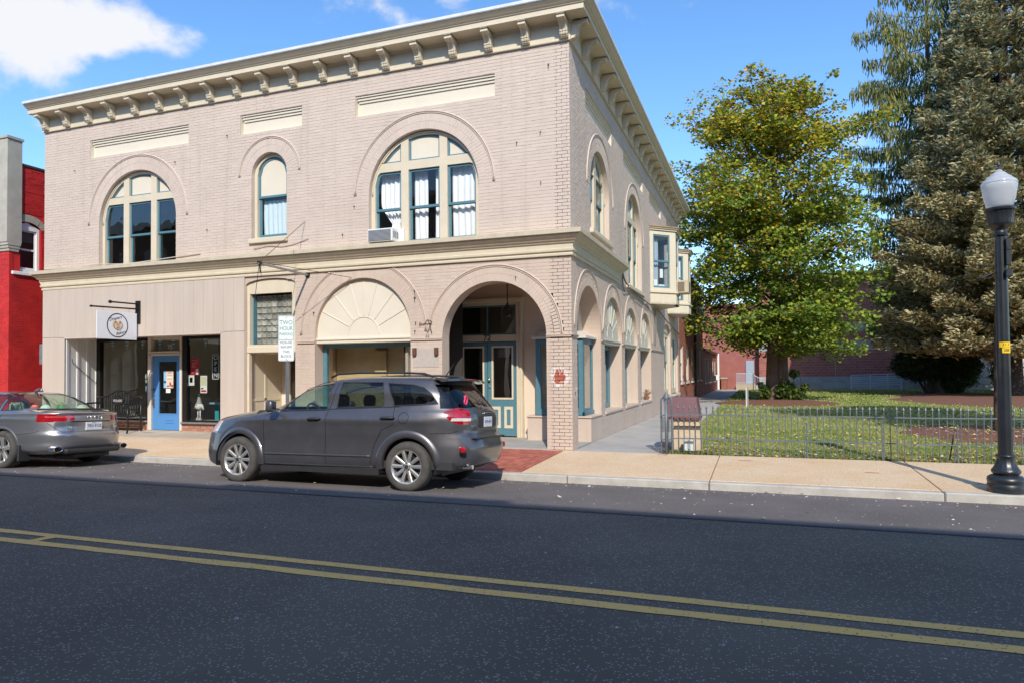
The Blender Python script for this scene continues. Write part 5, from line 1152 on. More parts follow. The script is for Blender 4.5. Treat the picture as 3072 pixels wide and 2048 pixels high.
tN = FROST.node_tree; pb = tN.nodes['Principled BSDF']; pb.inputs['Base Color'].default_value = (.80,.83,.86,1); pb.inputs['Roughness'].default_value = .22; pb.inputs['Coat Weight'].default_value = 1
tr_ = tN.nodes.new('ShaderNodeBsdfTransparent'); tl_ = tN.nodes.new('ShaderNodeBsdfTranslucent'); tl_.inputs[0].default_value = (.85,.87,.9,1); m1_ = tN.nodes.new('ShaderNodeMixShader'); m2_ = tN.nodes.new('ShaderNodeMixShader'); m1_.inputs[0].default_value = .45; m2_.inputs[0].default_value = .30
tN.links.new(pb.outputs[0], m1_.inputs[1]); tN.links.new(tl_.outputs[0], m1_.inputs[2]); tN.links.new(m1_.outputs[0], m2_.inputs[1]); tN.links.new(tr_.outputs[0], m2_.inputs[2]); tN.links.new(m2_.outputs[0], tN.nodes['Material Output'].inputs[0])
b = MB(); b.lathe([(.135,3.615),(.15,3.64),(.178,3.74),(.195,3.85),(.203,3.90),(.198,3.925)], (lx,ly,0), 48, flute=(3.62,3.88,24,.012)); b.build('globe', FROST, LP, smooth=True)
b = MB(); b.lathe([(.198,3.92),(.205,3.93),(.195,3.955),(.165,3.985),(.15,3.99),(.145,4.005),(.115,4.03),(.10,4.035),(.095,4.05),(.06,4.08),(.045,4.085),(.03,4.12)], (lx,ly,0), 48); b.build('globe_cap', FROST, LP, smooth=True)
b = MB(); b.lathe([(.034,4.115),(.038,4.125),(.02,4.135),(.012,4.15),(.02,4.165),(.016,4.19),(.006,4.225),(0,4.25)], (lx,ly,0), 14); b.build('finial', LB, LP, smooth=True)
b = MB(); b.rbox(lx+.03, lx+.085, ly-.11, ly-.06, 2.85, 3.20, .006); b.rbox(lx+.02, lx+.095, ly-.125, ly-.06, 2.70, 2.80, .01); b.rbox(lx+.035, lx+.08, ly-.12, ly-.06, 3.05, 3.10, .004); b.build('socket_box', LB, LP)
b = MB(); b.tube([(lx-.07,ly,2.86),(lx-.30,ly+.05,2.90)], .008, 5); b.build('banner_arm', LB, LP); b = MB(); b.tube([(lx-.07,ly,2.78),(lx-.24,ly-.08,2.70)], .012, 6); b.lathe([(0,-.03),(.03,0),(0,.03)], (lx-.25,ly-.08,2.70), 8); b.build('banner_arm', LB, LP); b = MB(); b.tube([(lx-.07,ly,3.12),(lx-.17,ly,3.13)], .006, 5); b.build('banner_arm', LB, LP)
b = MB(); 
for (z0, z1, a0, a1) in ((1.80,1.868,-1.15,.62), (1.728,1.795,-.75,.62)):
    K = 10; vs_ = []
    for i in range(K+1):
        a = -pi/2+.35+a0+(a1-a0)*i/K; vs_ += [(lx+.081*cos(a), ly+.081*sin(a), z0), (lx+.081*cos(a), ly+.081*sin(a), z1)]
    b.add(vs_, [(2*i, 2*i+2, 2*i+3, 2*i+1) for i in range(K)])
yt = b.build('yellow_tag', mat('yellow_tag', (.80,.52,.01), rough=.5), LP)
Rl = Matrix.Rotation(radians(16), 4, 'Z')
for (s_, z) in (('31-1', 1.834), ('388', 1.762)):
    for i, ch in enumerate(s_):
        a = -pi/2-.25+.27*i+(0 if len(s_) == 4 else .2); M4 = Matrix.Translation((lx+.082*cos(a), ly+.082*sin(a), z)) @ Matrix.Rotation(a+pi/2, 4, 'Z') @ Matrix.Rotation(pi/2, 4, 'X'); text_part(ch, .05, M4, INK, yt, 'lettering', .0005)
# parking sign
GRN = mat('sign_green', (.01,.20,.13), rough=.5); SGN = mat('sign_white_sheet', (.70,.74,.74), rough=.4)
PS = thing('parking_sign', 'two hour parking sign with a second plate below on a perforated steel post', 'sign', (-5.06, -2.1, -.05))
b = MB(); b.box(-5.085, -5.035, -2.10, -2.05, -.1, 1.80); b.box(-5.075, -5.045, -2.09, -2.06, 1.78, 2.5); b.build('post', STEEL, PS)
b = MB()
for k in range(40): b.box(-5.068, -5.052, -2.1015, -2.0995, .1+.045*k, .116+.045*k)
b.build('post_holes', DARKIN, PS)
RS = Matrix.Translation((-5.06, -2.115, 0)) @ Matrix.Rotation(radians(32), 4, 'Z')
def splate(z0, z1, edge, nm, y):
    b = MB(); lp = rr_loop(-.145, .145, z0, z1, .03); b.plate(lp, [], lambda u, v, d: tuple(RS @ Vector((u, d, v))), y, y+.003); p = b.build(nm, SGN, PS)
    l2, l3 = rr_loop(-.137, .137, z0+.008, z1-.008, .026), rr_loop(-.130, .130, z0+.015, z1-.015, .02); b = MB(); b.plate(l2, [l3], lambda u, v, d: tuple(RS @ Vector((u, d, v))), y-.0012, y-.0004); b.build('border', edge, p); return p
def stext(p, s_, size, z, m_, y, sx=1): text_part(s_, size, RS @ Matrix.Translation((0, y-.001, z)) @ Matrix.Rotation(pi/2, 4, 'X'), m_, p, 'lettering', .0004, sx=sx)
p1 = splate(2.17, 2.64, GRN, 'upper_plate', 0); stext(p1, 'TWO', .115, 2.505, GRN, 0, .85); stext(p1, 'HOUR', .105, 2.395, GRN, 0, .80); stext(p1, 'PARKING', .085, 2.285, GRN, 0, .68)
p2 = splate(1.78, 2.19, GREYINK, 'lower_plate', .004); stext(p2, 'MON-FRI', .065, 2.125, INK, .004, .85); stext(p2, '9AM-5PM', .068, 2.045, INK, .004, .75); stext(p2, 'THIS', .068, 1.955, INK, .004, .9); stext(p2, 'BLOCK', .068, 1.87, INK, .004, .9)
b = MB()
for z in (2.60, 2.205, 1.81): b.lathe([(0,-.004),(.008,-.003),(.009,.002)], tuple(RS @ Vector((0,-.0,z))), 8, 'y')
b.build('bolt', BLACK, PS)
# bench against the left shop window
BN = thing('park_bench', 'black iron bench with arched slatted back and oval name plate by the shop window', 'bench', (-12.75, .7, 0))
bx0, bx1, by, bs = -13.50, -12.02, .82, .45
def top_z(u): 
    t = (u-bx0)/(bx1-bx0); return .955 + .175*max(0, sin(pi*(t-.12)/.76))**1.5*(.12 < t < .88)
b = MB(); b.tube([(bx0+(bx1-bx0)*i/40, by+.02, top_z(bx0+(bx1-bx0)*i/40)) for i in range(41)], .024, 8); b.tube([(bx0,by-.02,.50),(bx1,by-.02,.50)], .016, 6); b.build('back_frame', BLACK, BN, smooth=True)
for k in range(17):
    u = bx0+.06+(bx1-bx0-.12)*k/16
    b = MB(); b.box(u-.013, u+.013, by-.004, by+.006, .50, top_z(u)-.01); b.build('slat', BLACK, BN)
b = MB(); b.plate([(-12.80+.21*cos(a), .855+.125*sin(a)) for a in [2*pi*i/32 for i in range(32)]], [], FR, by-.03, by-.005); pl_ = b.build('name_plate', BLACK, BN)
text_part('PULASKI', .098, text_front(-12.80, by-.032, .855), mat('plate_lettering', (.50,.50,.50), rough=.5), pl_, 'lettering', .002, sx=.88)
for k in range(7):
    y = by-.44+.068*k; b = MB(); b.rbox(bx0+.02, bx1-.02, y, y+.045, bs-.015+.012*abs(k-3)/3, bs+.01+.012*abs(k-3)/3, .005); b.build('seat_slat', BLACK, BN)
for s_, x in ((-1, bx0), (1, bx1)):
    b = MB(); b.tube([(x,by+.03,.0),(x,by,.35),(x,by+.015,.96)], .022, 8); b.tube([(x,by-.42,.0),(x,by-.38,.25),(x,by-.40,.45),(x,by-.40,.72)], .022, 8); b.build('leg', BLACK, BN, smooth=True)
    b = MB(); b.tube(spl([(x,by+.01,.80),(x,by-.2,.80),(x,by-.40,.79),(x,by-.50,.77),(x,by-.52,.72),(x,by-.48,.69),(x,by-.45,.72)], 5), .022, 8); b.tube([(x,by,.64),(x,by-.40,.64)], .013, 6); b.tube([(x,by-.40,.45),(x,by,.47)], .018, 6)
    for q in range(4): b.tube([(x,by-.08-.08*q,.45),(x,by-.08-.08*q,.80)], .008, 5)
    b.tube([(x+s_*.0,by+.02,.955),(x+s_*.05,by+.0,.965),(x+s_*.07,by-.03,.93),(x+s_*.04,by-.03,.90)], .02, 8); b.build('arm', BLACK, BN, smooth=True)
# ================================================================ cars
def carpaint(name, col, metal, rough, dust):
    m_ = mat(name, col, rough=rough, metal=metal, var=.10, vscale=1.5, coat=1.0)
    m_.node_tree.nodes['Principled BSDF'].inputs['Coat Roughness'].default_value = .06
    # road dust towards the sills (a film that stays with the paint)
    t = m_.node_tree; n = t.nodes; l = t.links.new; b = n['Principled BSDF']; src = b.inputs['Base Color'].links[0].from_socket
    ns = n.new('ShaderNodeTexNoise'); ns.inputs['Scale'].default_value = 5; ns.inputs['Detail'].default_value = 7; g = n.new('ShaderNodeNewGeometry'); l(g.outputs['Position'], ns.inputs['Vector'])
    mr = n.new('ShaderNodeMapRange'); l(ns.outputs['Fac'], mr.inputs[0]); mr.inputs[1].default_value = .45; mr.inputs[2].default_value = .8; mr.inputs[3].default_value = 0; mr.inputs[4].default_value = dust
    mx = n.new('ShaderNodeMix'); mx.data_type = 'RGBA'; l(mr.outputs[0], mx.inputs[0]); l(src, mx.inputs[6]); mx.inputs[7].default_value = (.30,.27,.24,1); l(mx.outputs[2], b.inputs['Base Color'])
    ad = n.new('ShaderNodeMath'); ad.operation = 'MULTIPLY_ADD'; l(mr.outputs[0], ad.inputs[0]); ad.inputs[1].default_value = .6; ad.inputs[2].default_value = rough; l(ad.outputs[0], b.inputs['Roughness'])
    return m_
SUVP = carpaint('dark_grey_car_paint', (.092,.090,.100), .5, .36, .09)
AUDP = carpaint('silver_grey_car_paint', (.30,.305,.325), .75, .32, .07)
TRIMB = mat('black_plastic_trim', (.025,.025,.027), rough=.55, var=.2, vscale=9)
SEAM = mat('panel_gap', (.006,.006,.006), rough=.9)
RUBBER = mat('tyre_rubber', (.045,.043,.042), rough=.85, var=.35, vscale=7, bump=.2, bscale=90, col2=(.085,.078,.07))
ALLOY = mat('alloy_wheel', (.62,.60,.57), rough=.34, metal=.75, var=.12, vscale=9)
DARKMET = mat('dark_brake_metal', (.05,.045,.04), rough=.6, metal=.4, var=.3)
TAILR = mat('red_tail_lens', (.42,.004,.008), rough=.08, spec=.8, var=.45, vscale=9, coat=1)
TAILP = mat('pale_red_lens', (.62,.12,.13), rough=.1)
LENSC = mat('clear_lens', (.62,.58,.57), rough=.1, var=.2, vscale=20, coat=1)
SEAT = mat('dark_seat_cloth', (.03,.03,.032), rough=.9)
SEATB = mat('beige_seat_cloth', (.45,.40,.30), rough=.9)
CARGL = glass('clear_car_glass', (.66,.82,.74), 1.0, dark=.02)
CARTINT = glass('tinted_car_glass', (.17,.20,.21), 1.1, dark=.03)
CHROME = mat('chrome', (.75,.75,.76), rough=.12, metal=1)
PLATEW = mat('plate_white', (.66,.67,.70), rough=.45); PLATEB = mat('plate_blue_ink', (.02,.03,.12), rough=.5)

def inpoly(x, y, poly):
    r = np.zeros(x.shape, bool); n = len(poly); j = n-1
    for i in range(n):
        xi, yi = poly[i]; xj, yj = poly[j]
        c = ((yi > y) != (yj > y)) & (x < (xj-xi)*(y-yi)/((yj-yi) if yj != yi else 1e-9)+xi); r ^= c; j = i
    return r
def shell(T, nt=150, ns=300, sculpt=None):
    rows = []; m_ = len(T)-1
    for k in range(nt+1):
        t = k/nt*m_; i = min(int(t), m_-1); f = t-i
        p = [np.array(T[max(0, min(m_, q))], float) for q in (i-1, i, i+1, i+2)]
        cr = .5*((2*p[1]) + (p[2]-p[0])*f + (2*p[0]-5*p[1]+4*p[2]-p[3])*f*f + (3*p[1]-p[0]-3*p[2]+p[3])*f**3)
        lin = p[1]*(1-f)+p[2]*f; rows.append(cr*.85+lin*.15)
    th = np.linspace(0, pi, 1600); c = np.cos(th); s = np.sin(th); V = np.zeros((nt+1, 2*ns, 3))
    for k, (xf, zf, xr, zr, W_, nf, nr) in enumerate(rows):
        n_ = np.where(c > 0, nf, nr); a = (xr-xf)/2; xc = (xr+xf)/2
        x = xc - a*np.sign(c)*np.abs(c)**(2/n_); y = -max(W_, .004)*np.abs(s)**(2/n_)
        d = np.concatenate([[0], np.cumsum(np.hypot(np.diff(x), np.diff(y)))]); q = np.linspace(0, d[-1], ns+1)
        X = np.interp(q, d, x); Y = np.interp(q, d, y); Z = zf+(zr-zf)*(X-xf)/max(xr-xf, 1e-6)
        V[k, :ns+1, 0] = X; V[k, :ns+1, 1] = Y; V[k, :ns+1, 2] = Z
        V[k, ns+1:, 0] = X[1:-1][::-1]; V[k, ns+1:, 1] = -Y[1:-1][::-1]; V[k, ns+1:, 2] = Z[1:-1][::-1]
    if sculpt is not None: V = sculpt(V)
    n2 = 2*ns; idx = np.arange((nt+1)*n2).reshape(nt+1, n2); nx = np.roll(idx, -1, axis=1)
    Q = np.stack([idx[:-1], idx[1:], nx[1:], nx[:-1]], axis=-1).reshape(-1, 4)
    return V.reshape(-1, 3), Q
def geom(V, Q):
    c = V[Q].mean(1); n = np.cross(V[Q[:,2]]-V[Q[:,0]], V[Q[:,3]]-V[Q[:,1]]); n /= np.linalg.norm(n, axis=1)[:,None]+1e-12
    flip = (n*(c-np.array([0,0,.7]))).sum(1) < 0; n[flip] *= -1
    return c, n
def submesh(name, V, Q, mask, mats, parent, mi=None, off=0.0, N_=None):
    q = Q[mask]; u, inv = np.unique(q.ravel(), return_inverse=True)
    return link(name, np_mesh(name, V[u], inv.reshape(-1, 4), mats, None if mi is None else mi[mask], True), parent, inv=False)
class CarPart(MB):
    pass
def wheel(par, x, y, r, w, side, spokes, style, name='wheel'):
    """side=-1: outer face towards -y"""
    wt = bpy.data.objects.new(name, None); COL.objects.link(wt); wt.parent = par; wt.location = (x, y, r-.012)
    tb = MB(); o = -w/2
    prof = [(r*.66,-w/2+.012),(r*.70,-w/2+.002),(r*.80,-w/2-.006),(r*.90,-w/2+.002),(r*.965,-w/2+.02),(r*.995,-w/2+.05),(r,-w*.2),(r,w*.2),(r*.995,w/2-.05),(r*.96,w/2-.02),(r*.85,w/2),(r*.66,w/2-.01)]
    tb.lathe(prof, n=48, axis='y', caps=False); t_ = tb.build('tyre', RUBBER, wt, smooth=True, inv=False)
    b = MB()
    for ya in (-w*.2, -w*.07, w*.07, w*.2): b.lathe([(r*.985,ya-.006),(r*1.002,ya-.005),(r*1.002,ya+.005),(r*.985,ya+.006)], n=48, axis='y')
    R = r*.68
    rim = MB(); rim.lathe([(R*.90,-w/2+.03),(R*.955,-w/2+.012),(R*1.0,-w/2+.004),(R*1.02,-w/2+.010),(R*1.0,-w/2+.03),(R*.93,-w/2+.06),(R*.90,w/2-.03)], n=48, axis='y', caps=False)
    def spoke(a, wa, wb):
        ca, sa = cos(a), sin(a); pts = []
        for rr, ww, yy, th in ((R*.16, wa, -w/2+.030, .03), (R*.55, (wa+wb)/2*.92, -w/2+.022, .028), (R*.95, wb, -w/2+.014, .035)):
            for (du, dy) in ((-ww, .006), (-ww*.55, 0), (ww*.55, 0), (ww, .006), (ww, th+.01), (-ww, th+.01)): pts.append((rr*ca-du*sa, yy+dy, rr*sa+du*ca))
        f = []
        for k in range(2):
            for j in range(6): f.append((k*6+j, k*6+(j+1) % 6, k*6+6+(j+1) % 6, k*6+6+j))
        rim.add(pts, f)
    if style == 'pairs':
        for k in range(5):
            for s_ in (-1, 1): spoke(pi/2+2*pi*k/5+s_*.30, .021, .026)
    else:
        for k in range(5):
            spoke(pi/2+2*pi*k/5, .035, .052)
            for s_ in (-1, 1): spoke(pi/2+2*pi*k/5+s_*.20, .016, .014)
    rim.lathe([(R*.0,-w/2+.016),(R*.17,-w/2+.018),(R*.26,-w/2+.028),(R*.27,-w/2+.06)], n=30, axis='y')
    rim.build('rim', ALLOY, wt, auto=35, inv=False)
    hb = MB(); hb.lathe([(0,-w/2+.008),(R*.115,-w/2+.010),(R*.12,-w/2+.02)], n=20, axis='y')
    for k in range(5):
        a = -pi/2+2*pi*k/5+.63; hb.lathe([(0,-w/2+.018),(.011,-w/2+.018),(.012,-w/2+.04)], (R*.21*cos(a), 0, R*.21*sin(a)), 8, 'y')
    hb.build('hub_cap', DARKMET, wt, inv=False)
    dk = MB(); dk.lathe([(0,-.01),(R*.72,-.01),(R*.72,.02),(R*.88,.03),(R*.9,w/2-.02),(0,w/2-.02)], n=32, axis='y'); dk.build('brake_disc', DARKMET, wt, inv=False)
    if side > 0: wt.rotation_euler.z = pi
    return wt
def surf_y(c, n, x, z):
    """outer y of the near side shell at side-view point (x,z)"""
    m_ = (n[:,1] < -.25); d = (c[m_,0]-x)**2+(c[m_,2]-z)**2; k = np.argsort(d)[:4]; return float(np.average(c[m_][k][:,1], weights=1/(d[k]+1e-7)))
def seam(cn, poly, par, r=.0045, closed=False, name='panel_gap', matx=None, sides=(1,-1), lift=.0):
    c, n = cn; P = list(poly)+([poly[0]] if closed else [])
    pts = []
    for i in range(len(P)-1):
        L_ = math.hypot(P[i+1][0]-P[i][0], P[i+1][1]-P[i][1]); k = max(1, int(L_/.05))
        for j in range(k): t = j/k; pts.append((P[i][0]*(1-t)+P[i+1][0]*t, P[i][1]*(1-t)+P[i+1][1]*t))
    pts.append(P[-1]); q = [(x, surf_y(c, n, x, z)-lift, z) for x, z in pts]
    for s_ in sides: b = MB(); b.tube([(x, y*s_, z) for x, y, z in q], r, 5); b.build(name, matx or SEAM, par, inv=False, smooth=True)
def arch_flare(cn, par, x0, z0, r0, r1, a0, a1, proud, m_, name='wheel_arch'):
    c, n = cn; K = 40; prof = [(0, -.06), (0, proud*.7), (.25, proud), (.75, proud*.9), (1, .002)]
    for s_ in (1, -1):
        vs_ = []; b = MB()
        for i in range(K+1):
            a = a0+(a1-a0)*i/K
            for (t, pr_) in prof:
                rr = r0+(r1-r0)*t; x, z = x0+rr*cos(a), z0+rr*sin(a); y = surf_y(c, n, x, max(z, .30)); vs_.append((x, (y-pr_)*s_, z))
        m2 = len(prof); b.add(vs_, [(i*m2+k, i*m2+k+1, (i+1)*m2+k+1, (i+1)*m2+k) for i in range(K) for k in range(m2-1)]); b.build(name, m_, par, inv=False, smooth=True)
def arch_well(par, x0, z0, r, W_, name='wheel_well'):
    K = 24
    for s_ in (1, -1):
        vs_ = []; b = MB()
        for i in range(K+1):
            a = -.25+(pi+.5)*i/K; vs_ += [(x0+r*cos(a), s_*(W_-.02), z0+r*sin(a)), (x0+r*cos(a), s_*(W_-.42), z0+r*sin(a))]
        o = len(b.v); b.add(vs_, [(2*i, 2*i+1, 2*i+3, 2*i+2) for i in range(K)]); b.add([vs_[2*i+1] for i in range(K+1)], [list(range(K+1))]); b.build(name, TRIMB, par, inv=False)
def headrest_seat(par, x, y, zs, zt, m_):
    b = MB(); b.rbox(x-.08, x+.08, y-.23, y+.23, zs, zt-.18, .05); b.rbox(x-.06, x+.06, y-.13, y+.13, zt-.14, zt+.06, .045); b.tube([(x,y-.06,zt-.2),(x,y-.06,zt-.1)], .009, 5); b.tube([(x,y+.06,zt-.2),(x,y+.06,zt-.1)], .009, 5)
    b.build('seat', m_, par, auto=40, inv=False)

# ---------------- dark grey SUV at the kerb
SUVO = thing('dark_grey_car', 'dark grey five door SUV parked at the kerb in front of the arched building', 'car', (-2.58, -3.72, -.124), (radians(-2.6), 0, 0))
D0 = 8.38
def fixp(p, W0=.90):
    """side-view measurements taken on the near side plane, moved onto the tumblehome"""
    X, z = p; inb = 0 if z < 1.0 else (z-1.0)*.40; k = (D0+inb)/D0
    return (3.474+(X-3.474)*k+2.58, 1.616+(z-1.616)*k)
T_ = [(-2.20,.20,2.16,.29,.80,5,5),(-2.33,.27,2.30,.36,.865,4.5,5),(-2.40,.42,2.37,.47,.893,4,4.4),(-2.42,.58,2.385,.60,.90,3.6,4.2),(-2.40,.72,2.345,.72,.90,3.4,4.2),(-2.35,.83,2.29,.80,.90,3.2,4.4),
      (-2.24,.93,2.285,.92,.90,3.0,4.4),(-2.02,.99,2.28,1.0,.892,2.9,4.4),(-1.65,1.05,2.265,1.07,.866,3.0,4.3),(-1.15,1.105,2.225,1.13,.832,3.4,4.2),(-.88,1.22,2.14,1.23,.803,3.6,4.2),
      (-.58,1.36,2.03,1.36,.78,3.8,4.2),(-.25,1.48,1.93,1.475,.72,4,4.2),(-.02,1.545,1.88,1.535,.665,4,4.2),(.25,1.58,1.8,1.57,.58,4,4),(.5,1.598,1.6,1.588,.40,3,3),(.8,1.606,1.2,1.60,.02,2.5,2.5)]
def sculpt_suv(V):
    x, y, z = V[...,0], V[...,1], V[...,2]; side = np.abs(y) > .55
    g = np.exp(-((z-.62)/.16)**2)*.018 - np.exp(-((z-.95)/.05)**2)*.012; g2 = np.clip((1.9-np.abs(x))/.3, 0, 1)
    V[...,1] = y - np.sign(y)*g*g2*side; return V
V, Q = shell(T_, sculpt=sculpt_suv); C_, N_ = geom(V, Q); cn = (C_, N_)
cx, cy, cz = C_.T; ay = np.abs(cy); side = np.abs(N_[:,1]) > .45
G1 = [fixp(p) for p in [(-3.27,1.07),(-3.22,1.17),(-2.93,1.37),(-2.64,1.45),(-2.32,1.48),(-2.44,1.10)]]
G2 = [fixp(p) for p in [(-2.16,1.50),(-2.28,1.12),(-1.84,1.15),(-1.52,1.165),(-1.47,1.31),(-1.50,1.50)]]
G3 = [fixp(p) for p in [(-1.41,1.485),(-1.04,1.465),(-.88,1.425),(-.78,1.34),(-.70,1.20),(-1.34,1.17)]]
DF = [(-.94,.31),(-.97,.75),(-.97,1.0),(-.74,1.10),(-.44,1.40),(-.12,1.50),(.24,1.535),(.15,1.10),(.13,.97),(.13,.31)]
DR = [(.13,.31),(.13,.97),(.15,1.10),(.24,1.535),(1.10,1.53),(1.21,1.16),(1.23,.97),(1.22,.90),(1.05,.83),(.93,.62),(.86,.31)]
wf, wr = (-1.45, .335), (1.44, .335); AR = .405
hole = side & (((np.hypot(cx-wf[0], cz-wf[1]) < AR) | (np.hypot(cx-wr[0], cz-wr[1]) < AR)) & (ay > .5)) 
hole |= (cz < .52) & (ay > .45) & ((np.abs(cx-wf[0]) < .385) | (np.abs(cx-wr[0]) < .385)) & (cz < .5)
used = hole.copy()
def take(mask):
    global used
    r = mask & ~used; used |= r; return r
TL = [(1.93,1.085),(2.06,1.14),(2.40,1.12),(2.40,.93),(2.14,.915),(2.02,.97)]
tl_side = side & inpoly(cx, cz, TL)
tl_rear = (N_[:,0] > .3) & (ay > .50) & (cz < 1.125+.0*cx) & (cz > .935) & (cx > 1.95) & ~side
lights = take(tl_side | tl_rear)
g1, g2, g3 = (take(side & inpoly(cx, cz, p)) for p in (G1, G2, G3))
ws = take((N_[:,0] < -.25) & (cz > 1.135) & (cz < 1.515) & (ay < .86-(cz-1.1)*.42) & (cx < .2))
rw = take((N_[:,0] > .3) & (cz > 1.165-.04*ay) & (cz < 1.47) & (ay < .735-(cz-1.15)*.32) & (cx > 1.5))
hl = take((cx < -1.75) & (cz > .72) & (cz < .905+.03*(cx+2)) & (ay > .52) & (N_[:,2] < .75) & (cx < -1.98+.35*(cz-.72)))
df = take(side & inpoly(cx, cz, DF)); dr = take(side & inpoly(cx, cz, DR))
tg = take((N_[:,0] > .25) & (cx > 1.6) & (cz > .80) & (ay < .80-(cz > 1.15)*(cz-1.15)*.25))
hd = take((N_[:,2] > .45) & (cz > .9) & (cx < -1.0) & (ay < .80))
br = take((cz < .80) & (cx > 1.80)); bf = take((cz < .80) & (cx < -1.80))
body = ~used
submesh('body', V, Q, body, SUVP, SUVO)
for m_, nm in ((df, 'door'), (dr, 'door')):
    for s_ in (-1, 1): submesh(nm, V, Q, m_ & (cy*s_ > 0), SUVP, SUVO)
submesh('bonnet', V, Q, hd, SUVP, SUVO); submesh('tailgate', V, Q, tg, SUVP, SUVO)
submesh('bumper', V, Q, br, SUVP, SUVO); submesh('bumper', V, Q, bf, SUVP, SUVO)
for m_, gm in ((g1, CARGL), (g2, CARTINT), (g3, CARTINT)):
    for s_ in (-1, 1): submesh('window', V, Q, m_ & (cy*s_ > 0), gm, SUVO)
submesh('windscreen', V, Q, ws, CARGL, SUVO); submesh('rear_window', V, Q, rw, CARTINT, SUVO)
for s_ in (-1, 1):
    mi = np.where((cz > .965) & (cz < 1.0) & (cx > 2.04), 1, 0); submesh('tail_light', V*1.0, Q, lights & (cy*s_ > 0), [TAILR, LENSC], SUVO, mi)
    submesh('headlight', V, Q, hl & (cy*s_ > 0), LENSC, SUVO)
seam(cn, DF, SUVO); seam(cn, DR[4:], SUVO); seam(cn, [(1.86,1.49),(1.97,1.30),(2.07,1.15)], SUVO)
for p in (G1, G2, G3): seam(cn, p, SUVO, r=.009, closed=True, name='window_seal', matx=TRIMB)
seam(cn, [(-.95,.445),(-.3,.45),(.5,.455),(.87,.46)], SUVO, r=.016, name='side_moulding', matx=SUVP); seam(cn, [(-.95,.30),(.0,.30),(.9,.31)], SUVO, r=.02, name='sill_trim', matx=TRIMB)
seam(cn, [(-.98,1.075),(-.1,1.10),(.7,1.13),(1.3,1.155)], SUVO, r=.007, name='belt_trim', matx=TRIMB); seam(cn, [(1.76,.79),(2.05,.80),(2.12,.83)], SUVO, r=.004); seam(cn, [(-1.86,.73),(-2.1,.74)], SUVO, r=.004)
arch_flare(cn, SUVO, *wf, AR-.015, AR+.085, -.12, pi+.10, .024, SUVP); arch_flare(cn, SUVO, *wr, AR-.015, AR+.09, -.1, pi+.12, .026, SUVP)
arch_well(SUVO, *wf, AR+.015, .88); arch_well(SUVO, *wr, AR+.015, .88)
for (x, z) in (wf, wr):
    for s_ in (-1, 1): wheel(SUVO, x, s_*.775, .345, .22, s_, 10, 'pairs')
b = MB(); b.box(-2.0, 1.85, -.60, .60, .20, .30); b.box(-1.02, 1.0, -.86, .86, .2, .30); b.build('underbody', TRIMB, SUVO, inv=False)
b = MB(); b.tube([(2.15,-.56,.33),(2.30,-.56,.335)], .030, 12); b.build('exhaust', CHROME, SUVO, inv=False)
b = MB(); b.rbox(2.24, 2.352, -.55, .55, .715, .735, .01); b.build('bumper_step', TRIMB, SUVO, inv=False)
for (z, xr_) in ((.96,-.17),(.99,1.03)):
    x0 = xr_
    for s_ in (-1, 1):
        b = MB(); y = (surf_y(C_, N_, x0+.11, z)-.022)*(-s_)*-1; y = s_*abs(y); b.tube([(x0, y*.985, z),(x0+.03, y, z+.005),(x0+.19, y, z+.012),(x0+.225, y*.985, z+.012)], [.012,.021,.021,.012], 8); b.build('door_handle', TRIMB, SUVO, inv=False, smooth=True)
yf = surf_y(C_, N_, 1.38, 1.0)
b = MB(); b.tube([(1.38+.075*cos(a), surf_y(C_, N_, 1.38+.075*cos(a), 1.0+.075*sin(a))-.001, 1.0+.075*sin(a)) for a in [2*pi*i/28 for i in range(29)]], .004, 5, caps=False); b.build('fuel_flap', SEAM, SUVO, inv=False)
for s_ in (-1, 1):
    b = MB(); yy = s_*.985; b.rbox(-.80, -.66, min(yy, s_*1.10), max(yy, s_*1.10), 1.06, 1.235, .035); b.tube([(-.72, s_*.86, 1.08),(-.73, s_*1.0, 1.10)], .03, 6); mr_ = b.build('wing_mirror', SUVP, SUVO, inv=False, auto=50)
    b = MB(); b.box(-.663, -.657, min(s_*1.0, s_*1.09), max(s_*1.0, s_*1.09), 1.075, 1.215); b.build('mirror_glass', CHROME, mr_, inv=False)
for s_ in (-1, 1):
    b = MB(); b.tube([(.02, s_*.61, 1.575),(.14, s_*.61, 1.625),(.5, s_*.60, 1.640),(1.2, s_*.59, 1.638),(1.55, s_*.58, 1.622),(1.68, s_*.57, 1.58)], [.016,.017,.015,.015,.017,.016], 8); b.build('roof_rail', TRIMB, SUVO, inv=False, smooth=True)
b = MB(); b.tube([(1.62,-.12,1.585),(1.66,-.12,1.60),(1.80,-.12,1.80)], [.022,.010,.004], 6); b.build('aerial', TRIMB, SUVO, inv=False)
sp_ = MB(); ys = np.linspace(-.66, .66, 13); vs_ = []
for y in ys:
    k = 1-(abs(y)/.66)**3*.22; vs_ += [(1.72, y, 1.585-.012*(abs(y)/.66)**2), (2.02*k+.28*(1-k)*5*.0+.0+(1-k)*1.72, y, 1.565-.02*(abs(y)/.66)**2), (2.03*k+(1-k)*1.72, y, 1.535-.02*(abs(y)/.66)**2), (1.86, y, 1.515-.01*(abs(y)/.66)**2)]
sp_.add(vs_, [(4*i+j, 4*i+4+j, 4*i+4+(j+1) % 4, 4*i+(j+1) % 4) for i in range(12) for j in range(4)] + [(0,1,2,3), (51,50,49,48)]); sp_.build('spoiler', SUVP, SUVO, inv=False, auto=40)
b = MB(); b.rbox(2.0, 2.04, -.16, .16, 1.537, 1.557, .004); b.build('brake_light', TAILR, SUVO, inv=False)
b = MB(); b.tube([(2.225,.0,1.175),(2.235,.02,1.19),(2.20,-.32,1.22)], [.02,.014,.006], 6); b.build('rear_wiper', TRIMB, SUVO, inv=False)
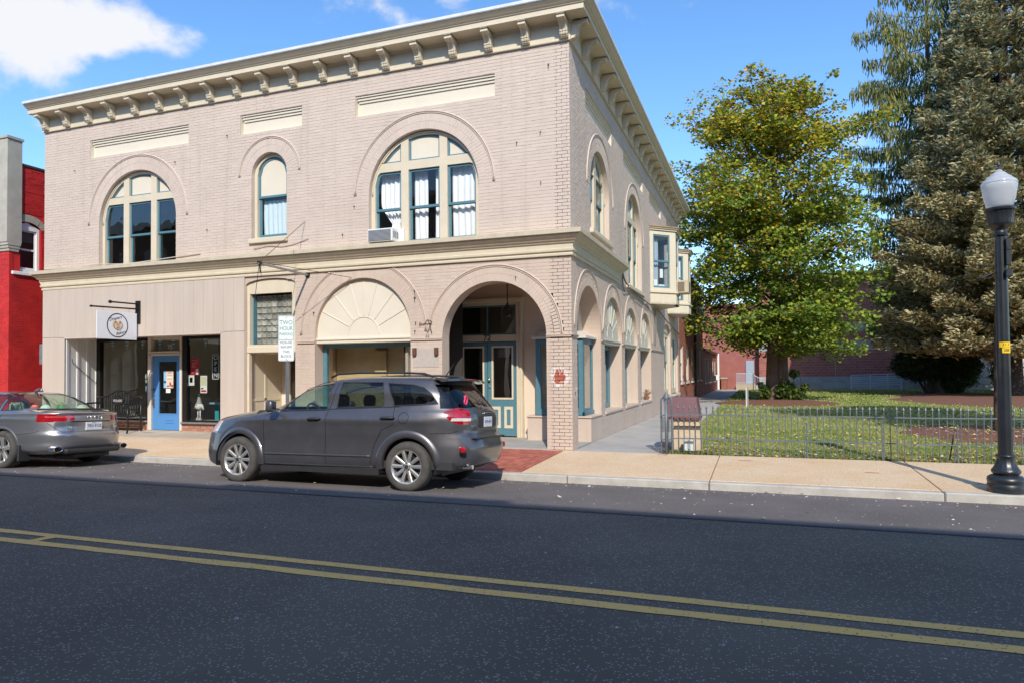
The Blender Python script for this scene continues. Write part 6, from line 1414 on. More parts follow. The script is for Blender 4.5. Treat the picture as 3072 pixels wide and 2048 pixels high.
b = MB(); b.rbox(2.262, 2.290, -.33, .33, .86, 1.03, .015); b.build('plate_recess', TRIMB, SUVO, inv=False, auto=40)
b = MB(); b.rbox(2.288, 2.296, -.155, .155, .872, 1.018, .004); pl = b.build('number_plate', PLATEW, SUVO, inv=False)
def rear_text(x, y, z, tilt=0): return Matrix.Translation((x, y, z)) @ Matrix.Rotation(pi/2, 4, 'Z') @ Matrix.Rotation(pi/2-tilt, 4, 'X')
def tpart(txt, size, M4, m_, par, **k):
    o = text_part(txt, size, M4, m_, None, **k); o.parent = par; return o
tpart('VKM-4871', .062, rear_text(2.2965, 0, .945), PLATEB, pl, ext=.001)
tpart('D O D G E', .052, rear_text(2.278, .03, 1.075, .15), CHROME, SUVO, ext=.006); tpart('JOURNEY', .05, rear_text(2.291, -.50, .895), CHROME, SUVO, ext=.005)
for s_ in (-1, 1):
    b = MB(); b.rbox(2.22, 2.312, min(s_*.58, s_*.80), max(s_*.58, s_*.80), .54, .62, .02); o = b.build('reflector', TAILR, SUVO, inv=False, auto=40); o.rotation_euler = (0, 0, s_*-.42); o.location = (.15, s_*-.95*.0 - s_*-.0, 0)
    o.location = (2.26-(cos(s_*-.42)*2.26-sin(s_*-.42)*s_*.71)-.055, s_*.71-(sin(s_*-.42)*2.26+cos(s_*-.42)*s_*.71), 0)
STK = mat('pink_sticker', (.70,.05,.13), rough=.5)
b = MB(); b.tube([(2.178+.0*a, -.55+.045*cos(a)*(1+.3*sin(2*a)), 1.245+.055*sin(a)) for a in [2*pi*i/16 for i in range(17)]], .012, 5); b.tube([(2.165,-.53+.04*cos(a),1.29+.03*sin(a)) for a in [2*pi*i/12 for i in range(13)]], .009, 5); b.build('window_sticker', STK, SUVO, inv=False)
for (x, y) in ((-.05,-.38), (-.05,.38)): headrest_seat(SUVO, x+.12, y, .55, 1.27, SEAT)
for y in (-.42, 0, .42): headrest_seat(SUVO, .98, y, .55, 1.25, SEAT)
headrest_seat(SUVO, 1.62, -.35, .6, 1.22, SEAT); headrest_seat(SUVO, 1.62, .35, .6, 1.22, SEAT)
b = MB(); b.rbox(-1.25, -.62, -.78, .78, .85, 1.08, .06); b.build('dashboard', SEAT, SUVO, inv=False, auto=50)
b = MB(); b.box(-.9, 2.1, -.8, .8, .30, .40); b.build('cabin_floor', SEAT, SUVO, inv=False)
b = MB(); cv = Matrix.Translation((-.42,-.37,1.03)) @ Matrix.Rotation(radians(62), 4, 'Y')
b.tube([tuple(cv @ Vector((.175*cos(a), .175*sin(a), 0))) for a in [2*pi*i/28 for i in range(29)]], .015, 6, caps=False); b.tube([tuple(cv @ Vector((0,-.17,0))), tuple(cv @ Vector((0,.17,0)))], .014, 6); b.tube([tuple(cv @ Vector((0,0,0))), (-.62,-.37,.93)], .03, 6); b.build('steering_wheel', SEAT, SUVO, inv=False, smooth=True)
b = MB(); b.rbox(-.36, -.33, -.12, .12, 1.365, 1.425, .012); b.tube([(-.34,0,1.41),(-.36,0,1.47)], .012, 5); b.build('rear_view_mirror', SEAT, SUVO, inv=False)
b = MB(); b.tube([(-.33,-.03,1.365),(-.33,-.035,1.30)], .003, 4); b.lathe([(0,1.22),(.02,1.235),(.022,1.28),(0,1.30)], (-.33,-.035,0), 8); b.lathe([(0,1.12),(.012,1.14),(.018,1.18),(.006,1.22)], (-.33,-.035,0), 6); b.build('mirror_charm', SEAT, SUVO, inv=False)
# ---------------- silver grey saloon
SAL = thing('silver_grey_car', 'silver grey saloon parked at the kerb at the left edge of the street', 'car', (-10.66, -3.72, -.124), (radians(-2.6), 0, 0))
T2 = [(-2.25,.20,2.32,.25,.82,5,5),(-2.36,.28,2.50,.33,.89,4,5),(-2.42,.42,2.575,.46,.915,3.6,4.2),(-2.44,.56,2.60,.585,.92,3.4,4.0),(-2.40,.68,2.56,.66,.92,3.2,4.0),(-2.30,.77,2.555,.80,.92,3,3.8),(-2.0,.84,2.55,.93,.905,2.8,3.6),
      (-1.4,.91,2.55,.985,.885,3,3.4),(-.95,.95,2.28,1.015,.86,3.2,3.2),(-.75,.98,2.02,1.045,.84,3.4,3.2),(-.45,1.12,1.72,1.15,.765,3.6,3.4),(-.12,1.26,1.36,1.272,.665,3.8,3.6),(.10,1.33,1.08,1.34,.58,3.8,3.6),(.35,1.362,.85,1.364,.42,3,3),(.5,1.37,.65,1.37,.02,2.5,2.5)]
def sculpt_sal(V):
    x, y, z = V[...,0], V[...,1], V[...,2]; sd_ = np.abs(y) > .55
    g = np.exp(-((z-.86)/.035)**2)*.010 - np.clip((.8-z)/.3, 0, 1)*0 + np.exp(-((z-.56)/.14)**2)*.012
    V[...,1] = y + np.sign(y)*g*sd_*np.clip((2.3-np.abs(x))/.5, 0, 1)
    rr = (x > 2.4) & (np.abs(y) < .75); V[...,0] = x - rr*np.exp(-((z-.735)/.075)**2)*.018*np.clip((.66-np.abs(y))/.08, 0, 1) + rr*np.exp(-((z-.99)/.02)**2)*.02
    return V
V, Q = shell(T2, sculpt=sculpt_sal); C2, N2_ = geom(V, Q); cn2 = (C2, N2_); cx, cy, cz = C2.T; N_ = N2_; ay = np.abs(cy); side = np.abs(N_[:,1]) > .45
wf, wr = (-1.456, .325), (1.456, .325); AR = .375
used = side & (((np.hypot(cx-wf[0], cz-wf[1]) < AR) | (np.hypot(cx-wr[0], cz-wr[1]) < AR)) & (ay > .5)); used |= (cz < .47) & (ay > .45) & ((np.abs(cx-wf[0]) < .36) | (np.abs(cx-wr[0]) < .36))
lt = take((cx > 2.0) & (cz < .955-.02*(ay < .6)) & (cz > .812+.035*np.clip((.75-ay)/.35, 0, 1)) & (ay > .36+.0*cz+.35*(cz-.83)*.0+ (cz-.82)*-.25*(0)) & (N_[:,2] < .8) & (cx > 2.12))
q1 = take(side & inpoly(cx, cz, [(1.30,1.015),(1.70,1.02),(1.36,1.245),(1.22,1.27)])); q2 = take(side & inpoly(cx, cz, [(.32,.995),(1.24,1.012),(1.16,1.285),(.35,1.325)])); q3 = take(side & inpoly(cx, cz, [(-.75,.975),(.24,.995),(.27,1.325),(.02,1.31),(-.36,1.16)]))
ws = take((N_[:,0] < -.25) & (cz > .99) & (cz < 1.315) & (ay < .78-(cz-1)*.5) & (cx < .4)); rw = take((N_[:,0] > .18) & (cz > 1.052) & (cz < 1.325) & (ay < .80-(cz-1.05)*.66) & (cx > .9))
d1 = take(side & inpoly(cx, cz, [(-.95,.28),(-.97,.9),(-.72,.99),(-.35,1.2),(.0,1.32),(.30,1.335),(.27,.95),(.25,.28)])); d2 = take(side & inpoly(cx, cz, [(.25,.28),(.27,.95),(.30,1.335),(1.2,1.31),(1.42,.98),(1.30,.80),(1.08,.62),(1.02,.28)]))
tk = take((cx > 2.08) & (cz > .655) & (ay < .70) & ((N_[:,0] > .3) | (N_[:,2] > .5)))
bm = take((cz < .66) & (cx > 1.8)); bn = take((N_[:,2] > .45) & (cz > .78) & (cx < -.95) & (ay < .78)); bf = take((cz < .7) & (cx < -1.8))
submesh('body', V, Q, ~used, AUDP, SAL)
for m_ in (d1, d2):
    for s_ in (-1, 1): submesh('door', V, Q, m_ & (cy*s_ > 0), AUDP, SAL)
submesh('boot_lid', V, Q, tk, AUDP, SAL); submesh('bumper', V, Q, bm, AUDP, SAL); submesh('bumper', V, Q, bf, AUDP, SAL); submesh('bonnet', V, Q, bn, AUDP, SAL)
for m_ in (q1, q2, q3):
    for s_ in (-1, 1): submesh('window', V, Q, m_ & (cy*s_ > 0), CARGL, SAL)
submesh('windscreen', V, Q, ws, CARGL, SAL); submesh('rear_window', V, Q, rw, CARGL, SAL)
for s_ in (-1, 1):
    mi = np.where((cz > .905) & (cz < .917) & (cx > 2.25), 1, 0); submesh('tail_light', V, Q, lt & (cy*s_ > 0), [TAILR, TAILP], SAL, mi)
for p in ([(1.30,1.015),(1.70,1.02),(1.36,1.245),(1.22,1.27)], [(.32,.995),(1.24,1.012),(1.16,1.285),(.35,1.325)]): seam(cn2, p, SAL, r=.008, closed=True, name='window_seal', matx=TRIMB)
seam(cn2, [(.25,.28),(.27,.95)], SAL, r=.004); seam(cn2, [(1.42,.98),(1.30,.80),(1.08,.62),(1.02,.28)], SAL, r=.004); seam(cn2, [(1.80,.60),(2.05,.62),(2.2,.66)], SAL, r=.003)
def rearline(cn_, pts, par, r=.004, m_=SEAM, name='panel_gap', lift=0):
    c, n = cn_; mk = (n[:,0] > .2) & (c[:,0] > 1.0); cc = c[mk]; q = []
    for i in range(len(pts)-1):
        for j in range(10):
            t = j/10; y = pts[i][0]*(1-t)+pts[i+1][0]*t; z = pts[i][1]*(1-t)+pts[i+1][1]*t; k = np.argmin((cc[:,1]-y)**2+(cc[:,2]-z)**2); q.append((cc[k,0]+lift, y, z))
    b = MB(); b.tube(q, r, 5); b.build(name, m_, par, inv=False, smooth=True)
rearline(cn2, [(-.70,.80),(-.62,.70),(-.55,.645),(.55,.645),(.62,.70),(.70,.80)], SAL)
rearline(cn2, [(-.42,.825),(.42,.825)], SAL, .010, SEAM, 'boot_recess')
b = MB(); b.tube([(2.055,-.72,1.04),(2.10,0,1.045),(2.055,.72,1.04)], .012, 5); b.build('window_seal', TRIMB, SAL, inv=False)
arch_flare(cn2, SAL, *wf, AR-.01, AR+.035, -.1, pi+.1, .008, AUDP); arch_flare(cn2, SAL, *wr, AR-.01, AR+.035, -.1, pi+.1, .008, AUDP)
arch_well(SAL, *wf, AR+.01, .88); arch_well(SAL, *wr, AR+.01, .88)
for (x, z) in (wf, wr):
    for s_ in (-1, 1): wheel(SAL, x, s_*.795, .335, .23, s_, 5, 'five')
b = MB(); b.box(-2.0, 2.1, -.60, .60, .20, .30); b.rbox(1.95, 2.50, -.35, .35, .17, .26, .03); b.build('underbody', TRIMB, SAL, inv=False)
for s_ in (-1, 1): b = MB(); b.rbox(1.86, 1.90, min(s_*.68, s_*.90), max(s_*.68, s_*.90), .13, .42, .012); b.build('mud_flap', TRIMB, SAL, inv=False)
b = MB(); b.rbox(2.36, 2.60, -.55, .55, .255, .345, .03); b.build('rear_skirt', TRIMB, SAL, inv=False, auto=40)
for s_ in (-1, 1):
    b = MB(); K = 20; y0, z0 = s_*.655, .345
    for rr, x in ((1.0, 2.56), (.82, 2.565)): pass
    ell = lambda r, x: [(x, y0+.085*r*cos(2*pi*i/K), z0+.050*r*sin(2*pi*i/K)) for i in range(K)]
    b.add(ell(1, 2.40)+ell(1, 2.548)+ell(.84, 2.546)+ell(.80, 2.45), [(j*K+i, j*K+(i+1) % K, (j+1)*K+(i+1) % K, (j+1)*K+i) for j in range(3) for i in range(K)]); ex = b.build('exhaust', CHROME, SAL, inv=False)
    b = MB(); b.add(ell(.79, 2.50), [list(range(K))]); b.build('exhaust_bore', SEAM, ex, inv=False)
b = MB(); b.rbox(2.545, 2.566, -.16, .16, .665, .81, .005); pl = b.build('number_plate', PLATEW, SAL, inv=False)
tpart('TRD-9132', .072, rear_text(2.567, 0, .742), PLATEB, pl, ext=.001, sx=.92); tpart('VIRGINIA', .02, rear_text(2.567, 0, .795), PLATEB, pl, ext=.001)
b = MB()
for k in range(4):
    b.tube([(2.568+.0*a, -.108+.072*k+.046*cos(a), .895+.046*sin(a)*.9) for a in [2*pi*i/24 for i in range(25)]], .0062, 6, caps=False)
b.build('ring_emblem', CHROME, SAL, inv=False, smooth=True)
tpart('A6', .06, rear_text(2.556, -.46, .72), CHROME, SAL, ext=.004); tpart('3.0T', .05, rear_text(2.556, .44, .715), CHROME, SAL, ext=.004)
for (x, y) in ((-.05,-.38), (-.05,.38)): headrest_seat(SAL, x+.15, y, .45, 1.12, SEATB)
for y in (-.42, .42): headrest_seat(SAL, 1.10, y, .45, 1.10, SEATB)
b = MB(); b.rbox(1.35, 2.1, -.70, .70, .97, 1.02, .02); b.build('parcel_shelf', SEATB, SAL, inv=False)
b = MB(); b.rbox(-1.1, -.5, -.75, .75, .75, .96, .05); b.box(-.7, 1.5, -.8, .8, .3, .42); b.build('dashboard', SEAT, SAL, inv=False)
for i, (y, c_, r) in enumerate(((-.52,(.62,.16,.10),.085), (-.28,(.82,.84,.83),.095), (-.02,(.02,.32,.12),.08), (.1,(.10,.15,.13),.085), (.4,(.74,.70,.50),.10))):
    b = MB(); b.lathe([(r,1.02),(r*.98,1.05),(r*.75,1.09),(r*.35,1.115),(0,1.12)], (1.72-.05*(i%2),y,0), 16); b.rbox(1.74, 1.74+r*1.1, y-r*.8, y+r*.8, 1.02, 1.035, .004)
    o = b.build('hat', mat('hat_cloth_%d' % i, c_, rough=.8), None, smooth=True); o.matrix_world = Matrix.Translation(SAL.location) @ Matrix.Rotation(radians(-2.6), 4, 'X')
    tag(o, ('salmon pink', 'white', 'bright green', 'dark green', 'cream')[i]+' cap lying inside the rear window of the silver grey saloon', 'cap')
b = MB(); b.tube([(1.0,0,1.365),(1.06,0,1.40),(1.14,0,1.425),(1.16,0,1.36)], [.03,.022,.008,.03], 6); b.build('roof_aerial', AUDP, SAL, inv=False, smooth=True)
# ================================================================ neighbours
NB = thing('red_building', 'bright red painted brick building with a grey corbelled parapet at the left edge', 'building', (-20, 4, 0))
NX = -15.885; NS = lambda u, v, d: (NX-d, u, v); NF = lambda u, v, d: (u, d, v)
b = MB(); seg = [(.13,4.42),(.87,4.42),(.87,5.72)] + [(.5+.37*cos(a), 5.72+.13*sin(a)) for a in [pi*i/10 for i in range(1,10)]] + [(.13,5.72)]
b.plate(rect_loop(0, 14, -.2, 7.40), [seg], NS, .008, .3); b.box(-30, NX-.01, .01, .3, -.2, 4.95); b.box(-30, -29.7, .3, 14, -.2, 7.4); b.box(-30, NX-.3, 13.7, 14, -.2, 7.4); b.build('wall', REDPAINT, NB)
b = MB(); b.box(-30, NX-.3, .3, 13.7, 7.2, 7.3); b.box(-30.05, NX+.03, -.0, 14, 7.40, 7.46); b.build('roof', mat('dark_coping', (.05,.045,.045), rough=.7), NB)
b = MB(); b.box(-30, NX+.05, -.10, .30, 5.2, 8.05); 
for k, (z0, z1, o) in enumerate(((5.12,5.2,-.08), (5.04,5.12,-.055), (4.96,5.04,-.03))): b.box(-30, NX+.05-.012*k, o, .28-.02*k, z0, z1)
b.build('parapet', GREYPAINT, NB); b = MB(); b.box(-30, NX+.08, -.13, .33, 8.05, 8.12); b.build('coping', GREYPAINT, NB)
shp = [('r', .0, 1.0, 4.36, 6.05)]; shp = [('r', .1, .9, 4.36, 5.74), ('r', .06, .94, 5.70, 6.06)]
rs = [(NS, r, 'S') for r in brick_field(.0, 2.2, -.1, 7.38, shp, random)] + [(shift(NF), r, 'F') for r in brick_field(-17.6, NX, -.1, 4.95, [], random)]
ubS = unit_brick(lambda u, v, d: (-d, u, v), REDPAINT); ubF = unit_brick(lambda u, v, d: (u, d, v), REDPAINT)
near = [t for t in rs if (t[2] == 'S' and t[1][0] < 1.02 and 1.2 < t[1][2] < 7.4)]; near.sort(key=lambda t: abs(t[1][2]-3.2))
single_bricks([(M, r, ubS, False) for (M, r, c) in near[:298]], NB, random); keep = set(id(t) for t in near[:298])
bricks_mesh([t[1] for t in rs if t[2] == 'S' and id(t) not in keep], [], NS, [REDPAINT], seed=31, parent=NB, proud=.008)
bricks_mesh([t[1] for t in rs if t[2] == 'F'], [], NF, [REDPAINT], seed=32, parent=NB, proud=.008)
bricks_mesh([], brick_ring(.5, 5.30, .55, .76, radians(42), radians(138)), NS, [GREYPAINT], seed=33, parent=NB, proud=.006, name='arch_bricks')
b = MB(); b.plate([(.14,4.42),(.86,4.42),(.86,5.70),(.5,5.84),(.14,5.70)], [rect_loop(.21,.79,4.52,5.62)], NS, .05, .13); b.rbox(.06,.94,4.33,4.42,-.06,.1,.01,M=NS); wN = b.build('window', WHITE, NB)
b = MB(); b.plate(rect_loop(.21,.79,4.52,5.62), [rect_loop(.25,.75,4.57,5.05), rect_loop(.25,.75,5.10,5.58)], NS, .09, .12); b.build('sash', WHITE, wN); b = MB(); b.box(.22,.78,4.53,5.61,.105,.11,M=NS); b.build('pane', GLASSD, wN)
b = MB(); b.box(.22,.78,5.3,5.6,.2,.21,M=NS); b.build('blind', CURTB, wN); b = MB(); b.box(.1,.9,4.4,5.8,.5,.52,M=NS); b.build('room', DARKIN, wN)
MBX = thing('meter_box', 'narrow grey metal box fixed at the left end of the tan siding', 'box', (-14.6, .05, 2.1)); b = MB(); b.rbox(-14.67, -14.54, -.02, .16, 1.84, 2.38, .01); b.build('case', STEEL, MBX)
# houses across the street, whose shade lies on the road
OPB = mat('brown_brick', (.16,.085,.06), rough=.9, var=.25, vscale=3); OPC = mat('pale_facade', (.36,.32,.27), rough=.9, var=.1)
for i, (x0, x1, h, m_, lb) in enumerate(((-46, -20, 11.00, OPB, 'brown brick shop row across the street, at the far left'), (-20, -4.2, 11.02, OPC, 'pale fronted building across the street behind the viewer'), (-4.2, 1.5, 10.96, OPB, 'narrow brown brick building across the street'),
                                   (1.5, 5.9, 11.10, OPC, 'narrow pale building with the tallest parapet across the street'), (5.9, 30, 10.94, OPB, 'wide brown brick building across the street'), (30, 60, 10.90, OPC, 'pale building across the street, at the far right'))):
    o = thing('opposite_building', lb, 'building', ((x0+x1)/2, -24, 0)); b = MB(); b.box(x0+.005, x1-.005, -32, -19.2, -.3, h); b.build('wall', m_, o)
    b = MB(); b.box(x0+.01, x1-.01, -19.2, -18.95, h-.55, h-.02); b.build('cornice', OFFWHITE, o)
    n_ = max(1, int((x1-x0)/2.6))
    for k in range(n_):
        xc = x0+(x1-x0)*(k+.5)/n_
        for z in (4.4, 7.2):
            b = MB(); b.plate(rect_loop(xc-.6, xc+.6, z, z+1.9), [rect_loop(xc-.5, xc+.5, z+.1, z+1.8)], lambda u, v, d: (u, -19.2+.06-d, v), 0, .05); w_ = b.build('window', OFFWHITE, o)
            b = MB(); b.box(xc-.52, xc+.52, -19.19, -19.18, z+.08, z+1.82); b.build('pane', GREYIN, w_)
        b = MB(); b.box(xc-1.05, xc+1.05, -19.19, -19.15, .5, 3.0); b.build('shop_window', DARKIN, o)
# brick building behind, along the path
AB = thing('brick_building', 'dark red brick building along the path behind the painted corner building', 'building', (-4, 25, 0)); AS = lambda u, v, d: (-.06-d, u, v)
wins = [(19.6+2.55*k, 20.75+2.55*k, 1.0, 2.75) for k in range(5)]; wins2 = [(20.2+2.7*k, 21.3+2.7*k, 4.2, 5.7) for k in range(4)]
b = MB(); b.plate(rect_loop(18.56, 32.5, -.2, 6.4), [rect_loop(*w_) for w_ in wins+wins2], AS, .01, .3); b.box(-9, -.07, 18.56, 18.9, 3, 6.4); b.box(-9, -.37, 32.2, 32.5, -.2, 6.4); b.box(-9, -8.7, 18.9, 32.2, -.2, 6.4); b.build('wall', MORTAR, AB)
bricks_mesh(brick_field(18.56, 32.5, -.1, 6.38, [('r', *w_) for w_ in wins+wins2], random), [], AS, [REDBRICK], seed=41, parent=AB, proud=.006)
b = MB(); b.box(-9, .05, 18.56, 32.6, 6.4, 6.55); b.build('roof', DARKFRAME, AB)
def simplewin(par, M, a, c, z0, z1, fm=OFFWHITE):
    b = MB(); b.plate(rect_loop(a, c, z0, z1), [rect_loop(a+.09, c-.09, z0+.09, (z0+z1)/2-.03), rect_loop(a+.09, c-.09, (z0+z1)/2+.03, z1-.09)], M, .07, .14); b.rbox(a-.06, c+.06, z0-.10, z0, -.06, .12, .01, M=M); w_ = b.build('window', fm, par)
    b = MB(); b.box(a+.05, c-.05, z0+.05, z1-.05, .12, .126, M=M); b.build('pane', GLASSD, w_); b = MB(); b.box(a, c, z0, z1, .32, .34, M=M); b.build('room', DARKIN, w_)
for w_ in wins+wins2: simplewin(AB, AS, *w_)
b = MB(); b.tube([(.02,26.3,0),(.02,26.3,6.3)], .06, 8); b.build('downpipe', BLACK, AB)
AC_ = thing('low_brick_building', 'low sunlit red brick building further along the path', 'building', (-4, 39, 0)); A2 = lambda u, v, d: (-.03-d, u, v)
wins3 = [(33.6+2.4*k, 34.6+2.4*k, .75, 2.3) for k in range(5)]
b = MB(); b.plate(rect_loop(32.52, 45.9, -.2, 2.82), [rect_loop(*w_) for w_ in wins3], A2, .01, .3); b.box(-8, -.33, 45.6, 45.9, -.2, 2.8); b.build('wall', MORTAR, AC_)
bricks_mesh(brick_field(32.52, 45.9, -.1, 2.8, [('r', *w_) for w_ in wins3], random), [], A2, [REDBRICK], seed=42, parent=AC_, proud=.006)
b = MB(); b.box(-8, .12, 32.52, 46.0, 2.82, 2.95); b.build('roof', DARKFRAME, AC_)
for w_ in wins3: simplewin(AC_, A2, *w_)
b = MB(); b.tube([(.12,45.4,0),(.12,45.4,2.9)], .09, 8); b.build('downpipe', WHITE, AC_)
for k, y in enumerate((38.9, 43.6)):
    t_ = thing('wall_air_conditioner', ('dark', 'pale')[k]+' air conditioner under a window of the low brick building on the path', 'air conditioner', (.15, y, 1)); b = MB(); b.rbox(-.02, .32, y-.3, y+.3, .78, 1.18, .02); b.build('case', (ACT, ACW)[k], t_); b = MB(); b.box(.32, .33, y-.24, y+.24, .84, 1.12); b.build('grille', ACG, t_)
# red block building across the lawn
FB = thing('block_building', 'large red block building with grey bands across the lawn', 'building', (9, 50, 0)); FY = 46.0; FM = lambda u, v, d: (u, FY+d, v)
GCMU = mat('grey_block', (.36,.36,.37), rough=.9, var=.2, vscale=2, obj_rand=.10, bump=.3); RCMU = mat('red_block', (.36,.13,.11), rough=.9, var=.2, vscale=2, obj_rand=.13, bump=.3); GM = mat('pale_block_mortar', (.46,.43,.41), rough=1)
b = MB(); b.box(3.26, 24, FY+.012, FY+.4, -.2, 8.9); b.box(3.26, 3.6, FY+.4, 60, -.2, 8.9); b.build('wall', GM, FB); b = MB(); b.box(3.0, 24, FY-.03, FY+.3, -.2, .33); b.build('plinth', CONC, FB); b = MB(); b.box(3.1, 24.1, FY-.1, 61, 8.9, 9.05); b.build('roof', DARKFRAME, FB)
bl = []
for (z0, z1, m_) in ((.33,1.0,0), (1.0,3.04,1), (3.04,3.73,0), (3.73,4.43,1), (4.43,5.17,0), (5.17,8.9,1)):
    n_ = round((z1-z0)/.2); hgt = (z1-z0)/n_
    for r in range(n_):
        x = 3.26-(.2 if r % 2 else 0)
        while x < 18:
            a, c = max(x, 3.26), min(x+.39, 18); 
            if c-a > .05: bl.append((a, c, z0+r*hgt, z0+(r+1)*hgt-.012, m_))
            x += .40
ubG = unit_brick(lambda u, v, d: (u, d, v), GCMU); ubR = unit_brick(lambda u, v, d: (u, d, v), RCMU); ubG.name = 'block'; ubR.name = 'block'
vis = sorted([q for q in bl if 5.8 < q[0] < 11.2 and q[2] < 3.7], key=lambda q: abs(q[2]-1.2))[:295]; vk = set(vis)
for q in vis:
    o = link('block', ubR if q[4] else ubG, FB); o.location = (q[0], FY+random.uniform(-.003,.003), q[2]); o.scale = (q[1]-q[0], 1, q[3]-q[2])
for mm in (0, 1): bricks_mesh([q[:4] for q in bl if q[4] == mm and q not in vk], [], FM, [(GCMU, RCMU)[mm]], seed=50+mm, parent=FB, proud=.004, name='block_courses')
b = MB(); b.box(-1.0, 3.26, FY+.9, FY+1.2, -.2, 7.0); b.build('wall', RCMU, FB)
b = MB(); b.rbox(2.22, 2.86, FY+.82, FY+.9, .44, 2.32, .02); d_ = b.build('door', mat('pale_blue_door', (.30,.36,.45), rough=.5), FB); b = MB(); b.lathe([(0,-.05),(.03,-.03),(.03,0)], (2.3, FY+.82, 1.35), 8, 'y'); b.build('knob', STEEL, d_)
b = MB(); b.box(8.83, 8.86, FY-.012, FY+.01, .33, 3.04); b.build('control_joint', GM, FB)
SPB = thing('stoop', 'concrete stoop with pale railings before the pale blue door', 'steps', (2.2, 45.6, 0)); b = MB(); b.box(1.5, 2.95, 44.6, 46.9, -.1, .44); 
for k in range(3): b.box(2.95, 3.2+.0-.0*k+.28*(2-k)*.5, 44.6, 46.0, -.1, .12+.13*k-.0) if False else None
b.build('slab', mat('tan_concrete', (.40,.33,.25), rough=.9), SPB)
RAILM = mat('pale_blue_rail', (.42,.50,.58), rough=.5)
b = MB(); b.tube([(1.55,44.65,1.28),(2.6,44.65,1.28),(3.4,44.65,.85)], .03, 6); b.tube([(1.55,44.65,.55),(2.6,44.65,.55)], .02, 6)
for k in range(14): x = 1.55+.08*k; b.tube([(x,44.65,.44),(x,44.65,1.28)], .014, 5)
for k in range(5): x = 2.7+.15*k; b.tube([(x,44.65,.0),(x,44.65,1.22-.075*k)], .014, 5)
b.build('railing', RAILM, SPB)
RR = thing('ramp_railing', 'pale blue pipe railing of a ramp before the red block building', 'railing', (11.3, 44.4, 0))
b = MB(); b.box(9.6, 13.2, 44.5, 46, -.1, .16); b.build('ramp', CONC, RR)
for z in (.32, .48, .64, .80, .96, 1.10): b = MB(); b.tube([(9.75,44.4,z),(13.1,44.4,z+.09)], .03, 6); b.build('rail', RAILM, RR)
for x in (9.75, 11.05, 12.2, 13.1): b = MB(); b.tube([(x,44.4,-.05),(x,44.4,1.12+.027*(x-9.75))], .035, 6); b.build('post', RAILM, RR)
LW = thing('low_brick_wall', 'low brick retaining wall at the end of the path', 'wall', (.6, 45, 0)); b = MB(); b.box(.3, .75, 46.2, 52, -.1, .85); b.build('wall', REDBRICK, LW); b = MB(); b.box(.26, .8, 46.15, 52, .85, .95); b.build('coping', CONC, LW)
HB = thing('red_brick_house', 'red brick house seen far behind the end of the path', 'house', (-2, 64, 0)); b = MB(); b.box(-12, 10, 62, 70, -.2, 6.5); b.build('wall', REDBRICK, HB); b = MB(); b.add([(-12.5,61.6,6.5),(10.5,61.6,6.5),(10.5,66,8.6),(-12.5,66,8.6),(10.5,70.4,6.5),(-12.5,70.4,6.5)], [(0,1,2,3),(3,2,4,5),(0,3,5),(1,4,2)]); b.build('roof', mat('slate_roof', (.10,.10,.11), rough=.8), HB)
for x in (-4, -1.2, 1.6, 4.4):
    for z in (1, 3.9): simplewin(HB, lambda u, v, d: (u, 61.9+d*.5, v), x, x+1.0, z, z+1.6)
ST_ = thing('stake', 'thin wooden stake standing before the red block building', 'stake', (6.27, 45, 0)); b = MB(); b.box(6.25, 6.31, 44.9, 44.95, -.05, 1.75); b.build('stake', mat('grey_wood', (.28,.20,.15), rough=.9), ST_)
DP = thing('dark_post', 'thin dark post beside the stoop at the end of the lawn', 'post', (2.85, 41, 0)); b = MB(); b.tube([(2.85,41,-.05),(2.85,41,1.3)], .03, 6); b.build('post', BLACK, DP)
PT = thing('planter', 'dark round planter against the plinth near the stoop', 'planter', (3.4, 43, 0)); b = MB(); b.lathe([(.14,.0),(.2,.3),(.22,.62),(.17,.64),(.0,.60)], (3.35,43,0), 14); b.build('pot', BLACK, PT)
# grey stone building at the right
STN = mat('grey_ashlar', (.52,.50,.46), rough=.9, var=.25, vscale=3, bump=.8, bscale=25, obj_rand=.12); SB_ = thing('stone_building', 'pale grey rusticated stone building behind the big conifer', 'building', (24, 46, 0))
b = MB(); b.box(16.6, 34, 42.03, 50, -.2, 11); b.build('wall', MORTAR, SB_); ust = unit_brick(lambda u, v, d: (u, d*6, v), STN); ust.name = 'stone'
n_ = 0
for r in range(24):
    x = 16.6-(.45 if r % 2 else 0); z = r*.46
    while x < 26.5:
        wd = (.85, 1.0, .9)[(r*3+int(x)) % 3]; a, c = max(x, 16.6), x+wd-.02
        if c-a > .15 and n_ < 296:
            o = link('stone', ust, SB_); o.location = (a, 42.0+random.uniform(-.015,.01), z); o.scale = (c-a, 1, .44); n_ += 1
        x += wd

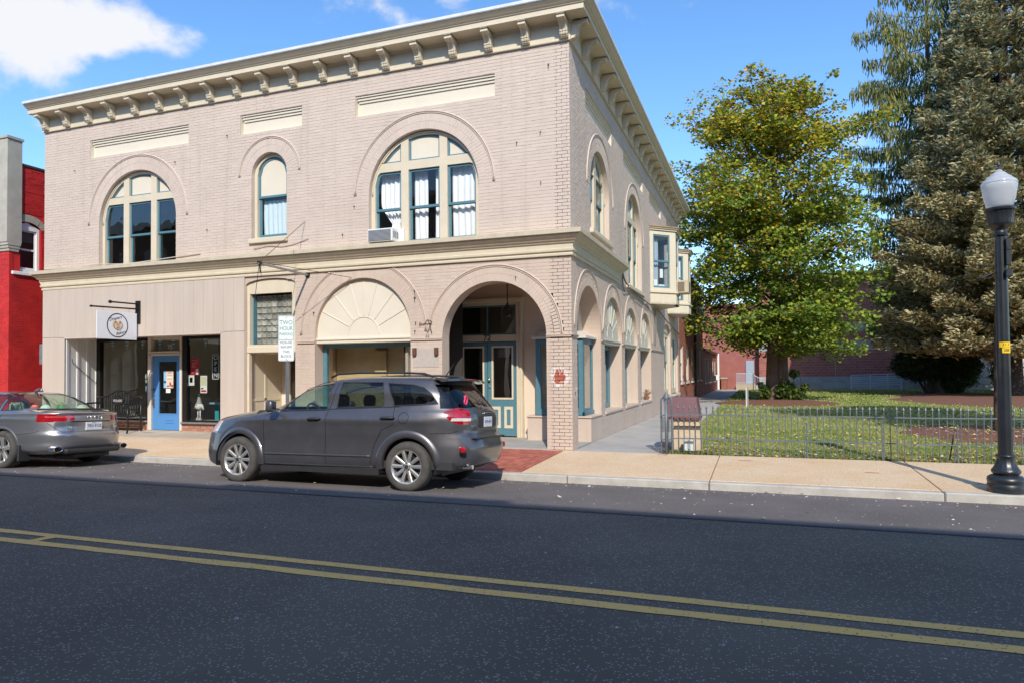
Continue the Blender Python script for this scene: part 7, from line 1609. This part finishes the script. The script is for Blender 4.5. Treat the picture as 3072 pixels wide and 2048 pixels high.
# ================================================================ trees and shrubs
def leafmat(name, col, tr=.42, rough=.55, spec=.3):
    m_ = bpy.data.materials.new(name); m_.use_nodes = True; t = m_.node_tree; n = t.nodes; l = t.links.new; b = n['Principled BSDF']; b.inputs['Roughness'].default_value = rough; b.inputs['Specular IOR Level'].default_value = spec
    g = n.new('ShaderNodeNewGeometry'); hs = n.new('ShaderNodeHueSaturation'); hs.inputs['Color'].default_value = (*col, 1)
    mr = n.new('ShaderNodeMapRange'); l(g.outputs['Random Per Island'], mr.inputs[0]); mr.inputs[3].default_value = .62; mr.inputs[4].default_value = 1.38; l(mr.outputs[0], hs.inputs['Value'])
    l(hs.outputs[0], b.inputs['Base Color']); tl = n.new('ShaderNodeBsdfTranslucent'); l(hs.outputs[0], tl.inputs[0]); mx = n.new('ShaderNodeMixShader'); mx.inputs[0].default_value = tr
    l(b.outputs[0], mx.inputs[1]); l(tl.outputs[0], mx.inputs[2]); l(mx.outputs[0], n['Material Output'].inputs[0]); return m_
BARK = mat('grey_brown_bark', (.17,.125,.09), rough=.95, var=.4, vscale=5, bump=1, bscale=14, stretch=(3,3,.6)); BARKD = mat('dark_bark', (.085,.06,.048), rough=.95, var=.5, vscale=6, bump=1, bscale=16, stretch=(3,3,.6))
def quads_obj(name, P, A, B, mats, mi, parent, kind='stuff', fold=0.0):
    """diamond leaves: centre P, half axes A (length) and B (width)"""
    n = len(P); V = np.zeros((n, 4, 3)); V[:,0] = P-A; V[:,1] = P-B; V[:,2] = P+A; V[:,3] = P+B
    return link(name, np_mesh(name, V.reshape(-1,3), np.arange(4*n).reshape(-1,4), mats, mi), parent, kind)
def rand_dirs(r, n):
    v = r.normal(size=(n,3)); return v/np.linalg.norm(v, axis=1)[:,None]
def perp(a, r):
    v = r.normal(size=a.shape); v -= (v*a).sum(1)[:,None]*a; return v/(np.linalg.norm(v, axis=1)[:,None]+1e-9)
MAP = thing('broadleaf_tree', 'tall broadleaf tree turning from green to gold beside the path', 'tree', (4.05, 23.3, 0))
r = np.random.default_rng(77); zk = [2.2, 3.0, 5.0, 8.0, 11.0, 13.0, 15.0, 16.3, 17.2]; rk = [1.3, 3.8, 4.45, 4.75, 4.6, 3.9, 2.3, 1.0, .15]
tr_c = np.array((4.05, 23.3)); CL = []; branches = MB()
branches.tube([(4.05,23.3,-.1),(4.05,23.3,.25),(4.03,23.28,1.0),(4.05,23.3,2.2),(4.15,23.35,4.5),(4.1,23.3,8),(4.25,23.3,12),(4.2,23.3,15.5)], [.62,.46,.40,.36,.27,.17,.09,.03], 14)
branches.tube([(4.45,23.1,-.1),(4.42,23.12,1.2),(4.45,23.1,2.6),(4.9,23.0,5),(5.5,22.8,9),(5.9,22.7,12.5)], [.36,.27,.22,.15,.09,.03], 10)
zs_b = np.sort(r.uniform(2.6, 15.8, 120))
for i, z0 in enumerate(zs_b):
    a = i*2.399+r.normal(0,.35); R = np.interp(z0+1.0, zk, rk)*r.uniform(.72, 1.05); rise = r.uniform(.15,.55)*R*(1.0 if z0 > 4 else .15); base = np.array([tr_c[0]+.1, tr_c[1], z0-.6*min(1, z0/6)])
    tip = np.array([tr_c[0]+R*cos(a), tr_c[1]+R*sin(a), z0+rise]); mid = (base+tip)/2+np.array([0,0,.12*R])+r.normal(0,.12,3)
    branches.tube([tuple(base), tuple(mid), tuple(tip)], [.07*(1-z0/24)+.02, .035, .008], 5)
    ns = int(2+R*2.0)
    for k in range(ns):
        t = .34+.70*(k+r.uniform(0,1))/ns; p = (1-t)**2*base+2*t*(1-t)*mid+t*t*tip if t <= 1 else tip+(tip-mid)*(t-1); off = r.normal(0, .58, 3)*np.array([1,1,.6]); CL.append((p+off, r.uniform(.42,.92)*(1.1 if z0 < 13 else .72)))
        if k % 2: branches.tube([tuple(p), tuple(p+off)], [.018,.006], 4)
branches.build('trunk', BARK, MAP, smooth=True)
LG = [leafmat('leaf_green', (.15,.23,.03)), leafmat('leaf_dark_green', (.085,.15,.022)), leafmat('leaf_yellow_green', (.30,.34,.03)), leafmat('leaf_gold', (.50,.38,.03)), leafmat('leaf_orange', (.48,.27,.03))]
P, A, B, MI = [], [], [], []
for (c, s) in CL:
    n = int(112*s*s)+26; d = rand_dirs(r, n); q = c+d*(r.uniform(.25,1,n)**.5)[:,None]*s*np.array([1,1,.55]); L_ = r.uniform(.065,.115,n); nrm = rand_dirs(r, n)*.75+np.array([.1,-.25,.85]); nrm /= np.linalg.norm(nrm, axis=1)[:,None]
    a = perp(nrm, r); b_ = np.cross(nrm, a); P.append(q); A.append(a*L_[:,None]); B.append(b_*(L_*r.uniform(.6,.9,n))[:,None])
    g = np.clip((c[2]-4.5)/9.5+(-(c[0]-4.05))*.045+r.normal(0,.16), 0, 1); u = r.uniform(0,1,n); u2 = r.uniform(0,1,n)
    MI.append(np.where(u < g*.62, np.where(u2 < .55, 3, np.where(u2 < .75, 4, 2)), np.where(u2 < .36, 2, np.where(u2 < .80, 0, 1))))
quads_obj('crown', np.concatenate(P), np.concatenate(A), np.concatenate(B), LG, np.concatenate(MI), MAP)
# shrub suckers at its foot
def shrub(name, label, cat, lobes, n, size, mats, seed, stems=(), wts=None, upbias=.4, loc=None):
    r = np.random.default_rng(seed); t = thing(name, label, cat, loc or (lobes[0][0], lobes[0][1], 0)); P, A, B, MI = [], [], [], []; vol = np.array([l[3]*l[4]*l[5] for l in lobes])**.67; vol /= vol.sum()
    for l_, v in zip(lobes, vol):
        k = int(n*v); d = rand_dirs(r, k); rr = r.uniform(.05,1,k)**.22; bump = 1+.22*np.sin(d[:,0]*7+l_[0])*np.sin(d[:,1]*6+1)*np.sin(d[:,2]*8)+.10*r.normal(size=k); q = np.array(l_[:3])+d*(rr*bump)[:,None]*np.array(l_[3:6])
        q = q[q[:,2] > .05]; k = len(q); L_ = size*r.uniform(.6,1.3,k); nrm = d[:k]*.5+rand_dirs(r,k)*.7+np.array([0,0,upbias]); nrm /= np.linalg.norm(nrm,axis=1)[:,None]; a = perp(nrm, r); b_ = np.cross(nrm,a)
        P.append(q); A.append(a*L_[:,None]); B.append(b_*(L_*.5)[:,None]); MI.append(r.choice(len(mats), k, p=wts))
    quads_obj('foliage', np.concatenate(P), np.concatenate(A), np.concatenate(B), mats, np.concatenate(MI), t)
    if stems:
        b = MB()
        for s_ in stems: b.tube(s_[0], s_[1], 7)
        b.build('stems', BARKD, t, smooth=True)
    return t
RH = [leafmat('shrub_leaf', (.05,.095,.02)), leafmat('shrub_leaf_light', (.13,.19,.035))]
shrub('leafy_shrub', 'small leafy shrub growing against the foot of the broadleaf tree', 'shrub', [(4.6,22.7,.5,.5,.45,.5), (5.0,22.8,.35,.45,.4,.32), (3.6,22.85,.45,.28,.3,.4), (4.9,22.6,1.35,.22,.2,.2), (5.4,22.6,.75,.2,.2,.12)], 1500, .10, RH, 81, [([(4.6,22.7,0),(4.8,22.65,.7),(4.95,22.6,1.3)], [.02,.015,.008]), ([(4.6,22.7,.3),(5.0,22.65,.65),(5.4,22.6,.75)], [.012,.01,.006])])
YW = [leafmat('yew_dark', (.018,.032,.012), .15), leafmat('yew_mid', (.032,.055,.017), .15)]
shrub('dark_yew', 'dark spreading yew with a vase of stems in front of the ramp railing', 'shrub', [(12.2,33,1.9,1.35,1.3,1.0), (13.3,33.2,2.0,1.15,1.2,1.05), (11.5,33,1.7,.75,.9,.65), (12.6,33,2.7,.8,.9,.5)], 34000, .075, YW, 82, [([(12.6,33,-.1),(12.6+.35*dx,33+.2*dy,.5),(12.6+1.0*dx,33+.6*dy,1.6)], [.10,.08,.04]) for dx, dy in ((-.9,.2),(-.5,-.4),(0,-.2),(.4,.3),(.8,-.2))], loc=(12.6,33,0))
HG = [leafmat('holly_green', (.045,.085,.02), .25), leafmat('holly_light', (.095,.15,.035), .25), YW[1]]
shrub('green_shrub', 'mid green rounded shrub to the right of the dark yew', 'shrub', [(14.3,33.6,1.35,.95,.9,.95), (14.7,33.5,1.75,.7,.8,.6), (13.9,33.3,.75,.6,.7,.7)], 16000, .065, HG, 83, [([(14.2,33.5,-.1),(14.2,33.5,.9)], [.09,.06])])
shrub('conical_shrub', 'clipped green shrub before the pale stone wall behind the big trunk', 'shrub', [(18.1,39.5,1.3,.75,.7,1.2), (20.2,39.5,1.3,.9,.8,1.3), (22,39,1.2,1,.8,1.2)], 16000, .07, HG, 84, [([(18.1,39.5,-.1),(18.1,39.5,.8)], [.08,.06])])
shrub('hedge', 'green clipped bush seen at the far end of the path', 'shrub', [(.1,52,1.2,1.3,1.2,1.1)], 5000, .09, [RH[1], RH[0]], 85)
# small bare tree at the end of the path
BT_ = thing('bare_tree', 'small bare brown tree at the far end of the path', 'tree', (1.1, 49, 0)); b = MB(); rr = random.Random(3)
def twig(p, d, l_, rad, dep):
    q = p+d*l_; b.tube([tuple(p), tuple((p+q)/2+Vector((rr.uniform(-1,1),rr.uniform(-1,1),0))*l_*.06), tuple(q)], [rad, rad*.8, rad*.6], 4, caps=False)
    if dep:
        for k in range(3 if dep > 1 else 4): twig(q, (d+Vector((rr.uniform(-1,1), rr.uniform(-1,1), rr.uniform(-.2,.7)))*.75).normalized(), l_*rr.uniform(.6,.85), rad*.55, dep-1)
for k in range(4): twig(Vector((1.1+.05*k,49,-.1)), Vector((rr.uniform(-.35,.35), rr.uniform(-.2,.2), 1)).normalized(), 1.2, .06, 4)
b.build('branches', mat('bare_twig', (.24,.13,.085), rough=.9), BT_)

def conifer(name, label, base, ztop, zlow, rf, spacing, per, seed, mats, trunk_r, droop, hang, dens, wts, tw=(.16,.034), zfade=None):
    r = np.random.default_rng(seed); t = thing(name, label, 'tree', (*base, 0)); tb = MB(); bx, by_ = base
    tb.tube([(bx,by_,-.2),(bx,by_,.15),(bx,by_,.8),(bx,by_,2.5),(bx,by_,ztop*.5),(bx,by_,ztop)], [trunk_r*2.1,trunk_r*1.5,trunk_r*1.12,trunk_r,trunk_r*.55,.03], 18)
    P, A, B, MI = [], [], [], []; z = zlow
    while z < ztop-.5:
        nb = per if z < ztop*.8 else max(4, per-2); a0 = r.uniform(0, 2*pi)
        for k in range(nb):
            a = a0+2*pi*k/nb+r.normal(0,.18); R = rf(z)*r.uniform(.78,1.06); z0 = z+r.normal(0,.2); d = np.array([cos(a), sin(a), 0]); s = np.array([-sin(a), cos(a), 0]); ts = np.linspace(0,1,7)
            line = np.array([np.array([bx,by_,z0])+d*R*q+np.array([0,0,(-droop*R*q*(1.25-.55*q)+ .10*R*q**3)]) for q in ts]); tb.tube([tuple(p) for p in line], [.055*(1-z/ztop)+.012]+[.03*(1-q)+.006 for q in ts[1:]], 4, caps=False)
            n = int(dens*R*R*.55+dens*R*.6); q = .16+.86*r.uniform(0,1,n)**.75; p = np.stack([np.interp(q, ts, line[:,i]) for i in range(3)], 1); wdt = (.11+.28*(1-q)*np.minimum(1,q*3))*min(R,6)*.8+.12
            lat = r.uniform(-1,1,n)*wdt; p = p+s*lat[:,None]; h = r.uniform(0,1,n)
            if hang > 0:
                hl_ = hang*h*(.35+.65*r.uniform(0,1,n)); p[:,2] -= hl_+np.abs(lat)*.18; ax = d*.25*r.uniform(-1,1,n)[:,None]+s*(np.sign(lat)*.25)[:,None]+np.array([0,0,-1.0])
            else:
                p[:,2] += r.normal(0,.16,n)-np.abs(lat)*.22; ax = d*(.7+.4*r.uniform(-1,1,n))[:,None]+s*(np.sign(lat)*.55)[:,None]+rand_dirs(r,n)*.55+np.array([0,0,.18])
            ax /= np.linalg.norm(ax,axis=1)[:,None]; L_ = tw[0]*r.uniform(.6,1.25,n); b_ = perp(ax, r); P.append(p); A.append(ax*L_[:,None]); B.append(b_*(tw[1]*r.uniform(.7,1.2,n))[:,None])
            P.append(p+ax*.02); A.append(ax*(L_*.92)[:,None]); B.append(np.cross(ax,b_)*(tw[1]*.9)); w_ = np.array(wts, float)
            m1 = r.choice(len(mats), n, p=w_/w_.sum()); m1 = np.where((q > .62) & (r.uniform(0,1,n) < .38), 1, m1)
            if zfade: m1 = np.where((r.uniform(0,1,n) < np.clip((z-zfade)/14, 0, .34)), 3, m1)
            MI.append(m1); MI.append(m1)
        z += spacing*r.uniform(.8,1.2)
    tb.build('trunk', BARKD, t, smooth=True); quads_obj('crown', np.concatenate(P), np.concatenate(A), np.concatenate(B), mats, np.concatenate(MI), t)
    return sum(len(q) for q in P)
SPR = [leafmat('spruce_olive', (.30,.25,.11), .15), leafmat('spruce_pale_tip', (.56,.49,.28), .15), leafmat('spruce_dark', (.17,.145,.07), .1), leafmat('spruce_blue_green', (.22,.27,.20), .15), leafmat('spruce_cone', (.40,.18,.07), 0)]  # the darker twig tone is scattered at random through the crown
rfA = lambda z: float(np.interp(z, [2.5,4,8,11.5,16,21,26,30], [6.2,7.3,6.7,5.4,4.1,2.6,1.2,.2]))
nA = conifer('blue_spruce', 'huge olive and blue green spruce with a thick trunk filling the right of the lawn', (16.1, 31.2), 30, 2.9, rfA, .82, 10, 91, SPR, .52, .10, 0, 31.0, [.55,.24,.13,.05,.03], (.18,.052), 9)
NSP = [leafmat('norway_green', (.11,.15,.05), .15), leafmat('norway_yellow', (.28,.26,.07), .2), leafmat('norway_dark', (.07,.10,.04), .1)]
rfB = lambda z: float(np.interp(z, [3,8,12,16,20,24,28,31], [4.2,4.7,4.9,5.0,4.9,4.1,2.4,.3]))
nB = conifer('weeping_spruce', 'tall dark weeping spruce with drooping sprays left of the big spruce', (13.6, 36.5), 31, 4.2, rfB, 1.75, 7, 92, NSP, .35, .06, 1.0, 26, [.5,.28,.22], (.25,.036))
shrub('pavement_tree', 'broad leafy tree beyond the right edge of the view whose shade falls on the lawn', 'tree', [(10.9,.2,10.4,2.0,2.0,1.3), (12.4,1.2,8.4,2.5,2.4,1.2), (11.7,.4,6.5,2.1,2.0,.9), (13.4,2.2,10.8,2.2,2.0,1.3)], 8000, .16, LG[:3], 87, [([(12.3,1,-.1),(12.3,1,4),(12.2,1,9.5)], [.24,.19,.08]), ([(12.3,1,4.2),(11,.3,9.6)], [.12,.05]), ([(12.3,1,4.6),(13.4,2.2,10)], [.12,.05])], loc=(12.3,1,0))
YT = thing('slender_tree', 'slender mottled young tree trunk on the mulch behind the street lamp', 'tree', (8.5, 5.6, 0)); b = MB(); b.tube([(8.5,5.6,-.1),(8.5,5.6,.3),(8.52,5.6,1.6),(8.55,5.62,3.0),(8.6,5.65,4.4)], [.09,.065,.055,.04,.012], 10); b.build('trunk', BARKD, YT, smooth=True)
# far wooded skyline
FW = [leafmat('far_wood', (.05,.065,.025), .1), leafmat('far_wood_autumn', (.13,.09,.03), .1)]
rw_ = np.random.default_rng(5); P, A, B = [], [], []
for x in np.linspace(-70, 150, 60):
    n = 420; d = rand_dirs(rw_, n); c = np.array([x+rw_.normal(0,1.5), 110+rw_.normal(0,5), 3]); q = c+d*np.array([4.2,3,rw_.uniform(3,6.0)]); L_ = rw_.uniform(.3,.6,n); nn = rand_dirs(rw_, n); a = perp(nn, rw_); P.append(q); A.append(a*L_[:,None]); B.append(np.cross(nn,a)*(L_*.7)[:,None])
P = np.concatenate(P); quads_obj('far_woods', P, np.concatenate(A), np.concatenate(B), FW, rw_.integers(0,2,len(P)), None)
print('conifer twigs', nA, nB, 'objects', len(bpy.data.objects))
